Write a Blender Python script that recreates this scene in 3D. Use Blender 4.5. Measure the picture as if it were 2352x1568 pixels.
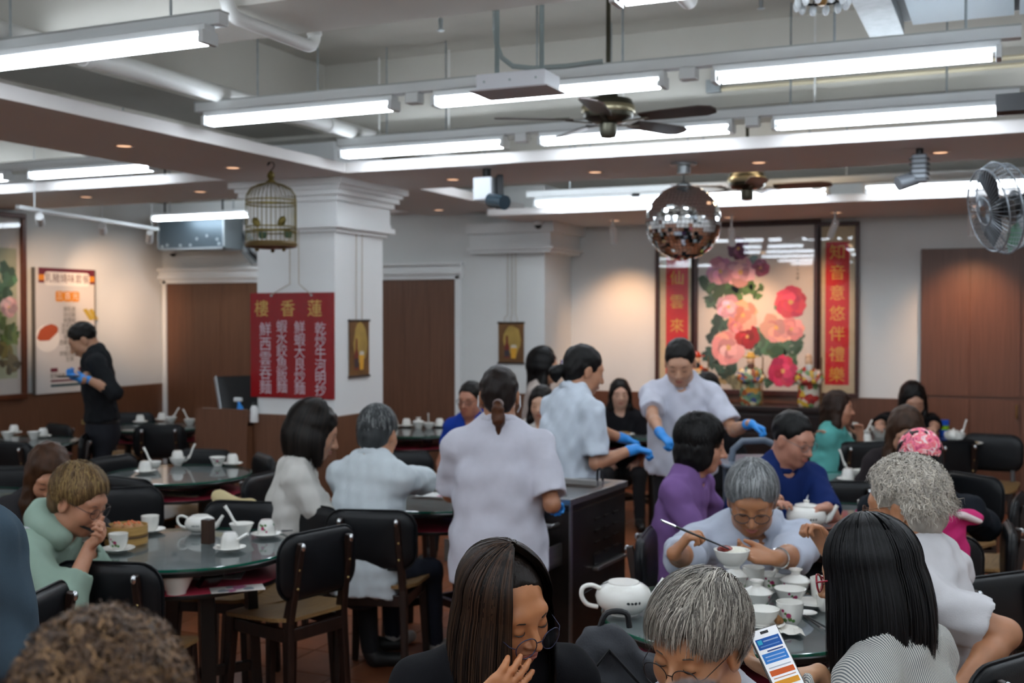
import bpy, bmesh, math, random
import numpy as np
from mathutils import Vector, Matrix, Quaternion

# ------------------------------------------------------------------ scene, camera, exposure
for _o in list(bpy.data.objects):
    bpy.data.objects.remove(_o, do_unlink=True)
SC = bpy.context.scene
COL = SC.collection
R = math.radians
FPX = 2613.0                      # focal length in pixels of the 2352 x 1568 frame
CAMZ = 1.72
YAW = R(23.8)                     # the lens looks left of the room's depth axis
PITCH = math.atan(54.0 / FPX)
cs, sn = math.cos(YAW), math.sin(YAW)
FH = Vector((-sn, cs, 0)); RT = Vector((cs, sn, 0))
FW = FH * math.cos(PITCH) + Vector((0, 0, -math.sin(PITCH)))
UPV = FH * math.sin(PITCH) + Vector((0, 0, math.cos(PITCH)))
CAM = Vector((0, 0, CAMZ))

cd = bpy.data.cameras.new('camera')
cam = bpy.data.objects.new('camera', cd)
COL.objects.link(cam)
cam.matrix_world = Matrix.Translation(CAM) @ Matrix((RT, UPV, -FW)).transposed().to_4x4()
cd.sensor_width = 36.0
cd.lens = FPX / 2352 * 36.0
cd.clip_start = 0.05
cd.clip_end = 60
cd.dof.use_dof = True
cd.dof.focus_distance = 2.42
cd.dof.aperture_fstop = 4.6
SC.camera = cam

SC.view_settings.view_transform = 'Standard'
SC.view_settings.look = 'None'
SC.view_settings.gamma = 1.0
SC.view_settings.use_curve_mapping = False
SC.view_settings.exposure = 0.44
LAMP = 15.0                        # radiance of the fluorescent tubes
WARM = 1.0                         # scale of the warm spot lamps
SC.cycles.max_bounces = 6; SC.cycles.diffuse_bounces = 3; SC.cycles.glossy_bounces = 4
SC.cycles.transmission_bounces = 6; SC.cycles.transparent_max_bounces = 10
SC.cycles.use_light_tree = False
SC.cycles.use_adaptive_sampling = True; SC.cycles.adaptive_threshold = 0.03
SC.cycles.caustics_reflective = False; SC.cycles.caustics_refractive = False
wd = bpy.data.worlds.new('world'); SC.world = wd
wd.use_nodes = True
wd.node_tree.nodes['Background'].inputs[0].default_value = (0.75, 0.85, 1.0, 1)
wd.node_tree.nodes['Background'].inputs[1].default_value = 0.02


def ray(px, py):
    return FW + RT * ((px - 1176) / FPX) + UPV * ((784 - py) / FPX)


def W(px, py, d):                 # point seen at a pixel, d metres ahead
    r = ray(px, py)
    return CAM + r * (d / r.dot(FH))


def WZ(px, py, h):
    r = ray(px, py)
    return CAM + r * ((h - CAMZ) / r.z)


def WY(px, py, y):
    r = ray(px, py)
    return CAM + r * (y / r.y)


def WX(px, py, x):
    r = ray(px, py)
    return CAM + r * (x / r.x)


def hd(deg):                      # facing direction: 0 faces the lens, 90 image right, 180 away, 270 image left
    a = R(deg)
    return (-FH * math.cos(a) + RT * math.sin(a)).normalized()


def hz(deg):                      # z rotation that turns local +Y to that direction
    v = hd(deg)
    return math.atan2(-v.x, v.y)


# ------------------------------------------------------------------ materials
def lin(c):
    if isinstance(c, str):
        c = [int(c[i:i + 2], 16) for i in (0, 2, 4)]
    o = []
    for v in c[:3]:
        v = v / 255.0
        o.append(v / 12.92 if v <= 0.04045 else ((v + 0.055) / 1.055) ** 2.4)
    return (o[0], o[1], o[2], 1)


MATS = {}


class NT:
    def __init__(s, m):
        s.t = m.node_tree; s.n = s.t.nodes; s.l = s.t.links

    def add(s, typ, **kw):
        n = s.n.new(typ)
        for k, v in kw.items():
            if k.startswith('i_'):
                key = k[2:]
                key = int(key) if key.isdigit() else key.replace('_', ' ')
                n.inputs[key].default_value = v
            else:
                setattr(n, k, v)
        return n

    def link(s, a, b):
        s.l.new(a, b)


def pbr(name, col, rough=0.5, metal=0.0, noise=0.0, nscale=8.0, bump=0.0, bscale=60.0, spec=0.5, stretch=None, coat=0.0, sheen=0.0, attr=None, sss=0.0):
    if name in MATS:
        return MATS[name]
    m = bpy.data.materials.new(name); m.use_nodes = True
    N = NT(m); p = N.n['Principled BSDF']
    c = lin(col)
    p.inputs['Base Color'].default_value = c
    p.inputs['Roughness'].default_value = rough
    p.inputs['Metallic'].default_value = metal
    p.inputs['Specular IOR Level'].default_value = spec
    p.inputs['Coat Weight'].default_value = coat
    p.inputs['Sheen Weight'].default_value = sheen
    if sss:
        p.inputs['Subsurface Weight'].default_value = sss
        p.inputs['Subsurface Radius'].default_value = (0.012, 0.005, 0.003)
        p.inputs['Subsurface Scale'].default_value = 1.0
    tc = None
    if noise or bump:
        tc = N.add('ShaderNodeTexCoord')
        src = tc.outputs['Object']
        if stretch:
            mp = N.add('ShaderNodeMapping'); mp.inputs['Scale'].default_value = stretch
            N.link(src, mp.inputs[0]); src = mp.outputs[0]
    if noise:
        nz = N.add('ShaderNodeTexNoise', i_Scale=nscale, i_Detail=5.0)
        N.link(src, nz.inputs['Vector'])
        rp = N.add('ShaderNodeValToRGB')
        rp.color_ramp.elements[0].position = 0.3; rp.color_ramp.elements[1].position = 0.7
        rp.color_ramp.elements[0].color = tuple(v * (1 - noise) for v in c[:3]) + (1,)
        rp.color_ramp.elements[1].color = tuple(min(1, v * (1 + noise)) for v in c[:3]) + (1,)
        N.link(nz.outputs[0], rp.inputs[0])
        N.link(rp.outputs[0], p.inputs['Base Color'])
    if attr:
        at = N.add('ShaderNodeAttribute', attribute_name=attr)
        N.link(at.outputs['Color'], p.inputs['Base Color'])
    if bump:
        nb = N.add('ShaderNodeTexNoise', i_Scale=bscale, i_Detail=4.0)
        N.link(src, nb.inputs['Vector'])
        b = N.add('ShaderNodeBump', i_Strength=bump, i_Distance=0.004)
        N.link(nb.outputs[0], b.inputs['Height'])
        N.link(b.outputs[0], p.inputs['Normal'])
    MATS[name] = m
    return m


def emit(name, col, strength):
    if name in MATS:
        return MATS[name]
    m = bpy.data.materials.new(name); m.use_nodes = True
    N = NT(m); p = N.n['Principled BSDF']
    p.inputs['Base Color'].default_value = (0.8, 0.8, 0.8, 1)
    p.inputs['Emission Color'].default_value = lin(col)
    p.inputs['Emission Strength'].default_value = strength
    MATS[name] = m
    return m


def wood(name, c1, c2, rough=0.4, scale=(60, 60, 1.2), nscale=3.0):
    if name in MATS:
        return MATS[name]
    m = bpy.data.materials.new(name); m.use_nodes = True
    N = NT(m); p = N.n['Principled BSDF']
    tc = N.add('ShaderNodeTexCoord'); mp = N.add('ShaderNodeMapping')
    mp.inputs['Scale'].default_value = scale
    N.link(tc.outputs['Object'], mp.inputs[0])
    nz = N.add('ShaderNodeTexNoise', i_Scale=nscale, i_Detail=6.0, i_Roughness=0.6)
    N.link(mp.outputs[0], nz.inputs['Vector'])
    rp = N.add('ShaderNodeValToRGB')
    rp.color_ramp.elements[0].position = 0.35; rp.color_ramp.elements[1].position = 0.68
    rp.color_ramp.elements[0].color = lin(c1); rp.color_ramp.elements[1].color = lin(c2)
    N.link(nz.outputs[0], rp.inputs[0]); N.link(rp.outputs[0], p.inputs['Base Color'])
    p.inputs['Roughness'].default_value = rough
    b = N.add('ShaderNodeBump', i_Strength=0.12, i_Distance=0.002)
    N.link(nz.outputs[0], b.inputs['Height']); N.link(b.outputs[0], p.inputs['Normal'])
    MATS[name] = m
    return m


def pane(name, tint=(1, 1, 1, 1), ior=1.45, rough=0.02):
    # thin sheet of glass: clear with Fresnel reflection
    if name in MATS:
        return MATS[name]
    m = bpy.data.materials.new(name); m.use_nodes = True
    N = NT(m); N.n.remove(N.n['Principled BSDF'])
    tr = N.add('ShaderNodeBsdfTransparent'); tr.inputs[0].default_value = tint
    gl = N.add('ShaderNodeBsdfGlossy'); gl.inputs['Roughness'].default_value = rough
    lw = N.add('ShaderNodeLayerWeight'); lw.inputs[0].default_value = 0.5
    p5 = N.add('ShaderNodeMath', operation='POWER'); p5.inputs[1].default_value = 5.0
    r0 = ((ior - 1) / (ior + 1)) ** 2
    ma = N.add('ShaderNodeMath', operation='MULTIPLY_ADD'); ma.inputs[1].default_value = 1 - r0; ma.inputs[2].default_value = r0
    mx = N.add('ShaderNodeMixShader')
    N.link(lw.outputs['Facing'], p5.inputs[0]); N.link(p5.outputs[0], ma.inputs[0])
    N.link(ma.outputs[0], mx.inputs[0]); N.link(tr.outputs[0], mx.inputs[1]); N.link(gl.outputs[0], mx.inputs[2])
    N.link(mx.outputs[0], N.n['Material Output'].inputs[0])
    MATS[name] = m
    return m


# ------------------------------------------------------------------ mesh building
class MB:
    def __init__(s):
        s.v = []; s.f = []; s.fm = []; s.m = 0

    def face(s, *idx):
        s.f.append(idx); s.fm.append(s.m)

    def box(s, x0, y0, z0, x1, y1, z1):
        b = len(s.v)
        s.v += [(x0, y0, z0), (x1, y0, z0), (x1, y1, z0), (x0, y1, z0), (x0, y0, z1), (x1, y0, z1), (x1, y1, z1), (x0, y1, z1)]
        for f in ((3, 2, 1, 0), (4, 5, 6, 7), (0, 1, 5, 4), (1, 2, 6, 5), (2, 3, 7, 6), (3, 0, 4, 7)):
            s.face(*[b + i for i in f])
        return s

    def bx(s, c, size):
        return s.box(c[0] - size[0] / 2, c[1] - size[1] / 2, c[2] - size[2] / 2, c[0] + size[0] / 2, c[1] + size[1] / 2, c[2] + size[2] / 2)

    def bar(s, a, b, w, h, up=(0, 0, 1), w2=None, h2=None):
        a = Vector(a); b = Vector(b); d = (b - a).normalized()
        u = Vector(up)
        if abs(d.dot(u)) > 0.98:
            u = Vector((1, 0, 0))
        sd = d.cross(u).normalized(); u = sd.cross(d)
        k = len(s.v); w2 = w if w2 is None else w2; h2 = h if h2 is None else h2
        for p, ww, hh in ((a, w, h), (b, w2, h2)):
            for q in ((-1, -1), (1, -1), (1, 1), (-1, 1)):
                s.v.append(tuple(p + sd * (q[0] * ww / 2) + u * (q[1] * hh / 2)))
        for f in ((3, 2, 1, 0), (4, 5, 6, 7), (0, 1, 5, 4), (1, 2, 6, 5), (2, 3, 7, 6), (3, 0, 4, 7)):
            s.face(*[k + i for i in f])
        return s

    def tube(s, pts, r, n=10, cap=True, closed=False):
        P = [Vector(p) for p in pts]; m = len(P)
        rr = r if hasattr(r, '__len__') else [r] * m
        k = len(s.v); prev = None
        for i in range(m):
            if closed:
                t = (P[(i + 1) % m] - P[i - 1]).normalized()
            else:
                t = (P[min(i + 1, m - 1)] - P[max(i - 1, 0)]).normalized()
            if prev is None:
                u = Vector((0, 0, 1)) if abs(t.z) < 0.9 else Vector((1, 0, 0))
                u = (u - t * u.dot(t)).normalized()
            else:
                u = (prev - t * prev.dot(t))
                u = u.normalized() if u.length > 1e-6 else prev
            prev = u; w = t.cross(u)
            for j in range(n):
                a = 2 * math.pi * j / n
                s.v.append(tuple(P[i] + (u * math.cos(a) + w * math.sin(a)) * rr[i]))
        for i in range(m if closed else m - 1):
            i2 = (i + 1) % m
            for j in range(n):
                j2 = (j + 1) % n
                s.face(k + i * n + j, k + i * n + j2, k + i2 * n + j2, k + i2 * n + j)
        if cap and not closed:
            s.face(*[k + j for j in range(n)][::-1]); s.face(*[k + (m - 1) * n + j for j in range(n)])
        return s

    def lathe(s, prof, n=24, c=(0, 0, 0), sy=1.0, cap=True):
        # prof: (radius, z) pairs from bottom to top
        k = len(s.v); m = len(prof)
        for r_, z in prof:
            for j in range(n):
                a = 2 * math.pi * j / n
                s.v.append((c[0] + r_ * math.cos(a), c[1] + r_ * math.sin(a) * sy, c[2] + z))
        for i in range(m - 1):
            for j in range(n):
                j2 = (j + 1) % n
                s.face(k + i * n + j, k + i * n + j2, k + (i + 1) * n + j2, k + (i + 1) * n + j)
        if cap and prof[0][0] > 1e-5:
            s.face(*[k + j for j in range(n)][::-1])
        if cap and prof[-1][0] > 1e-5:
            s.face(*[k + (m - 1) * n + j for j in range(n)])
        return s

    def poly(s, pts):
        k = len(s.v); s.v += [tuple(p) for p in pts]
        s.face(*range(k, k + len(pts)))
        return s

    def plate(s, pts, nrm, t):
        # outline extruded by t along nrm
        n = Vector(nrm); k = len(s.v); m = len(pts)
        s.v += [tuple(Vector(p)) for p in pts] + [tuple(Vector(p) + n * t) for p in pts]
        s.face(*range(k + m - 1, k - 1, -1)); s.face(*range(k + m, k + 2 * m))
        for i in range(m):
            j = (i + 1) % m
            s.face(k + i, k + j, k + m + j, k + m + i)
        return s

    def ball(s, c, r, n=12, m=8, rz=None):
        rz = r if rz is None else rz
        return s.lathe([(max(1e-6, r * math.cos(a)), rz * math.sin(a)) for a in [math.pi * (i / m - 0.5) for i in range(m + 1)]], n, c)

    def xf(s, M, a=0):
        s.v[a:] = [tuple(M @ Vector(p)) for p in s.v[a:]]
        return s

    def mesh(s, name, mats, smooth=True):
        me = bpy.data.meshes.new(name)
        me.from_pydata(s.v, [], s.f)
        for mm in (mats if isinstance(mats, (list, tuple)) else [mats]):
            me.materials.append(mm)
        if s.fm and max(s.fm) > 0:
            me.polygons.foreach_set('material_index', s.fm)
        if smooth:
            me.polygons.foreach_set('use_smooth', [True] * len(s.f))
            try:
                me.set_sharp_from_angle(angle=R(38))
            except Exception:
                pass
        me.update()
        return me

    def build(s, name, mats, parent=None, smooth=True, bev=0.0, loc=None, rz=None):
        return place(name, s.mesh(name, mats, smooth), parent, bev, loc, rz)


def place(name, me, parent=None, bev=0.0, loc=None, rz=None):
    o = bpy.data.objects.new(name, me)
    COL.objects.link(o)
    if parent is not None:
        o.parent = parent
    if loc is not None:
        o.location = loc
    if rz is not None:
        o.rotation_euler = (0, 0, rz)
    if bev:
        b = o.modifiers.new('edge', 'BEVEL'); b.width = bev; b.segments = 2; b.limit_method = 'ANGLE'; b.angle_limit = R(40)
    return o


def tag(o, label=None, cat=None, group=None, kind=None):
    if label: o['label'] = label
    if cat: o['category'] = cat
    if group: o['group'] = group
    if kind: o['kind'] = kind
    return o


def thing(name, label, cat, loc=(0, 0, 0), rz=0.0, group=None):
    o = bpy.data.objects.new(name, None); COL.objects.link(o)
    o.empty_display_size = 0.1
    o.location = loc; o.rotation_euler = (0, 0, rz)
    return tag(o, label, cat, group)


def struct(o, label=None):
    return tag(o, label, None, None, 'structure')


def dup(root, loc=None, rz=None, label=None, group=None, parent=None):
    c = root.copy(); COL.objects.link(c)
    if parent is not None: c.parent = parent
    if loc is not None: c.location = loc
    if rz is not None: c.rotation_euler = (0, 0, rz)
    if label: c['label'] = label
    if group: c['group'] = group
    for ch in list(root.children):
        dup(ch, parent=c)
    return c


def text_mesh(txt, size, mat, offset=0.0, extrude=0.0):
    cu = bpy.data.curves.new('lettering', 'FONT')
    cu.body = txt; cu.size = size; cu.align_x = 'CENTER'; cu.align_y = 'CENTER'
    cu.offset = offset; cu.extrude = extrude; cu.resolution_u = 3
    o = bpy.data.objects.new('lettering', cu); COL.objects.link(o)
    dg = bpy.context.evaluated_depsgraph_get(); dg.update()
    me = bpy.data.meshes.new_from_object(o.evaluated_get(dg))
    bpy.data.objects.remove(o, do_unlink=True); bpy.data.curves.remove(cu)
    me.materials.clear(); me.materials.append(mat)
    return me


def smooth(pts, k=4):
    P = [Vector(p) for p in pts]; o = []
    for i in range(len(P) - 1):
        a, b, c, d = P[max(i - 1, 0)], P[i], P[i + 1], P[min(i + 2, len(P) - 1)]
        for j in range(k):
            t = j / k
            o.append(.5 * ((2 * b) + (c - a) * t + (2 * a - 5 * b + 4 * c - d) * t * t + (3 * b - a - 3 * c + d) * t ** 3))
    return o + [P[-1]]


def rounded(w, h, r, n=6):
    pts = []
    for cx, cy, a0 in ((w / 2 - r, h / 2 - r, 0), (-w / 2 + r, h / 2 - r, 90), (-w / 2 + r, -h / 2 + r, 180), (w / 2 - r, -h / 2 + r, 270)):
        for i in range(n + 1):
            a = R(a0 + 90 * i / n)
            pts.append((cx + r * math.cos(a), cy + r * math.sin(a)))
    return pts
# ------------------------------------------------------------------ room shell
XL, XR, YF, YB, YM, ZC = -8.8, 3.2, -3.2, 10.9, 10.18, 3.55
ZS, ZS2 = 2.75, 2.64              # undersides of the dropped soffits
WAIN = 0.985
M_white = pbr('wall_paint', 'd9dad8', 0.75, noise=0.03, nscale=1.5, bump=0.05, bscale=120)
M_ceil = pbr('ceiling_paint', 'aeaaa0', 0.85, noise=0.06, nscale=2.5, bump=0.2, bscale=18)
M_soff = pbr('soffit_paint', 'd9d4d1', 0.7)
M_trim = pbr('trim_paint', 'e4e5e4', 0.5)
M_lam = wood('laminate', '5c3a27', '724c36', 0.45, (45, 45, 0.8))
M_lam2 = wood('laminate_red', '56331f', '6c4532', 0.42, (50, 50, 0.7))
M_metal = pbr('painted_steel', 'd3d6d6', 0.4, 0.1)
M_galv = pbr('galvanised', 'a4abad', 0.38, 0.7, noise=0.12, nscale=20)
M_pipe = pbr('white_pipe', 'dcdcd8', 0.45)
M_black = pbr('black_plastic', '17181a', 0.45)
M_dark = pbr('dark_steel', '2a2a2c', 0.4, 0.6)


def tile_mat():
    m = bpy.data.materials.new('terracotta'); m.use_nodes = True
    N = NT(m); p = N.n['Principled BSDF']
    tc = N.add('ShaderNodeTexCoord')
    nz = N.add('ShaderNodeTexNoise', i_Scale=3.0, i_Detail=6.0)
    N.link(tc.outputs['Object'], nz.inputs['Vector'])
    rp = N.add('ShaderNodeValToRGB')
    rp.color_ramp.elements[0].color = lin('6f4026'); rp.color_ramp.elements[1].color = lin('93593a')
    rp.color_ramp.elements[0].position = .3; rp.color_ramp.elements[1].position = .75
    N.link(nz.outputs[0], rp.inputs[0])
    br = N.add('ShaderNodeTexBrick', offset=0.0, squash=1.0, i_Scale=1.0, i_Mortar_Size=0.006)
    br.inputs['Brick Width'].default_value = 0.33; br.inputs['Row Height'].default_value = 0.33
    br.inputs['Mortar'].default_value = lin('8b7a68')
    N.link(tc.outputs['Object'], br.inputs['Vector'])
    N.link(rp.outputs[0], br.inputs['Color1']); N.link(rp.outputs[0], br.inputs['Color2'])
    N.link(br.outputs[0], p.inputs['Base Color'])
    p.inputs['Roughness'].default_value = 0.38
    return m


M_floor = tile_mat()
M_tile = pbr('tile_clay', '8c5234', 0.36, noise=0.25, nscale=3.5, bump=0.15, bscale=30)
floor = struct(MB().box(XL, YF, -0.12, XR, YB, -0.004).build('floor', M_floor, smooth=False))
tm = MB().box(-.161, -.161, -0.006, .161, .161, 0.0).mesh('tile', M_tile, False)
x0t, y0t = -4.62, 3.3
for i in range(18):
    for j in range(16):
        place('tile', tm, floor, loc=(x0t + .33 * i + .165, y0t + .33 * j + .165, 0))

struct(MB().box(XL, YF, ZC, XR, YB + .1, ZC + .1).build('ceiling', M_ceil, smooth=False))
struct(MB().box(XL - .1, YF, 0, XL, YM + .8, ZC).build('wall_left', M_white, smooth=False))
struct(MB().box(XR, YF, 0, XR + .1, YB + .1, ZC).build('wall_right', M_white, smooth=False))
struct(MB().box(XL, YF - .1, 0, XR, YF, ZC).build('wall_front', M_white, smooth=False))
XP = WY(1251, 905, YM).x          # right edge of the pilaster wall
struct(MB().box(XL, YM, 0, XP, YB + .1, ZC).build('wall_back', M_white, smooth=False))
struct(MB().box(XP, YB, 0, XR, YB + .1, ZC).build('wall_recess', M_white, smooth=False))
# brown wainscot
struct(MB().box(XL, 2.0, 0, XL + .03, YM, WAIN).build('trim_1', M_lam, smooth=False))
d1a, d1b = WY(388, 800, YM).x, WY(640, 800, YM).x
d2a, d2b = WY(815, 800, YM).x, WY(1050, 800, YM).x
w2 = MB()
w2.box(d2b + .03, YM - .03, 0, XP + .03, YM, WAIN).box(d1b, YM - .03, 0, d2a, YM, WAIN)
struct(w2.build('trim_2', M_lam, smooth=False))
struct(MB().box(XP, YM - .03, 0, XP + .03, YB, WAIN).build('trim_3', M_lam, smooth=False))
px0 = WY(2115, 800, YB).x
struct(MB().box(XP + .03, YB - .03, 0, px0, YB, WAIN).build('trim_4', M_lam2, smooth=False))
# wooden doors in the back wall
zt1 = WY(490, 650, YM).z
zt2 = WY(960, 642, YM).z
for n, (xa, xb, zt) in enumerate(((d1a, d1b, zt1), (d2a, d2b, zt2))):
    d = struct(MB().box(xa, YM - .02, 0, xb, YM + .01, zt).build('door_%d' % (n + 1), M_lam, smooth=False))
    k = 4
    for i in range(k):
        w = (xb - xa) / k
        MB().box(xa + i * w + .0012, YM - .028, .02, xa + (i + 1) * w - .0012, YM - .018, zt - .01).build('panel', M_lam, d, smooth=False)
    fr = MB().box(xa - .05, YM - .05, 0, xa, YM + .01, zt + .03)
    if n:
        fr = MB().box(xb, YM - .05, 0, xb + .05, YM + .01, zt + .03)
    fr.build('door_frame', M_trim, d, smooth=False)
    h = MB()
    for z0, z1, t in ((0, .05, .05), (.05, .085, .085), (.085, .14, .06), (.14, .17, .1)):
        h.box(xa - .06 - t * .3, YM - t, zt + z0, xb + .06 + t * .3, YM + .01, zt + z1)
    h.build('door_head', M_trim, d, smooth=False)
# panelled doors of the recess, right side
zr = WY(2130, 572, YB).z
rp_ = struct(MB().box(px0, YB - .04, 0, XR, YB, zr).build('door_3', M_lam2, smooth=False))
zsplit = WY(2250, 912, YB).z
xs = [px0, WY(2228, 800, YB).x, WY(2345, 800, YB).x, .62, 1.2]
for a, b in zip(xs[:-1], xs[1:]):
    MB().box(a + .006, YB - .056, zsplit + .012, b - .006, YB - .038, zr - .006).build('panel', M_lam2, rp_, smooth=False)
    MB().box(a + .006, YB - .056, .02, b - .006, YB - .038, zsplit - .012).build('panel', M_lam2, rp_, smooth=False)
g = WY(2335, 945, YB - .07)
MB().tube([(g.x, YB - .07, g.z - .06), (g.x, YB - .075, g.z), (g.x, YB - .07, g.z + .06)], .008).build('handle', pbr('brass_dull', '8a6a3e', .4, .8), rp_)


# pillar with capital ---------------------------------------------------
def capital(mb, x0, y0, x1, y1, z0, z1, full=True):
    # stepped mouldings round a shaft
    H = z1 - z0
    for a, b, e in ((0, .03, .03), (.03, .07, .075), (.07, .10, .05), (.10, H - .16, .045), (H - .16, H - .12, .07), (H - .12, H - .08, .10), (H - .08, H - .05, .12), (H - .05, H, .155)):
        mb.box(x0 - e, y0 - e, z0 + a, x1 + e, y1 + e, z0 + b)


cc = WY(770, 952, 7.22)
PX1, PY0 = cc.x, 7.22
PX0, PY1 = PX1 - .70, PY0 + .70
pil = struct(MB().box(PX0, PY0, WAIN, PX1, PY1, ZC).build('column_main', M_trim, smooth=False))
MB().box(PX0 - .025, PY0 - .025, 0, PX1 + .025, PY1 + .025, WAIN).build('column_base', M_lam, pil, smooth=False)
cp = MB(); capital(cp, PX0, PY0, PX1, PY1, 2.36, ZS, True)
cp.build('capital', M_trim, pil, smooth=False)
cp = MB()
xa = WY(1095, 560, YM).x
zb = WY(1180, 582, YM).z
for a, b, e in ((0, .03, .10), (.03, .06, .14), (.06, ZS2 - zb - .1, .10), (ZS2 - zb - .1, ZS2 - zb, .15)):
    cp.box(xa - e * .3, YM - e, zb + a, XP + e, YB, zb + b)
struct(cp.build('trim_5', M_trim, smooth=False))

# soffits ---------------------------------------------------------------
SX0, SX1, SY0, SY1 = -5.4, -4.36, 6.95, 8.05


def soffit(name, x0, y0, x1, y1, z, h=.075):
    return struct(MB().box(x0, y0, z, x1, y1, z + h).build(name, M_soff, smooth=False, bev=.004))


soffit('ceiling_soffit_cross', XL, SY0, XR, SY1, ZS)
s1 = soffit('ceiling_soffit_front', SX0, YF, SX1, SY0, ZS)
s2 = soffit('ceiling_soffit_rear', SX0, SY1, SX1, YM, ZS)
s3 = soffit('ceiling_soffit_recess', SX1, 9.33, XR, YB, ZS2, .06)
soffit('ceiling_soffit_left', XL, 9.98, SX0, YM, ZS + .02, .07)
# concrete beams under the slab
M_beam = pbr('beam_paint', 'c6c3ba', 0.85, noise=0.05, nscale=1.5, bump=0.15, bscale=15)
for n, (a, b, c, d, z) in enumerate(((XL, 4.0, XR, 4.5, 3.05), (XL, 7.05, XR, 7.7, 3.03), (XL, 1.0, XR, 1.5, 3.05), (-5.2, YF, -4.6, YB, 3.06), (XL, 9.7, XR, 10.9, 3.0), (1.0, YF, 1.6, YB, 3.06))):
    struct(MB().box(a, b, z, c, d, ZC + .01).build('beam_concrete', M_beam, smooth=False))

# recessed downlights -----------------------------------------------------
M_dl = emit('downlight_glow', 'ffc9a0', .6)
dl = thing('downlight', 'x', 'light')
MB().lathe([(.043, .0), (.058, -.004), (.060, -.002), (.060, .004)], 20).build('trim_ring', pbr('downlight_ring', 'cbb8ae', .5), dl)
MB().lathe([(1e-5, -.001), (.043, -.001)], 20).build('lens', M_dl, dl)
DLS = [((1040, 412), ZS, 'on the cross soffit nearest the pillar'), ((1367, 395), ZS, 'on the cross soffit left of the mirror ball'),
       ((1743, 373), ZS, 'on the cross soffit above the second fan'), ((2160, 350), ZS, 'on the cross soffit above the grey spotlight'),
       ((285, 335), ZS, 'on the front soffit, nearer the left edge'), ((535, 385), ZS, 'on the front soffit just behind the birdcage hook'),
       ((198, 452), ZS, 'on the left soffit above the menu poster'), ((460, 440), ZS, 'on the left soffit beside the pillar capital'),
       ((1008, 482), ZS, 'on the rear soffit, nearer the pillar'), ((1103, 498), ZS, 'on the rear soffit by the security camera'),
       ((1412, 506), ZS2, 'on the recess soffit above the white pendant spot'), ((1675, 499), ZS2, 'on the recess soffit above the peony painting'),
       ((1922, 488), ZS2, 'on the recess soffit above the right couplet'), ((2243, 473), ZS2, 'on the recess soffit beside the wall fan')]
for i, (p, z, lb) in enumerate(DLS):
    q = WZ(p[0], p[1], z)
    o = dl if i == 0 else dup(dl)
    o.location = (q.x, q.y, z - .001)
    tag(o, 'small round warm downlight ' + lb, 'light', 'recessed downlights')
# ------------------------------------------------------------------ fluorescent battens
M_tube = emit('tube_glow', 'e5f0fb', LAMP)
M_tubew = emit('tube_glow_warm', 'ffe0b8', LAMP * .55)
_bat = thing('fluorescent_batten', 'x', 'light')
MB().box(-.62, -.035, .042, .62, .035, .075).build('housing', M_metal, _bat, smooth=False, bev=.004)
for s in (-1, 1):
    MB().box(s * .612 - .012, -.05, -.005, s * .612 + .012, .05, .05).build('lamp_holder', M_metal, _bat, smooth=False, bev=.003)
    MB().tube([(s * .60, -.024, .015), (s * .57, -.024, .015)], .0142, 10).build('end_cap', pbr('cap_metal', 'b9b9b5', .3, .8), _bat)
for y in (-.027, .027):
    MB().tube([(-.585, y, .015), (.585, y, .015)], .018, 8).build('tube', M_tube, _bat)
_used = []


def batten(x, y, z, label, group='fluorescent battens', warm=False, rz=0.0, rods=False):
    o = _bat if not _used else dup(_bat)
    _used.append(o)
    o.location = (x, y, z); o.rotation_euler = (0, 0, rz)
    tag(o, label, 'light', group)
    if warm:
        for ch in o.children:
            if ch.name.startswith('tube'):
                ch.data = ch.data.copy(); ch.data.materials[0] = M_tubew
    if rods:
        for sx in (-.4, .4):
            MB().tube([(sx, 0, .07), (sx, 0, ZC - z)], .006, 6).build('drop_rod', M_galv, o)
    return o


CX = (-3.635, -2.155, -.68)
ZA = 2.825
batten(CX[0], 5.3, ZA, 'long fluorescent lamp left of the hanging box, on the white trunking')
batten(CX[1], 5.3, ZA, 'fluorescent lamp directly behind the white hanging box')
batten(CX[2], 5.3, ZA, 'large fluorescent lamp at the upper right on the trunking')
batten(CX[0], 6.74, ZA, 'fluorescent lamp just above the cross soffit beside the pillar')
batten(CX[1], 6.74, ZA, 'fluorescent lamp just below the blades of the near ceiling fan')
batten(CX[2], 6.74, ZA, 'fluorescent lamp above the cross soffit at the right')
batten(-3.59, 3.72, ZA, 'brightest and nearest fluorescent lamp at the top left corner')
batten(CX[2], 3.84, ZA, 'fluorescent lamp cut off by the top edge of the photo')
batten(-6.52, 6.74, ZA, 'fluorescent lamp of the left bay over the left soffit')
batten(-8.0, 6.74, ZA, 'fluorescent lamp of the left bay cut by the left edge')
batten(-6.52, 5.0, ZA, 'fluorescent lamp out of view over the left bay')
for i, x in enumerate((-3.2, -1.95, -.45)):
    batten(x, 9.17, 2.69, ('fluorescent lamp at the recess soffit, left of the mirror ball', 'fluorescent lamp at the recess soffit, right behind the mirror ball', 'fluorescent lamp at the recess soffit behind the wall fan')[i])
a = WY(1215, 421, 8.6); b = WY(1465, 410, 8.6); c = WY(1735, 399, 8.6)
for q, lb, wm in ((a, 'thin fluorescent lamp seen under the cross soffit right of the white spotlight', False), (b, 'short slice of fluorescent lamp left of the mirror ball motor', False), (c, 'thin warm fluorescent lamp just above the second ceiling fan', True)):
    batten(q.x, 8.6, q.z + .08, lb, warm=wm, rods=True)
p = WY(462, 502, 9.3)
batten(p.x, 9.3, p.z, 'fluorescent lamp in front of the perforated metal box', rods=True)
p = WY(495, 454, 8.6)
batten(p.x, 8.6, p.z, 'thin slice of fluorescent lamp under the left soffit', rods=True)
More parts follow.
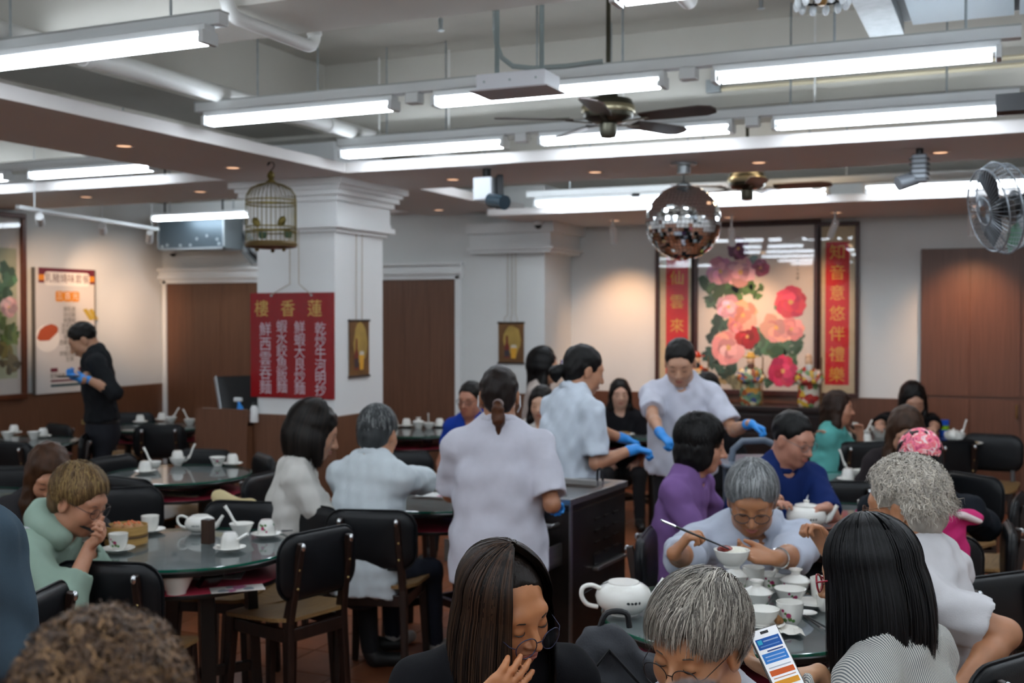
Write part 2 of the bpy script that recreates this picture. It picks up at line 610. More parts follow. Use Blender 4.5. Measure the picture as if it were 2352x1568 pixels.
# the same rows go on over the part of the hall behind the camera
for y in (2.3, .8, -.8, -2.2):
    for x in (-8.0, -6.5, CX[0], CX[1], CX[2], .7, 2.2):
        batten(x, y, ZA, 'fluorescent lamp of the ceiling rows over the photographer, out of view', 'battens out of view')
for y in (3.84, 5.3, 6.74):
    for x in (.8, 2.2):
        batten(x, y, ZA, 'fluorescent lamp of the ceiling rows to the right, out of view', 'battens out of view')

# trunking that carries the rows, with drop rods
def trunking(y, xa, xb, label, rods, z0=2.902):
    t = thing('cable_trunking', label, 'trunking', ((xa + xb) / 2, y, z0))
    h = (xb - xa) / 2
    MB().box(-h, -.03, 0, h, .03, .055).build('channel', M_metal, t, smooth=False, bev=.004)
    MB().box(-h, -.034, .05, h, .034, .058).build('cover', pbr('cover_grey', 'a4a7a4', .5), t, smooth=False)
    for x in rods:
        MB().tube([(x - t.location.x, 0, .05), (x - t.location.x, 0, ZC - z0)], .006, 8).build('rod', M_galv, t)
    for x in (-2.9, -1.42):
        if xa < x < xb:
            MB().box(x - t.location.x - .04, -.035, -.055, x - t.location.x + .04, .035, .0).build('junction_box', M_metal, t, smooth=False, bev=.004)


trunking(5.3, -4.32, .02, 'white cable trunking carrying the middle row of fluorescent lamps', (-3.9, -3.5, -2.2, -1.75, -.75, -.2))
trunking(6.74, -4.28, .02, 'white cable trunking above the cross soffit carrying lamps', (-3.9, -3.45, -2.3, -1.2, -.35))
trunking(3.76, -4.4, -2.93, 'white trunking over the nearest lamp at the top left', (-4.1, -3.2))
t = trunking(6.74, -8.7, -5.75, 'white trunking over the left bay lamps', (-7.7, -6.2))
trunking(9.17, -3.9, .3, 'white trunking over the recess lamps', (-3.5, -1.2), 2.767)
# ------------------------------------------------------------------ pipes and hung things
def arc(c, u, v, r, a0, a1, n=6):
    return [Vector(c) + (Vector(u) * math.cos(R(a0 + (a1 - a0) * i / n)) + Vector(v) * math.sin(R(a0 + (a1 - a0) * i / n))) * r for i in range(n + 1)]


t = thing('drain_pipe', 'long white drain pipe running above the front soffit', 'pipe', (-4.16, 2.5, 3.0))
MB().tube([(0, 0, 0), (0, 6.2, 0)], .05, 14).build('pipe_run', M_pipe, t)
for y in (1.55, 1.75, 3.9):
    MB().tube([(0, y, 0), (0, y + .05, 0)], .057, 14).build('collar', M_pipe, t)
for n, (x, lb) in enumerate(((-3.05, 'white elbow pipe looping under the beam above the near lamps'), (-1.22, 'white elbow pipe under the beam at the top centre'))):
    t = thing('elbow_pipe', lb, 'pipe', (x, 3.93, 3.0))
    pts = [(0, 0, .55), (0, 0, .08)] + [tuple(p) for p in arc((0, .08, .08), (0, -1, 0), (0, 0, -1), .08, 0, 90)] + [(0, .56, 0)] + [tuple(p) for p in arc((0, .6, .06), (0, 0, -1), (0, 1, 0), .06, 0, 90)] + [(0, .66, .5)]
    MB().tube(pts, .03, 12).build('pipe_run', M_pipe, t)
    MB().tube([(0, .66, .06), (0, .66, .12)], .036, 12).build('collar', M_pipe, t)
for lb, p in (('small sprinkler head above the middle lamps', (1012, 62)), ('small sprinkler head at the top centre', (1748, 12))):
    q = W(p[0], p[1], 5.6)
    t = thing('sprinkler', lb, 'sprinkler', q)
    MB().tube([(0, 0, ZC - q.z), (0, 0, .03)], .008, 8).build('drop_pipe', M_pipe, t)
    MB().lathe([(.004, -.02), (.018, -.018), (.018, -.014), (.008, -.01), (.012, .03), (.012, .04)], 12).build('head', M_galv, t)
t = thing('cable_tray', 'galvanised cable tray under the beam above the cross soffit', 'tray', (-2.1, 6.98, 2.95))
MB().box(-2.2, -.05, 0, 2.1, .05, .008).box(-2.2, -.05, 0, 2.1, -.044, .05).box(-2.2, .044, 0, 2.1, .05, .05).build('tray_body', M_galv, t, smooth=False)
for x in (-2.0, -1.45, -.2, 1.0):
    MB().tube([(x, 0, .0), (x, 0, .6)], .007, 8).build('rod', M_pipe, t)
t = thing('conduit_pair', 'pair of thin pale conduits along the beam at the upper right', 'conduit', (-.6, 7.02, 3.14))
for z in (0, .045):
    MB().tube([(-1.1, 0, z), (2.2, 0, z)], .014, 8).build('conduit', pbr('conduit_cream', 'cfc4a6', .5), t)
MB().bx((-1.12, -.01, .02), (.09, .05, .08)).build('junction_box', M_galv, t, smooth=False, bev=.004)
# grey ribbed strip and ceiling panels at the upper right
t = struct(MB().box(-.66, 4.4, 3.16, .95, 5.86, 3.18).build('ceiling_panel_frame', pbr('frame_dark', '3a3f42', .5), smooth=False))
MB().box(-.66, 4.4, 3.10, -.50, 5.86, 3.16).build('edge_strip', M_galv, t, smooth=False)
for x in (-.47, .0, .47):
    for y in (4.42, 5.14):
        MB().box(x + .012, y + .01, 3.135, x + .46, y + .70, 3.16).build('panel', pbr('panel_blue_white', 'bccbd3', .5), t, smooth=False)
# flat white box on two conduits
q = W(1190, 192, 4.93)
t = thing('hanging_box', 'flat white metal box hung on two conduits from the beam', 'box', (q.x, q.y, q.z - .035))
MB().box(-.16, -.09, 0, .16, .09, .07).build('case', pbr('box_white', 'cfd0d4', .45), t, smooth=False, bev=.006)
MB().box(-.18, -.11, -.006, .18, .11, .0).build('base_plate', pbr('plate_grey', 'a59ea0', .4), t, smooth=False)
for x in (-.10, .11):
    MB().tube([(x, 0, .07), (x, 0, .36)], .011, 8).build('conduit', pbr('conduit_grey', '7f8b8a', .5), t)
for x in (-.12, .0, .12):
    MB().tube([(x, -.092, .035), (x, -.088, .035)], .006, 8).build('screw', M_galv, t)
t = thing('flexible_conduit', 'grey flexible conduit curving down to the lamp trunking', 'conduit', (0, 0, 0))
P = [W(1138, 70, 5.25), W(1140, 100, 5.25), W(1152, 132, 5.25), W(1178, 152, 5.25), W(1225, 157, 5.22), W(1300, 152, 5.18), W(1385, 141, 5.15)]
t.location = P[0]
MB().tube([p - P[0] for p in P], .012, 8).build('hose', pbr('hose_grey', '8f9a98', .6), t)
MB().tube([Vector((0, 0, 0)), Vector((0, 0, ZC - P[0].z))], .014, 8).build('riser', M_galv, t)

# ceiling fans -------------------------------------------------------------
M_bronze = pbr('antique_bronze', '4c4a3f', .32, .85, noise=.2, nscale=12)
M_blade = wood('fan_blade', '2c211d', '44332c', .45, (3, 40, 40))
fan = thing('ceiling_fan', 'x', 'fan')
MB().tube([(0, 0, .14), (0, 0, 1.0)], .013, 10).build('rod', M_bronze, fan)
MB().lathe([(.02, .25), (.028, .21), (.05, .14), (.06, .11)], 20).build('canopy', M_bronze, fan)
MB().lathe([(.06, -.03), (.10, -.02), (.135, .0), (.142, .02), (.142, .075), (.13, .10), (.06, .115), (.03, .12)], 28).build('motor', M_bronze, fan)
MB().lathe([(.148, .025), (.152, .035), (.152, .055), (.148, .065)], 28, cap=False).build('band', pbr('bronze_light', '9b9277', .3, .8), fan)
MB().lathe([(.02, -.11), (.042, -.105), (.05, -.08), (.05, -.03)], 20).build('switch_cup', M_bronze, fan)
bl = MB(); bl.plate([(.20, -.05, 0), (.34, -.062, 0), (.56, -.068, 0), (.62, -.045, 0), (.635, 0, 0), (.62, .045, 0), (.56, .068, 0), (.34, .062, 0), (.20, .05, 0)], (0, 0, 1), .007)
bl.xf(Matrix.Rotation(R(-12), 4, 'X'))
bme = bl.mesh('blade', M_blade, False)
ir = MB(); ir.bar((.09, 0, -.015), (.24, 0, -.004), .022, .006); ir.plate([(.22, -.03, .006), (.30, 0, .006), (.22, .03, .006)], (0, 0, 1), .004)
ime = ir.mesh('blade_iron', M_bronze, False)
for k in range(5):
    b = place('blade', bme, fan); b.rotation_euler = (0, 0, R(72 * k)); b.location = (0, 0, -.012)
    i_ = place('blade_iron', ime, b)
q = W(1397, 272, 6.35)
fan.location = q; fan.rotation_euler = (0, 0, R(64)); tag(fan, 'near bronze ceiling fan with dark blades below the lamp trunking', 'fan', 'ceiling fans')
q = W(1716, 428, 8.75)
dup(fan, q, R(75), 'far bronze ceiling fan behind the mirror ball', 'ceiling fans')

# mirror ball ----------------------------------------------------------------
q = W(1570, 511, 7.6)
t = thing('mirror_ball', 'silver mirror ball hanging under the cross soffit', 'mirror ball', q)
rb = .25
MB().ball((0, 0, 0), rb - .004, 32, 20).build('core', pbr('ball_core', '3a3a3c', .5, .5), t)
mt = MB(); random.seed(4)
rows = 30
for i in range(rows):
    a0 = math.pi * (i / rows - .5); a1 = math.pi * ((i + 1) / rows - .5)
    n = max(4, int(2 * math.pi * rb * math.cos((a0 + a1) / 2) / .026))
    for j in range(n):
        b0 = 2 * math.pi * j / n; b1 = 2 * math.pi * (j + 1) / n
        mid = Vector((math.cos((a0 + a1) / 2) * math.cos((b0 + b1) / 2), math.cos((a0 + a1) / 2) * math.sin((b0 + b1) / 2), math.sin((a0 + a1) / 2)))
        tilt = Vector((random.gauss(0, .012), random.gauss(0, .012), random.gauss(0, .012)))
        pts = []
        for a, b in ((a0, b0), (a0, b1), (a1, b1), (a1, b0)):
            p = Vector((math.cos(a) * math.cos(b), math.cos(a) * math.sin(b), math.sin(a)))
            d = p - mid
            d = d - mid * d.dot(mid)
            pts.append((mid * (1 + d.dot(tilt) * 3) + d * .93) * rb)
        mt.poly(pts)
tag(mt.build('mirror_tiles', pbr('mirror', 'f2f4f6', .03, 1.0), t, smooth=False), kind='stuff')
MB().lathe([(.05, .235), (.055, .25), (.03, .262), (.012, .27)], 16).build('top_cap', M_galv, t)
top = ZS - q.z
MB().tube([(0, 0, .265), (0, 0, top - .06)], .004, 6).build('wire', M_dark, t)
MB().lathe([(.03, top - .075), (.045, top - .07), (.045, top - .02), (.09, top - .015), (.09, top - .001)], 16).build('motor', M_galv, t)

# birdcage ---------------------------------------------------------------------
q = WZ(622, 372, ZS)
cage = thing('birdcage', 'brass wire birdcage hanging beside the white pillar', 'birdcage', (q.x, q.y, ZS - .56))
M_brass = pbr('old_brass', '6d6030', .4, .7, noise=.2, nscale=14)
rc = .165
MB().lathe([(.10, -.012), (rc * .9, -.005), (rc + .004, .0), (rc + .008, .02), (rc, .035), (.02, .034)], 28).build('base', pbr('cage_base', '5a4724', .5, .3), cage)
for k in range(34):
    a = 2 * math.pi * k / 34
    c, s_ = math.cos(a), math.sin(a)
    pts = [(rc * c, rc * s_, .03), (rc * c, rc * s_, .29), (rc * .97 * c, rc * .97 * s_, .34), (rc * .80 * c, rc * .80 * s_, .385), (rc * .5 * c, rc * .5 * s_, .41), (.03 * c, .03 * s_, .425)]
    MB().tube(pts, .0022, 5).build('wire', M_brass, cage)
for z in (.10, .13, .28, .305):
    MB().tube([(rc * math.cos(2 * math.pi * i / 28), rc * math.sin(2 * math.pi * i / 28), z) for i in range(28)], .0045, 6, closed=True).build('hoop', M_brass, cage)
MB().lathe([(.03, .418), (.034, .43), (.015, .445), (.026, .465), (.022, .485), (.010, .50), (.006, .505)], 16).build('finial', M_brass, cage)
MB().tube([(0, 0, .50)] + [(.028 * math.sin(R(a)), 0, .53 - .0 + .028 * (1 - math.cos(R(a))) * .95 - .02) for a in range(20, 300, 35)] + [(0, 0, .56)], .004, 6).build('hook', M_dark, cage)
MB().tube([(-.15, 0, .11), (.15, 0, .11)], .006, 8).build('perch', M_brass, cage)
for x, sx in ((-.105, -1), (.10, 1)):
    b = MB().ball((0, 0, 0), .026, 10, 8, .038)
    b.xf(Matrix.Rotation(R(35 * sx), 4, 'Y')).build('toy_bird', M_brass, cage, loc=(x, -.02, .165))
    MB().lathe([(.02, 0), (.028, .02), (.028, .045)], 12).build('feed_cup', pbr('feed_green', '3f5a46', .4), cage, loc=(x, .05, .06))
for k in range(3):
    a = 2 * math.pi * k / 3
    MB().ball((.10 * math.cos(a), .10 * math.sin(a), -.02), .014, 8, 6).build('foot', pbr('cage_base', '5a4724'), cage)

# perforated metal box with pipes -----------------------------------------------
def perf_mat():
    m = bpy.data.materials.new('perforated_steel'); m.use_nodes = True
    N = NT(m); p = N.n['Principled BSDF']
    tc = N.add('ShaderNodeTexCoord'); v = N.add('ShaderNodeTexVoronoi', i_Scale=70.0, i_Randomness=0.0)
    N.link(tc.outputs['Object'], v.inputs['Vector'])
    rp = N.add('ShaderNodeValToRGB'); rp.color_ramp.interpolation = 'CONSTANT'
    rp.color_ramp.elements[0].color = lin('35424d'); rp.color_ramp.elements[1].color = lin('76868f'); rp.color_ramp.elements[1].position = .34
    N.link(v.outputs['Distance'], rp.inputs[0]); N.link(rp.outputs[0], p.inputs['Base Color'])
    p.inputs['Metallic'].default_value = .6; p.inputs['Roughness'].default_value = .35
    return m


a, b = WY(362, 575, 9.62), WY(515, 492, 9.62)
t = thing('perforated_box', 'grey perforated metal box high on the back wall', 'box', ((a.x + b.x) / 2, 9.62, a.z))
w, h = (b.x - a.x) / 2, b.z - a.z
MB().box(-w, .02, 0, w, .30, h).build('case', pbr('case_grey', '8d979b', .5, .2), t, smooth=False)
MB().box(-w + .02, .0, .02, w - .02, .02, h - .02).build('mesh_front', perf_mat(), t, smooth=False)
for x0, z0, x1, z1 in ((-w, 0, w, .022), (-w, h - .022, w, h), (-w, 0, -w + .022, h), (w - .022, 0, w, h)):
    MB().box(x0, -.004, z0, x1, .02, z1).build('rim', pbr('rim_grey', 'a3adb2', .4, .4), t, smooth=False)
for x, z in ((-.7, .12), (-.3, .1), (0, .1), (.2, .28), (.5, .36), (.8, .25), (.85, .12), (-.85, .08)):
    MB().tube([(x * w, -.008, z * h + .01), (x * w, .004, z * h + .01)], .016, 10).build('rosette', pbr('rosette', 'b9c6cd', .3, .5), t)
for x in (-w + .06, w - .06):
    MB().tube([(x, .05, h), (x, .05, ZC - a.z)], .01, 8).build('rod', M_dark, t)
t = thing('pipe_bundle', 'bundle of slanting grey pipes beside the perforated box', 'pipes', (0, 9.95, 0))
for k in range(5):
    p0 = WY(512 + 10 * k, 490, 9.95); p1 = WY(556 + 9 * k, 578, 9.95); p2 = WY(580 + 8 * k, 606 - k * 3, 10.1)
    MB().tube([tuple(Vector((p.x, p.y - 9.95, p.z))) for p in (p0, p1, p2)], .014 if k != 2 else .022, 8).build('pipe', pbr('lagging%d' % (k == 2), '9ba3a6' if k != 2 else '2d3336', .5), t)
# track lights on the left
p0, p1 = WZ(40, 475, 2.6), WZ(362, 526, 2.6)
t = thing('light_track', 'white track rail under the left soffit', 'track rail', p0)
dv = p1 - p0
MB().bar((0, 0, 0), tuple(dv), .035, .03).build('rail', M_metal, t, smooth=False)
for f in (.1, .55, .95):
    MB().tube([tuple(dv * f), tuple(dv * f + Vector((0, 0, ZC - 2.6)))], .005, 6).build('drop_wire', M_metal, t)


def spot_light(loc, target, power, col, size=60, blend=1.0, r=.05):
    L = bpy.data.lights.new('spot_beam', 'SPOT'); L.energy = power; L.color = lin(col)[:3]
    L.spot_size = R(size); L.spot_blend = blend; L.shadow_soft_size = r
    o = bpy.data.objects.new('spot_beam', L); COL.objects.link(o)
    o.location = loc
    d = (Vector(target) - Vector(loc)).normalized()
    o.rotation_euler = d.to_track_quat('-Z', 'Y').to_euler()
    return o


M_spotglow = emit('spot_lens', 'ffd6ae', 6.0)


def track_spot(loc, target, label, power, L=.13, r=.034, drop=0.0, col='ffc590', size=82):
    loc = Vector(loc)
    t = thing('spotlight', label, 'spotlight', loc, group='white cylinder spotlights')
    d = (Vector(target) - loc).normalized()
    MB().tube([(0, 0, 0), (0, 0, max(.05, drop))], .01 if drop else .02, 8).build('stem', M_metal, t)
    e = d * L
    MB().tube([tuple(d * -.03), tuple(e)], r, 14).build('barrel', M_trim, t)
    MB().tube([tuple(e * .97), tuple(e * 1.01)], r * .8, 14).build('lens', M_spotglow, t)
    o = spot_light(loc + d * (L * 1.12), target, power * WARM, col, size)
    o.parent = t; o.location = d * (L * 1.12)
    return t


wl = WX(120, 640, XL + .02)
for f, tgt, lb in ((.13, WX(135, 700, XL), 'white track spotlight nearest the framed painting'), (.55, WX(262, 680, XL), 'middle white track spotlight on the rail'), (.93, WX(330, 740, XL), 'white track spotlight beside the perforated box')):
    track_spot(p0 + dv * f + Vector((0, 0, -.06)), tgt, lb, 105 if f < .9 else 20, size=44, col='ffd2a8')
for (x, y), lb, tg, pw in (((1408, 528), 'white pendant spotlight on the bare recess wall', (1435, 800), 42), ((1680, 532), 'pendant spotlight over the peony painting', (1700, 800), 46), ((2232, 505), 'thin pendant spotlight beside the wall fan', (2225, 800), 42), ((1918, 515), 'tilted white spotlight at the top of the right couplet', (1820, 760), 24)):
    q = WY(x, y, 10.1)
    track_spot(q, WY(tg[0], tg[1], YB), lb, pw, drop=ZS2 - q.z, L=.14, r=.03)
# stage spotlights
q = W(1118, 452, 7.9)
t = thing('stage_light', 'white and black moving stage light under the cross soffit', 'stage light', (q.x, q.y, q.z))
MB().bx((0, 0, .05), (.14, .16, .16)).build('case', pbr('stage_white', 'c6c9cd', .4), t, smooth=False, bev=.01)
MB().tube([(0, 0, .12), (0, 0, ZS - q.z)], .03, 10).build('mount', M_black, t)
MB().bar((.10, -.02, .13), (.13, -.06, -.08), .04, .10).build('yoke', M_black, t, smooth=False)
MB().tube([(.06, -.06, -.03), (.20, -.14, -.06)], .05, 14).build('head', pbr('stage_blue', '22323c', .25), t)
q = W(2112, 400, 6.95)
t = thing('stage_light', 'grey finned stage spotlight hanging under the right soffit', 'stage light', q)
MB().tube([(0, 0, .06), (0, 0, ZS - q.z)], .022, 10).build('mount', M_black, t)
MB().bar((.0, 0, .12), (.0, 0, -.05), .10, .09).build('body', pbr('stage_grey', '868c92', .4, .3), t, smooth=False, bev=.012)
for k in range(5):
    MB().bx((.0, 0, -.03 + k * .03), (.115, .105, .008)).build('fin', M_dark, t, smooth=False)
MB().tube([(-.02, 0, -.02), (-.12, -.06, -.06)], .045, 14).build('head', pbr('stage_grey', '868c92'), t)
# cctv
for (x, y, yy), lb in (((1236, 517, 10.0), 'black dome security camera above the pilaster capital'), ((397, 582, 10.1), 'small black security camera under the perforated box')):
    q = WY(x, y, yy)
    t = thing('security_camera', lb, 'camera', q, group='security cameras')
    MB().ball((0, 0, 0), .035, 14, 10).build('lens_ball', M_black, t)
    MB().lathe([(.035, .0), (.05, .02), (.05, .05), (.01, .052)], 14).build('housing', M_trim, t)
    MB().tube([(0, 0, .04), (0, YM - yy, .06)], .012, 8).build('bracket', M_trim, t)

# wall fan with wire cage at the right, with leaves behind ---------------------------
q = W(2296, 478, 5.3)
t = thing('wall_fan', 'black wire-cage fan hanging at the right edge', 'fan', q)
ax = (RT * -.97 - FH * .05 + Vector((0, 0, -.20))).normalized()
e1 = Vector((0, 0, 1)) - ax * ax.z; e1.normalize(); e1 = (e1 + RT * -.14).normalized(); e1 = (e1 - ax * e1.dot(ax)).normalized(); e2 = ax.cross(e1)
M_cage = pbr('cage_chrome', '8a9096', .35, .7)
rf = .215
for off, rr in ((.055, rf * .9), (0, rf), (-.055, rf * .92), (.075, rf * .3), (-.08, rf * .3)):
    MB().tube([ax * off + (e1 * math.cos(2 * math.pi * i / 36) + e2 * math.sin(2 * math.pi * i / 36)) * rr for i in range(36)], .004, 6, closed=True).build('ring', M_cage, t)
for k in range(48):
    d = e1 * math.cos(2 * math.pi * k / 48) + e2 * math.sin(2 * math.pi * k / 48)
    MB().tube([ax * .08 + d * .03, ax * .068 + d * rf * .55, ax * .05 + d * rf * .9, d * rf, ax * -.05 + d * rf * .92, ax * -.07 + d * rf * .55, ax * -.08 + d * .03], .0016, 4, cap=False).build('cage_wire', M_cage, t)
for k in range(3):
    d = e1 * math.cos(2.1 * k + .4) + e2 * math.sin(2.1 * k + .4); f_ = ax.cross(d)
    MB().plate([d * .03 - f_ * .03, d * .10 - f_ * .075, d * .18 - f_ * .06 + ax * .02, d * .185 + f_ * .04 + ax * .02, d * .09 + f_ * .05, d * .03 + f_ * .02], ax, .004).build('blade', pbr('fan_black', '1d1f22', .35), t)
MB().tube([ax * -.12, ax * .03], .045, 14).build('motor', M_black, t)
MB().tube([ax * -.1, ax * -.16 + Vector((.02, 0, .12)), ax * -.16 + Vector((.03, 0, ZS - q.z))], .014, 8).build('bracket', M_dark, t)
MB().box(-.02, -.05, ZS - q.z - .08, .34, .07, ZS - q.z).build('mount_plate', M_black, t, smooth=False)
q = W(2352, 440, 5.75)
t = thing('hanging_plant', 'dark green leaves of a hanging plant at the right edge', 'plant', q)
M_leaf = pbr('leaf_green', '1f5a3a', .45, noise=.3, nscale=8)
random.seed(11)
for k in range(16):
    c0 = Vector((random.uniform(-.03, .25), random.uniform(-.1, .1), random.uniform(-.16, .03)))
    dr = Vector((random.uniform(-.4, .5), random.uniform(-.5, .5), random.uniform(-1, .1))).normalized()
    sd = dr.cross(Vector((random.uniform(-1, 1), 1, .3))).normalized(); nn = sd.cross(dr)
    MB().plate([c0, c0 + dr * .05 + sd * .035, c0 + dr * .11 + sd * .03 + nn * .01, c0 + dr * .17 + nn * .02, c0 + dr * .11 - sd * .03 + nn * .01, c0 + dr * .05 - sd * .035], nn, .002).build('leaf', M_leaf, t)
MB().tube([(.1, 0, -.02), (.1, 0, ZS - q.z)], .004, 6).build('hanger', M_dark, t)
MB().lathe([(.05, -.05), (.08, .02), (.085, .05)], 16, (.12, 0, 0)).build('pot', pbr('pot_dark', '2c3a30', .6), t)

# crystal lamp cut by the top edge
q = W(1888, 2, 4.6)
t = thing('crystal_lamp', 'crystal drops of a ceiling lamp cut by the top edge', 'lamp', q)
M_cry = pbr('crystal', 'dfe8ec', .06, 0.0, spec=.9, coat=.5)
MB().tube([(.095 * math.cos(2 * math.pi * i / 24), .095 * math.sin(2 * math.pi * i / 24), .01) for i in range(24)], .005, 6, closed=True).build('ring', M_dark, t)
for i in range(12):
    a = 2 * math.pi * i / 12
    MB().ball((0, 0, 0), .016, 8, 6, .024).build('drop', M_cry, t, loc=(.1 * math.cos(a), .1 * math.sin(a), -.012))
    MB().tube([(.095 * math.cos(a), .095 * math.sin(a), .01), (.03 * math.cos(a), .03 * math.sin(a), .10)], .003, 5).build('wire', M_dark, t)
MB().lathe([(.012, -.02), (.02, -.01), (.02, .05), (.04, .10)], 12).build('stem', pbr('brass_dull', '8a6a3e'), t)
MB().tube([(0, 0, .1), (0, 0, ZC - q.z)], .008, 6).build('rod', M_dark, t)
# ------------------------------------------------------------------ things on the walls
M_frame = wood('frame_wood', '2e1512', '4a241c', .35, (8, 8, 40))
M_mat = pbr('paper_mat', 'cfc6bd', .8)
M_silk = pbr('silk_cream', 'c9b694', .8, noise=.06, nscale=30)
M_red = pbr('print_red', 'c8141c', .6)
M_gold = pbr('print_gold', 'd9a83c', .5)
M_glass = pane('picture_glass')


class Pl:
    """a vertical plane: u along the wall (to the viewer's right), z up, out towards the room"""
    def __init__(s, kind, at):
        s.k, s.at = kind, at

    def px(s, x, y):
        p = WY(x, y, s.at) if s.k == 'Y' else WX(x, y, s.at)
        return (p.x if s.k == 'Y' else p.y * s.sg), p.z

    @property
    def sg(s):
        return 1

    def p3(s, u, z, out):
        if s.k == 'Y':
            return (u, s.at - out, z)
        if s.at < -6:
            return (s.at + out, u, z)
        return (s.at + out, u, z)

    @property
    def nrm(s):
        return (0, -1, 0) if s.k == 'Y' else (1, 0, 0)

    def box(s, mb, u0, z0, u1, z1, o0, o1):
        a = s.p3(u0, z0, o0); b = s.p3(u1, z1, o1)
        return mb.box(min(a[0], b[0]), min(a[1], b[1]), min(a[2], b[2]), max(a[0], b[0]), max(a[1], b[1]), max(a[2], b[2]))

    def flat(s, mb, pts, out):
        return mb.poly([s.p3(u, z, out) for u, z in pts])

    def text(s, txt, u, z, size, mat, parent, out=.004, bold=.0, name='lettering'):
        me = text_mesh(txt, size, mat, bold)
        o = place(name, me, parent)
        if s.k == 'Y':
            M = Matrix(((1, 0, 0, 0), (0, 0, -1, 0), (0, 1, 0, 0), (0, 0, 0, 1)))
        else:
            M = Matrix(((0, 0, 1, 0), (1, 0, 0, 0), (0, 1, 0, 0), (0, 0, 0, 1)))
        me.transform(M)
        me.transform(Matrix.Translation(s.p3(u, z, out)))
        return o


def base_of(o, pl, u, z):          # things on walls: Empty at the lower middle, children keep absolute coordinates
    p = Vector(pl.p3(u, z, 0)); o.location = p
    return p


def settle(o):
    # children were modelled in room coordinates: shift them to their thing's origin
    inv = Matrix.Translation(-o.location)
    for ch in o.children:
        if ch.type == 'MESH' and ch.data.users == 1:
            ch.data.transform(inv)
        elif ch.type == 'MESH':
            ch.location = -o.location


def framed(pl, x0, y0, x1, y1, label, cat, fw=.05, fd=.05, fmat=None, mat_m=None, glass=True, ref=None):
    ya = yb = None
    u0, z1 = pl.px(x0, y0); u1, z0 = pl.px(x1, y1)
    if u0 > u1: u0, u1 = u1, u0
    t = thing('framed_picture', label, cat)
    base_of(t, pl, (u0 + u1) / 2, z0)
    for a in ((u0, z0, u1, z0 + fw), (u0, z1 - fw, u1, z1), (u0, z0 + fw, u0 + fw, z1 - fw), (u1 - fw, z0 + fw, u1, z1 - fw)):
        pl.box(MB(), *a, 0, fd).build('frame_bar', fmat or M_frame, t, smooth=False, bev=.006)
    pl.box(MB(), u0 + fw, z0 + fw, u1 - fw, z1 - fw, .0, .012).build('backing', mat_m or M_mat, t, smooth=False)
    if glass:
        pl.box(MB(), u0 + fw, z0 + fw, u1 - fw, z1 - fw, .030, .033).build('glass_pane', M_glass, t, smooth=False)
    return t, u0, z0, u1, z1


def blob(rnd, c, r, n, j, sq=1.0, rot=0.0):
    pts = []
    for i in range(n):
        a = 2 * math.pi * i / n
        rr = r * (1 + j * (rnd.random() - .5) * 2)
        x, y = rr * math.cos(a), rr * math.sin(a) * sq
        pts.append((c[0] + x * math.cos(rot) - y * math.sin(rot), c[1] + x * math.sin(rot) + y * math.cos(rot)))
    return pts


def shade(hexc, k):
    c = [int(hexc[i:i + 2], 16) for i in (0, 2, 4)]
    return '%02x%02x%02x' % tuple(max(0, min(255, int(v * k + (255 * (k - 1) * .25 if k > 1 else 0)))) for v in c)


def peony(pl, t, rnd, px, py, r, col, out):
    u, z = pl.px(px, py); ue, _ = pl.px(px + r, py); r = abs(ue - u) * 1.1
    layers = []
    for k in range(9):
        a = 2 * math.pi * k / 9 + rnd.random() * .5
        layers.append((blob(rnd, (u + r * .62 * math.cos(a), z + r * .62 * math.sin(a)), r * .48, 9, .16), shade(col, rnd.uniform(.82, 1.12))))
    for k in range(7):
        a = 2 * math.pi * k / 7 + rnd.random()
        layers.append((blob(rnd, (u + r * .34 * math.cos(a), z + r * .34 * math.sin(a)), r * .32, 8, .2), shade(col, rnd.uniform(.75, 1.2))))
    layers.append((blob(rnd, (u, z), r * .16, 8, .3), 'd9a860'))
    mats = {}; mb = MB(); ml = []
    for i, (pts, c) in enumerate(layers):
        c = c[:1] + '8' + c[2:3] + '8' + c[4:5] + '8'
        if c not in mats:
            mats[c] = len(ml); ml.append(pbr('ink_' + c, c, .7))
        mb.m = mats[c]
        pl.flat(mb, pts, out + .00012 * i)
    mb.build('painted_flower', ml, t, smooth=False)


def leaves(pl, t, rnd, px, py, r, col, out, n=12):
    u, z = pl.px(px, py); ue, _ = pl.px(px + r, py); r = abs(ue - u)
    mb = MB(); ml = [pbr('ink_leaf_' + col, col, .7), pbr('ink_leafd_' + col, shade(col, .75), .7)]
    for k in range(n):
        a = rnd.random() * 6.28; d = r * rnd.uniform(.1, .8)
        mb.m = k % 2
        pl.flat(mb, blob(rnd, (u + d * math.cos(a), z + d * math.sin(a)), r * rnd.uniform(.35, .6), 8, .15, rnd.uniform(.4, .7), rnd.random() * 3), out + .0001 * k)
    mb.build('painted_leaves', ml, t, smooth=False)


rnd = random.Random(7)
PB = Pl('Y', YB - .004)
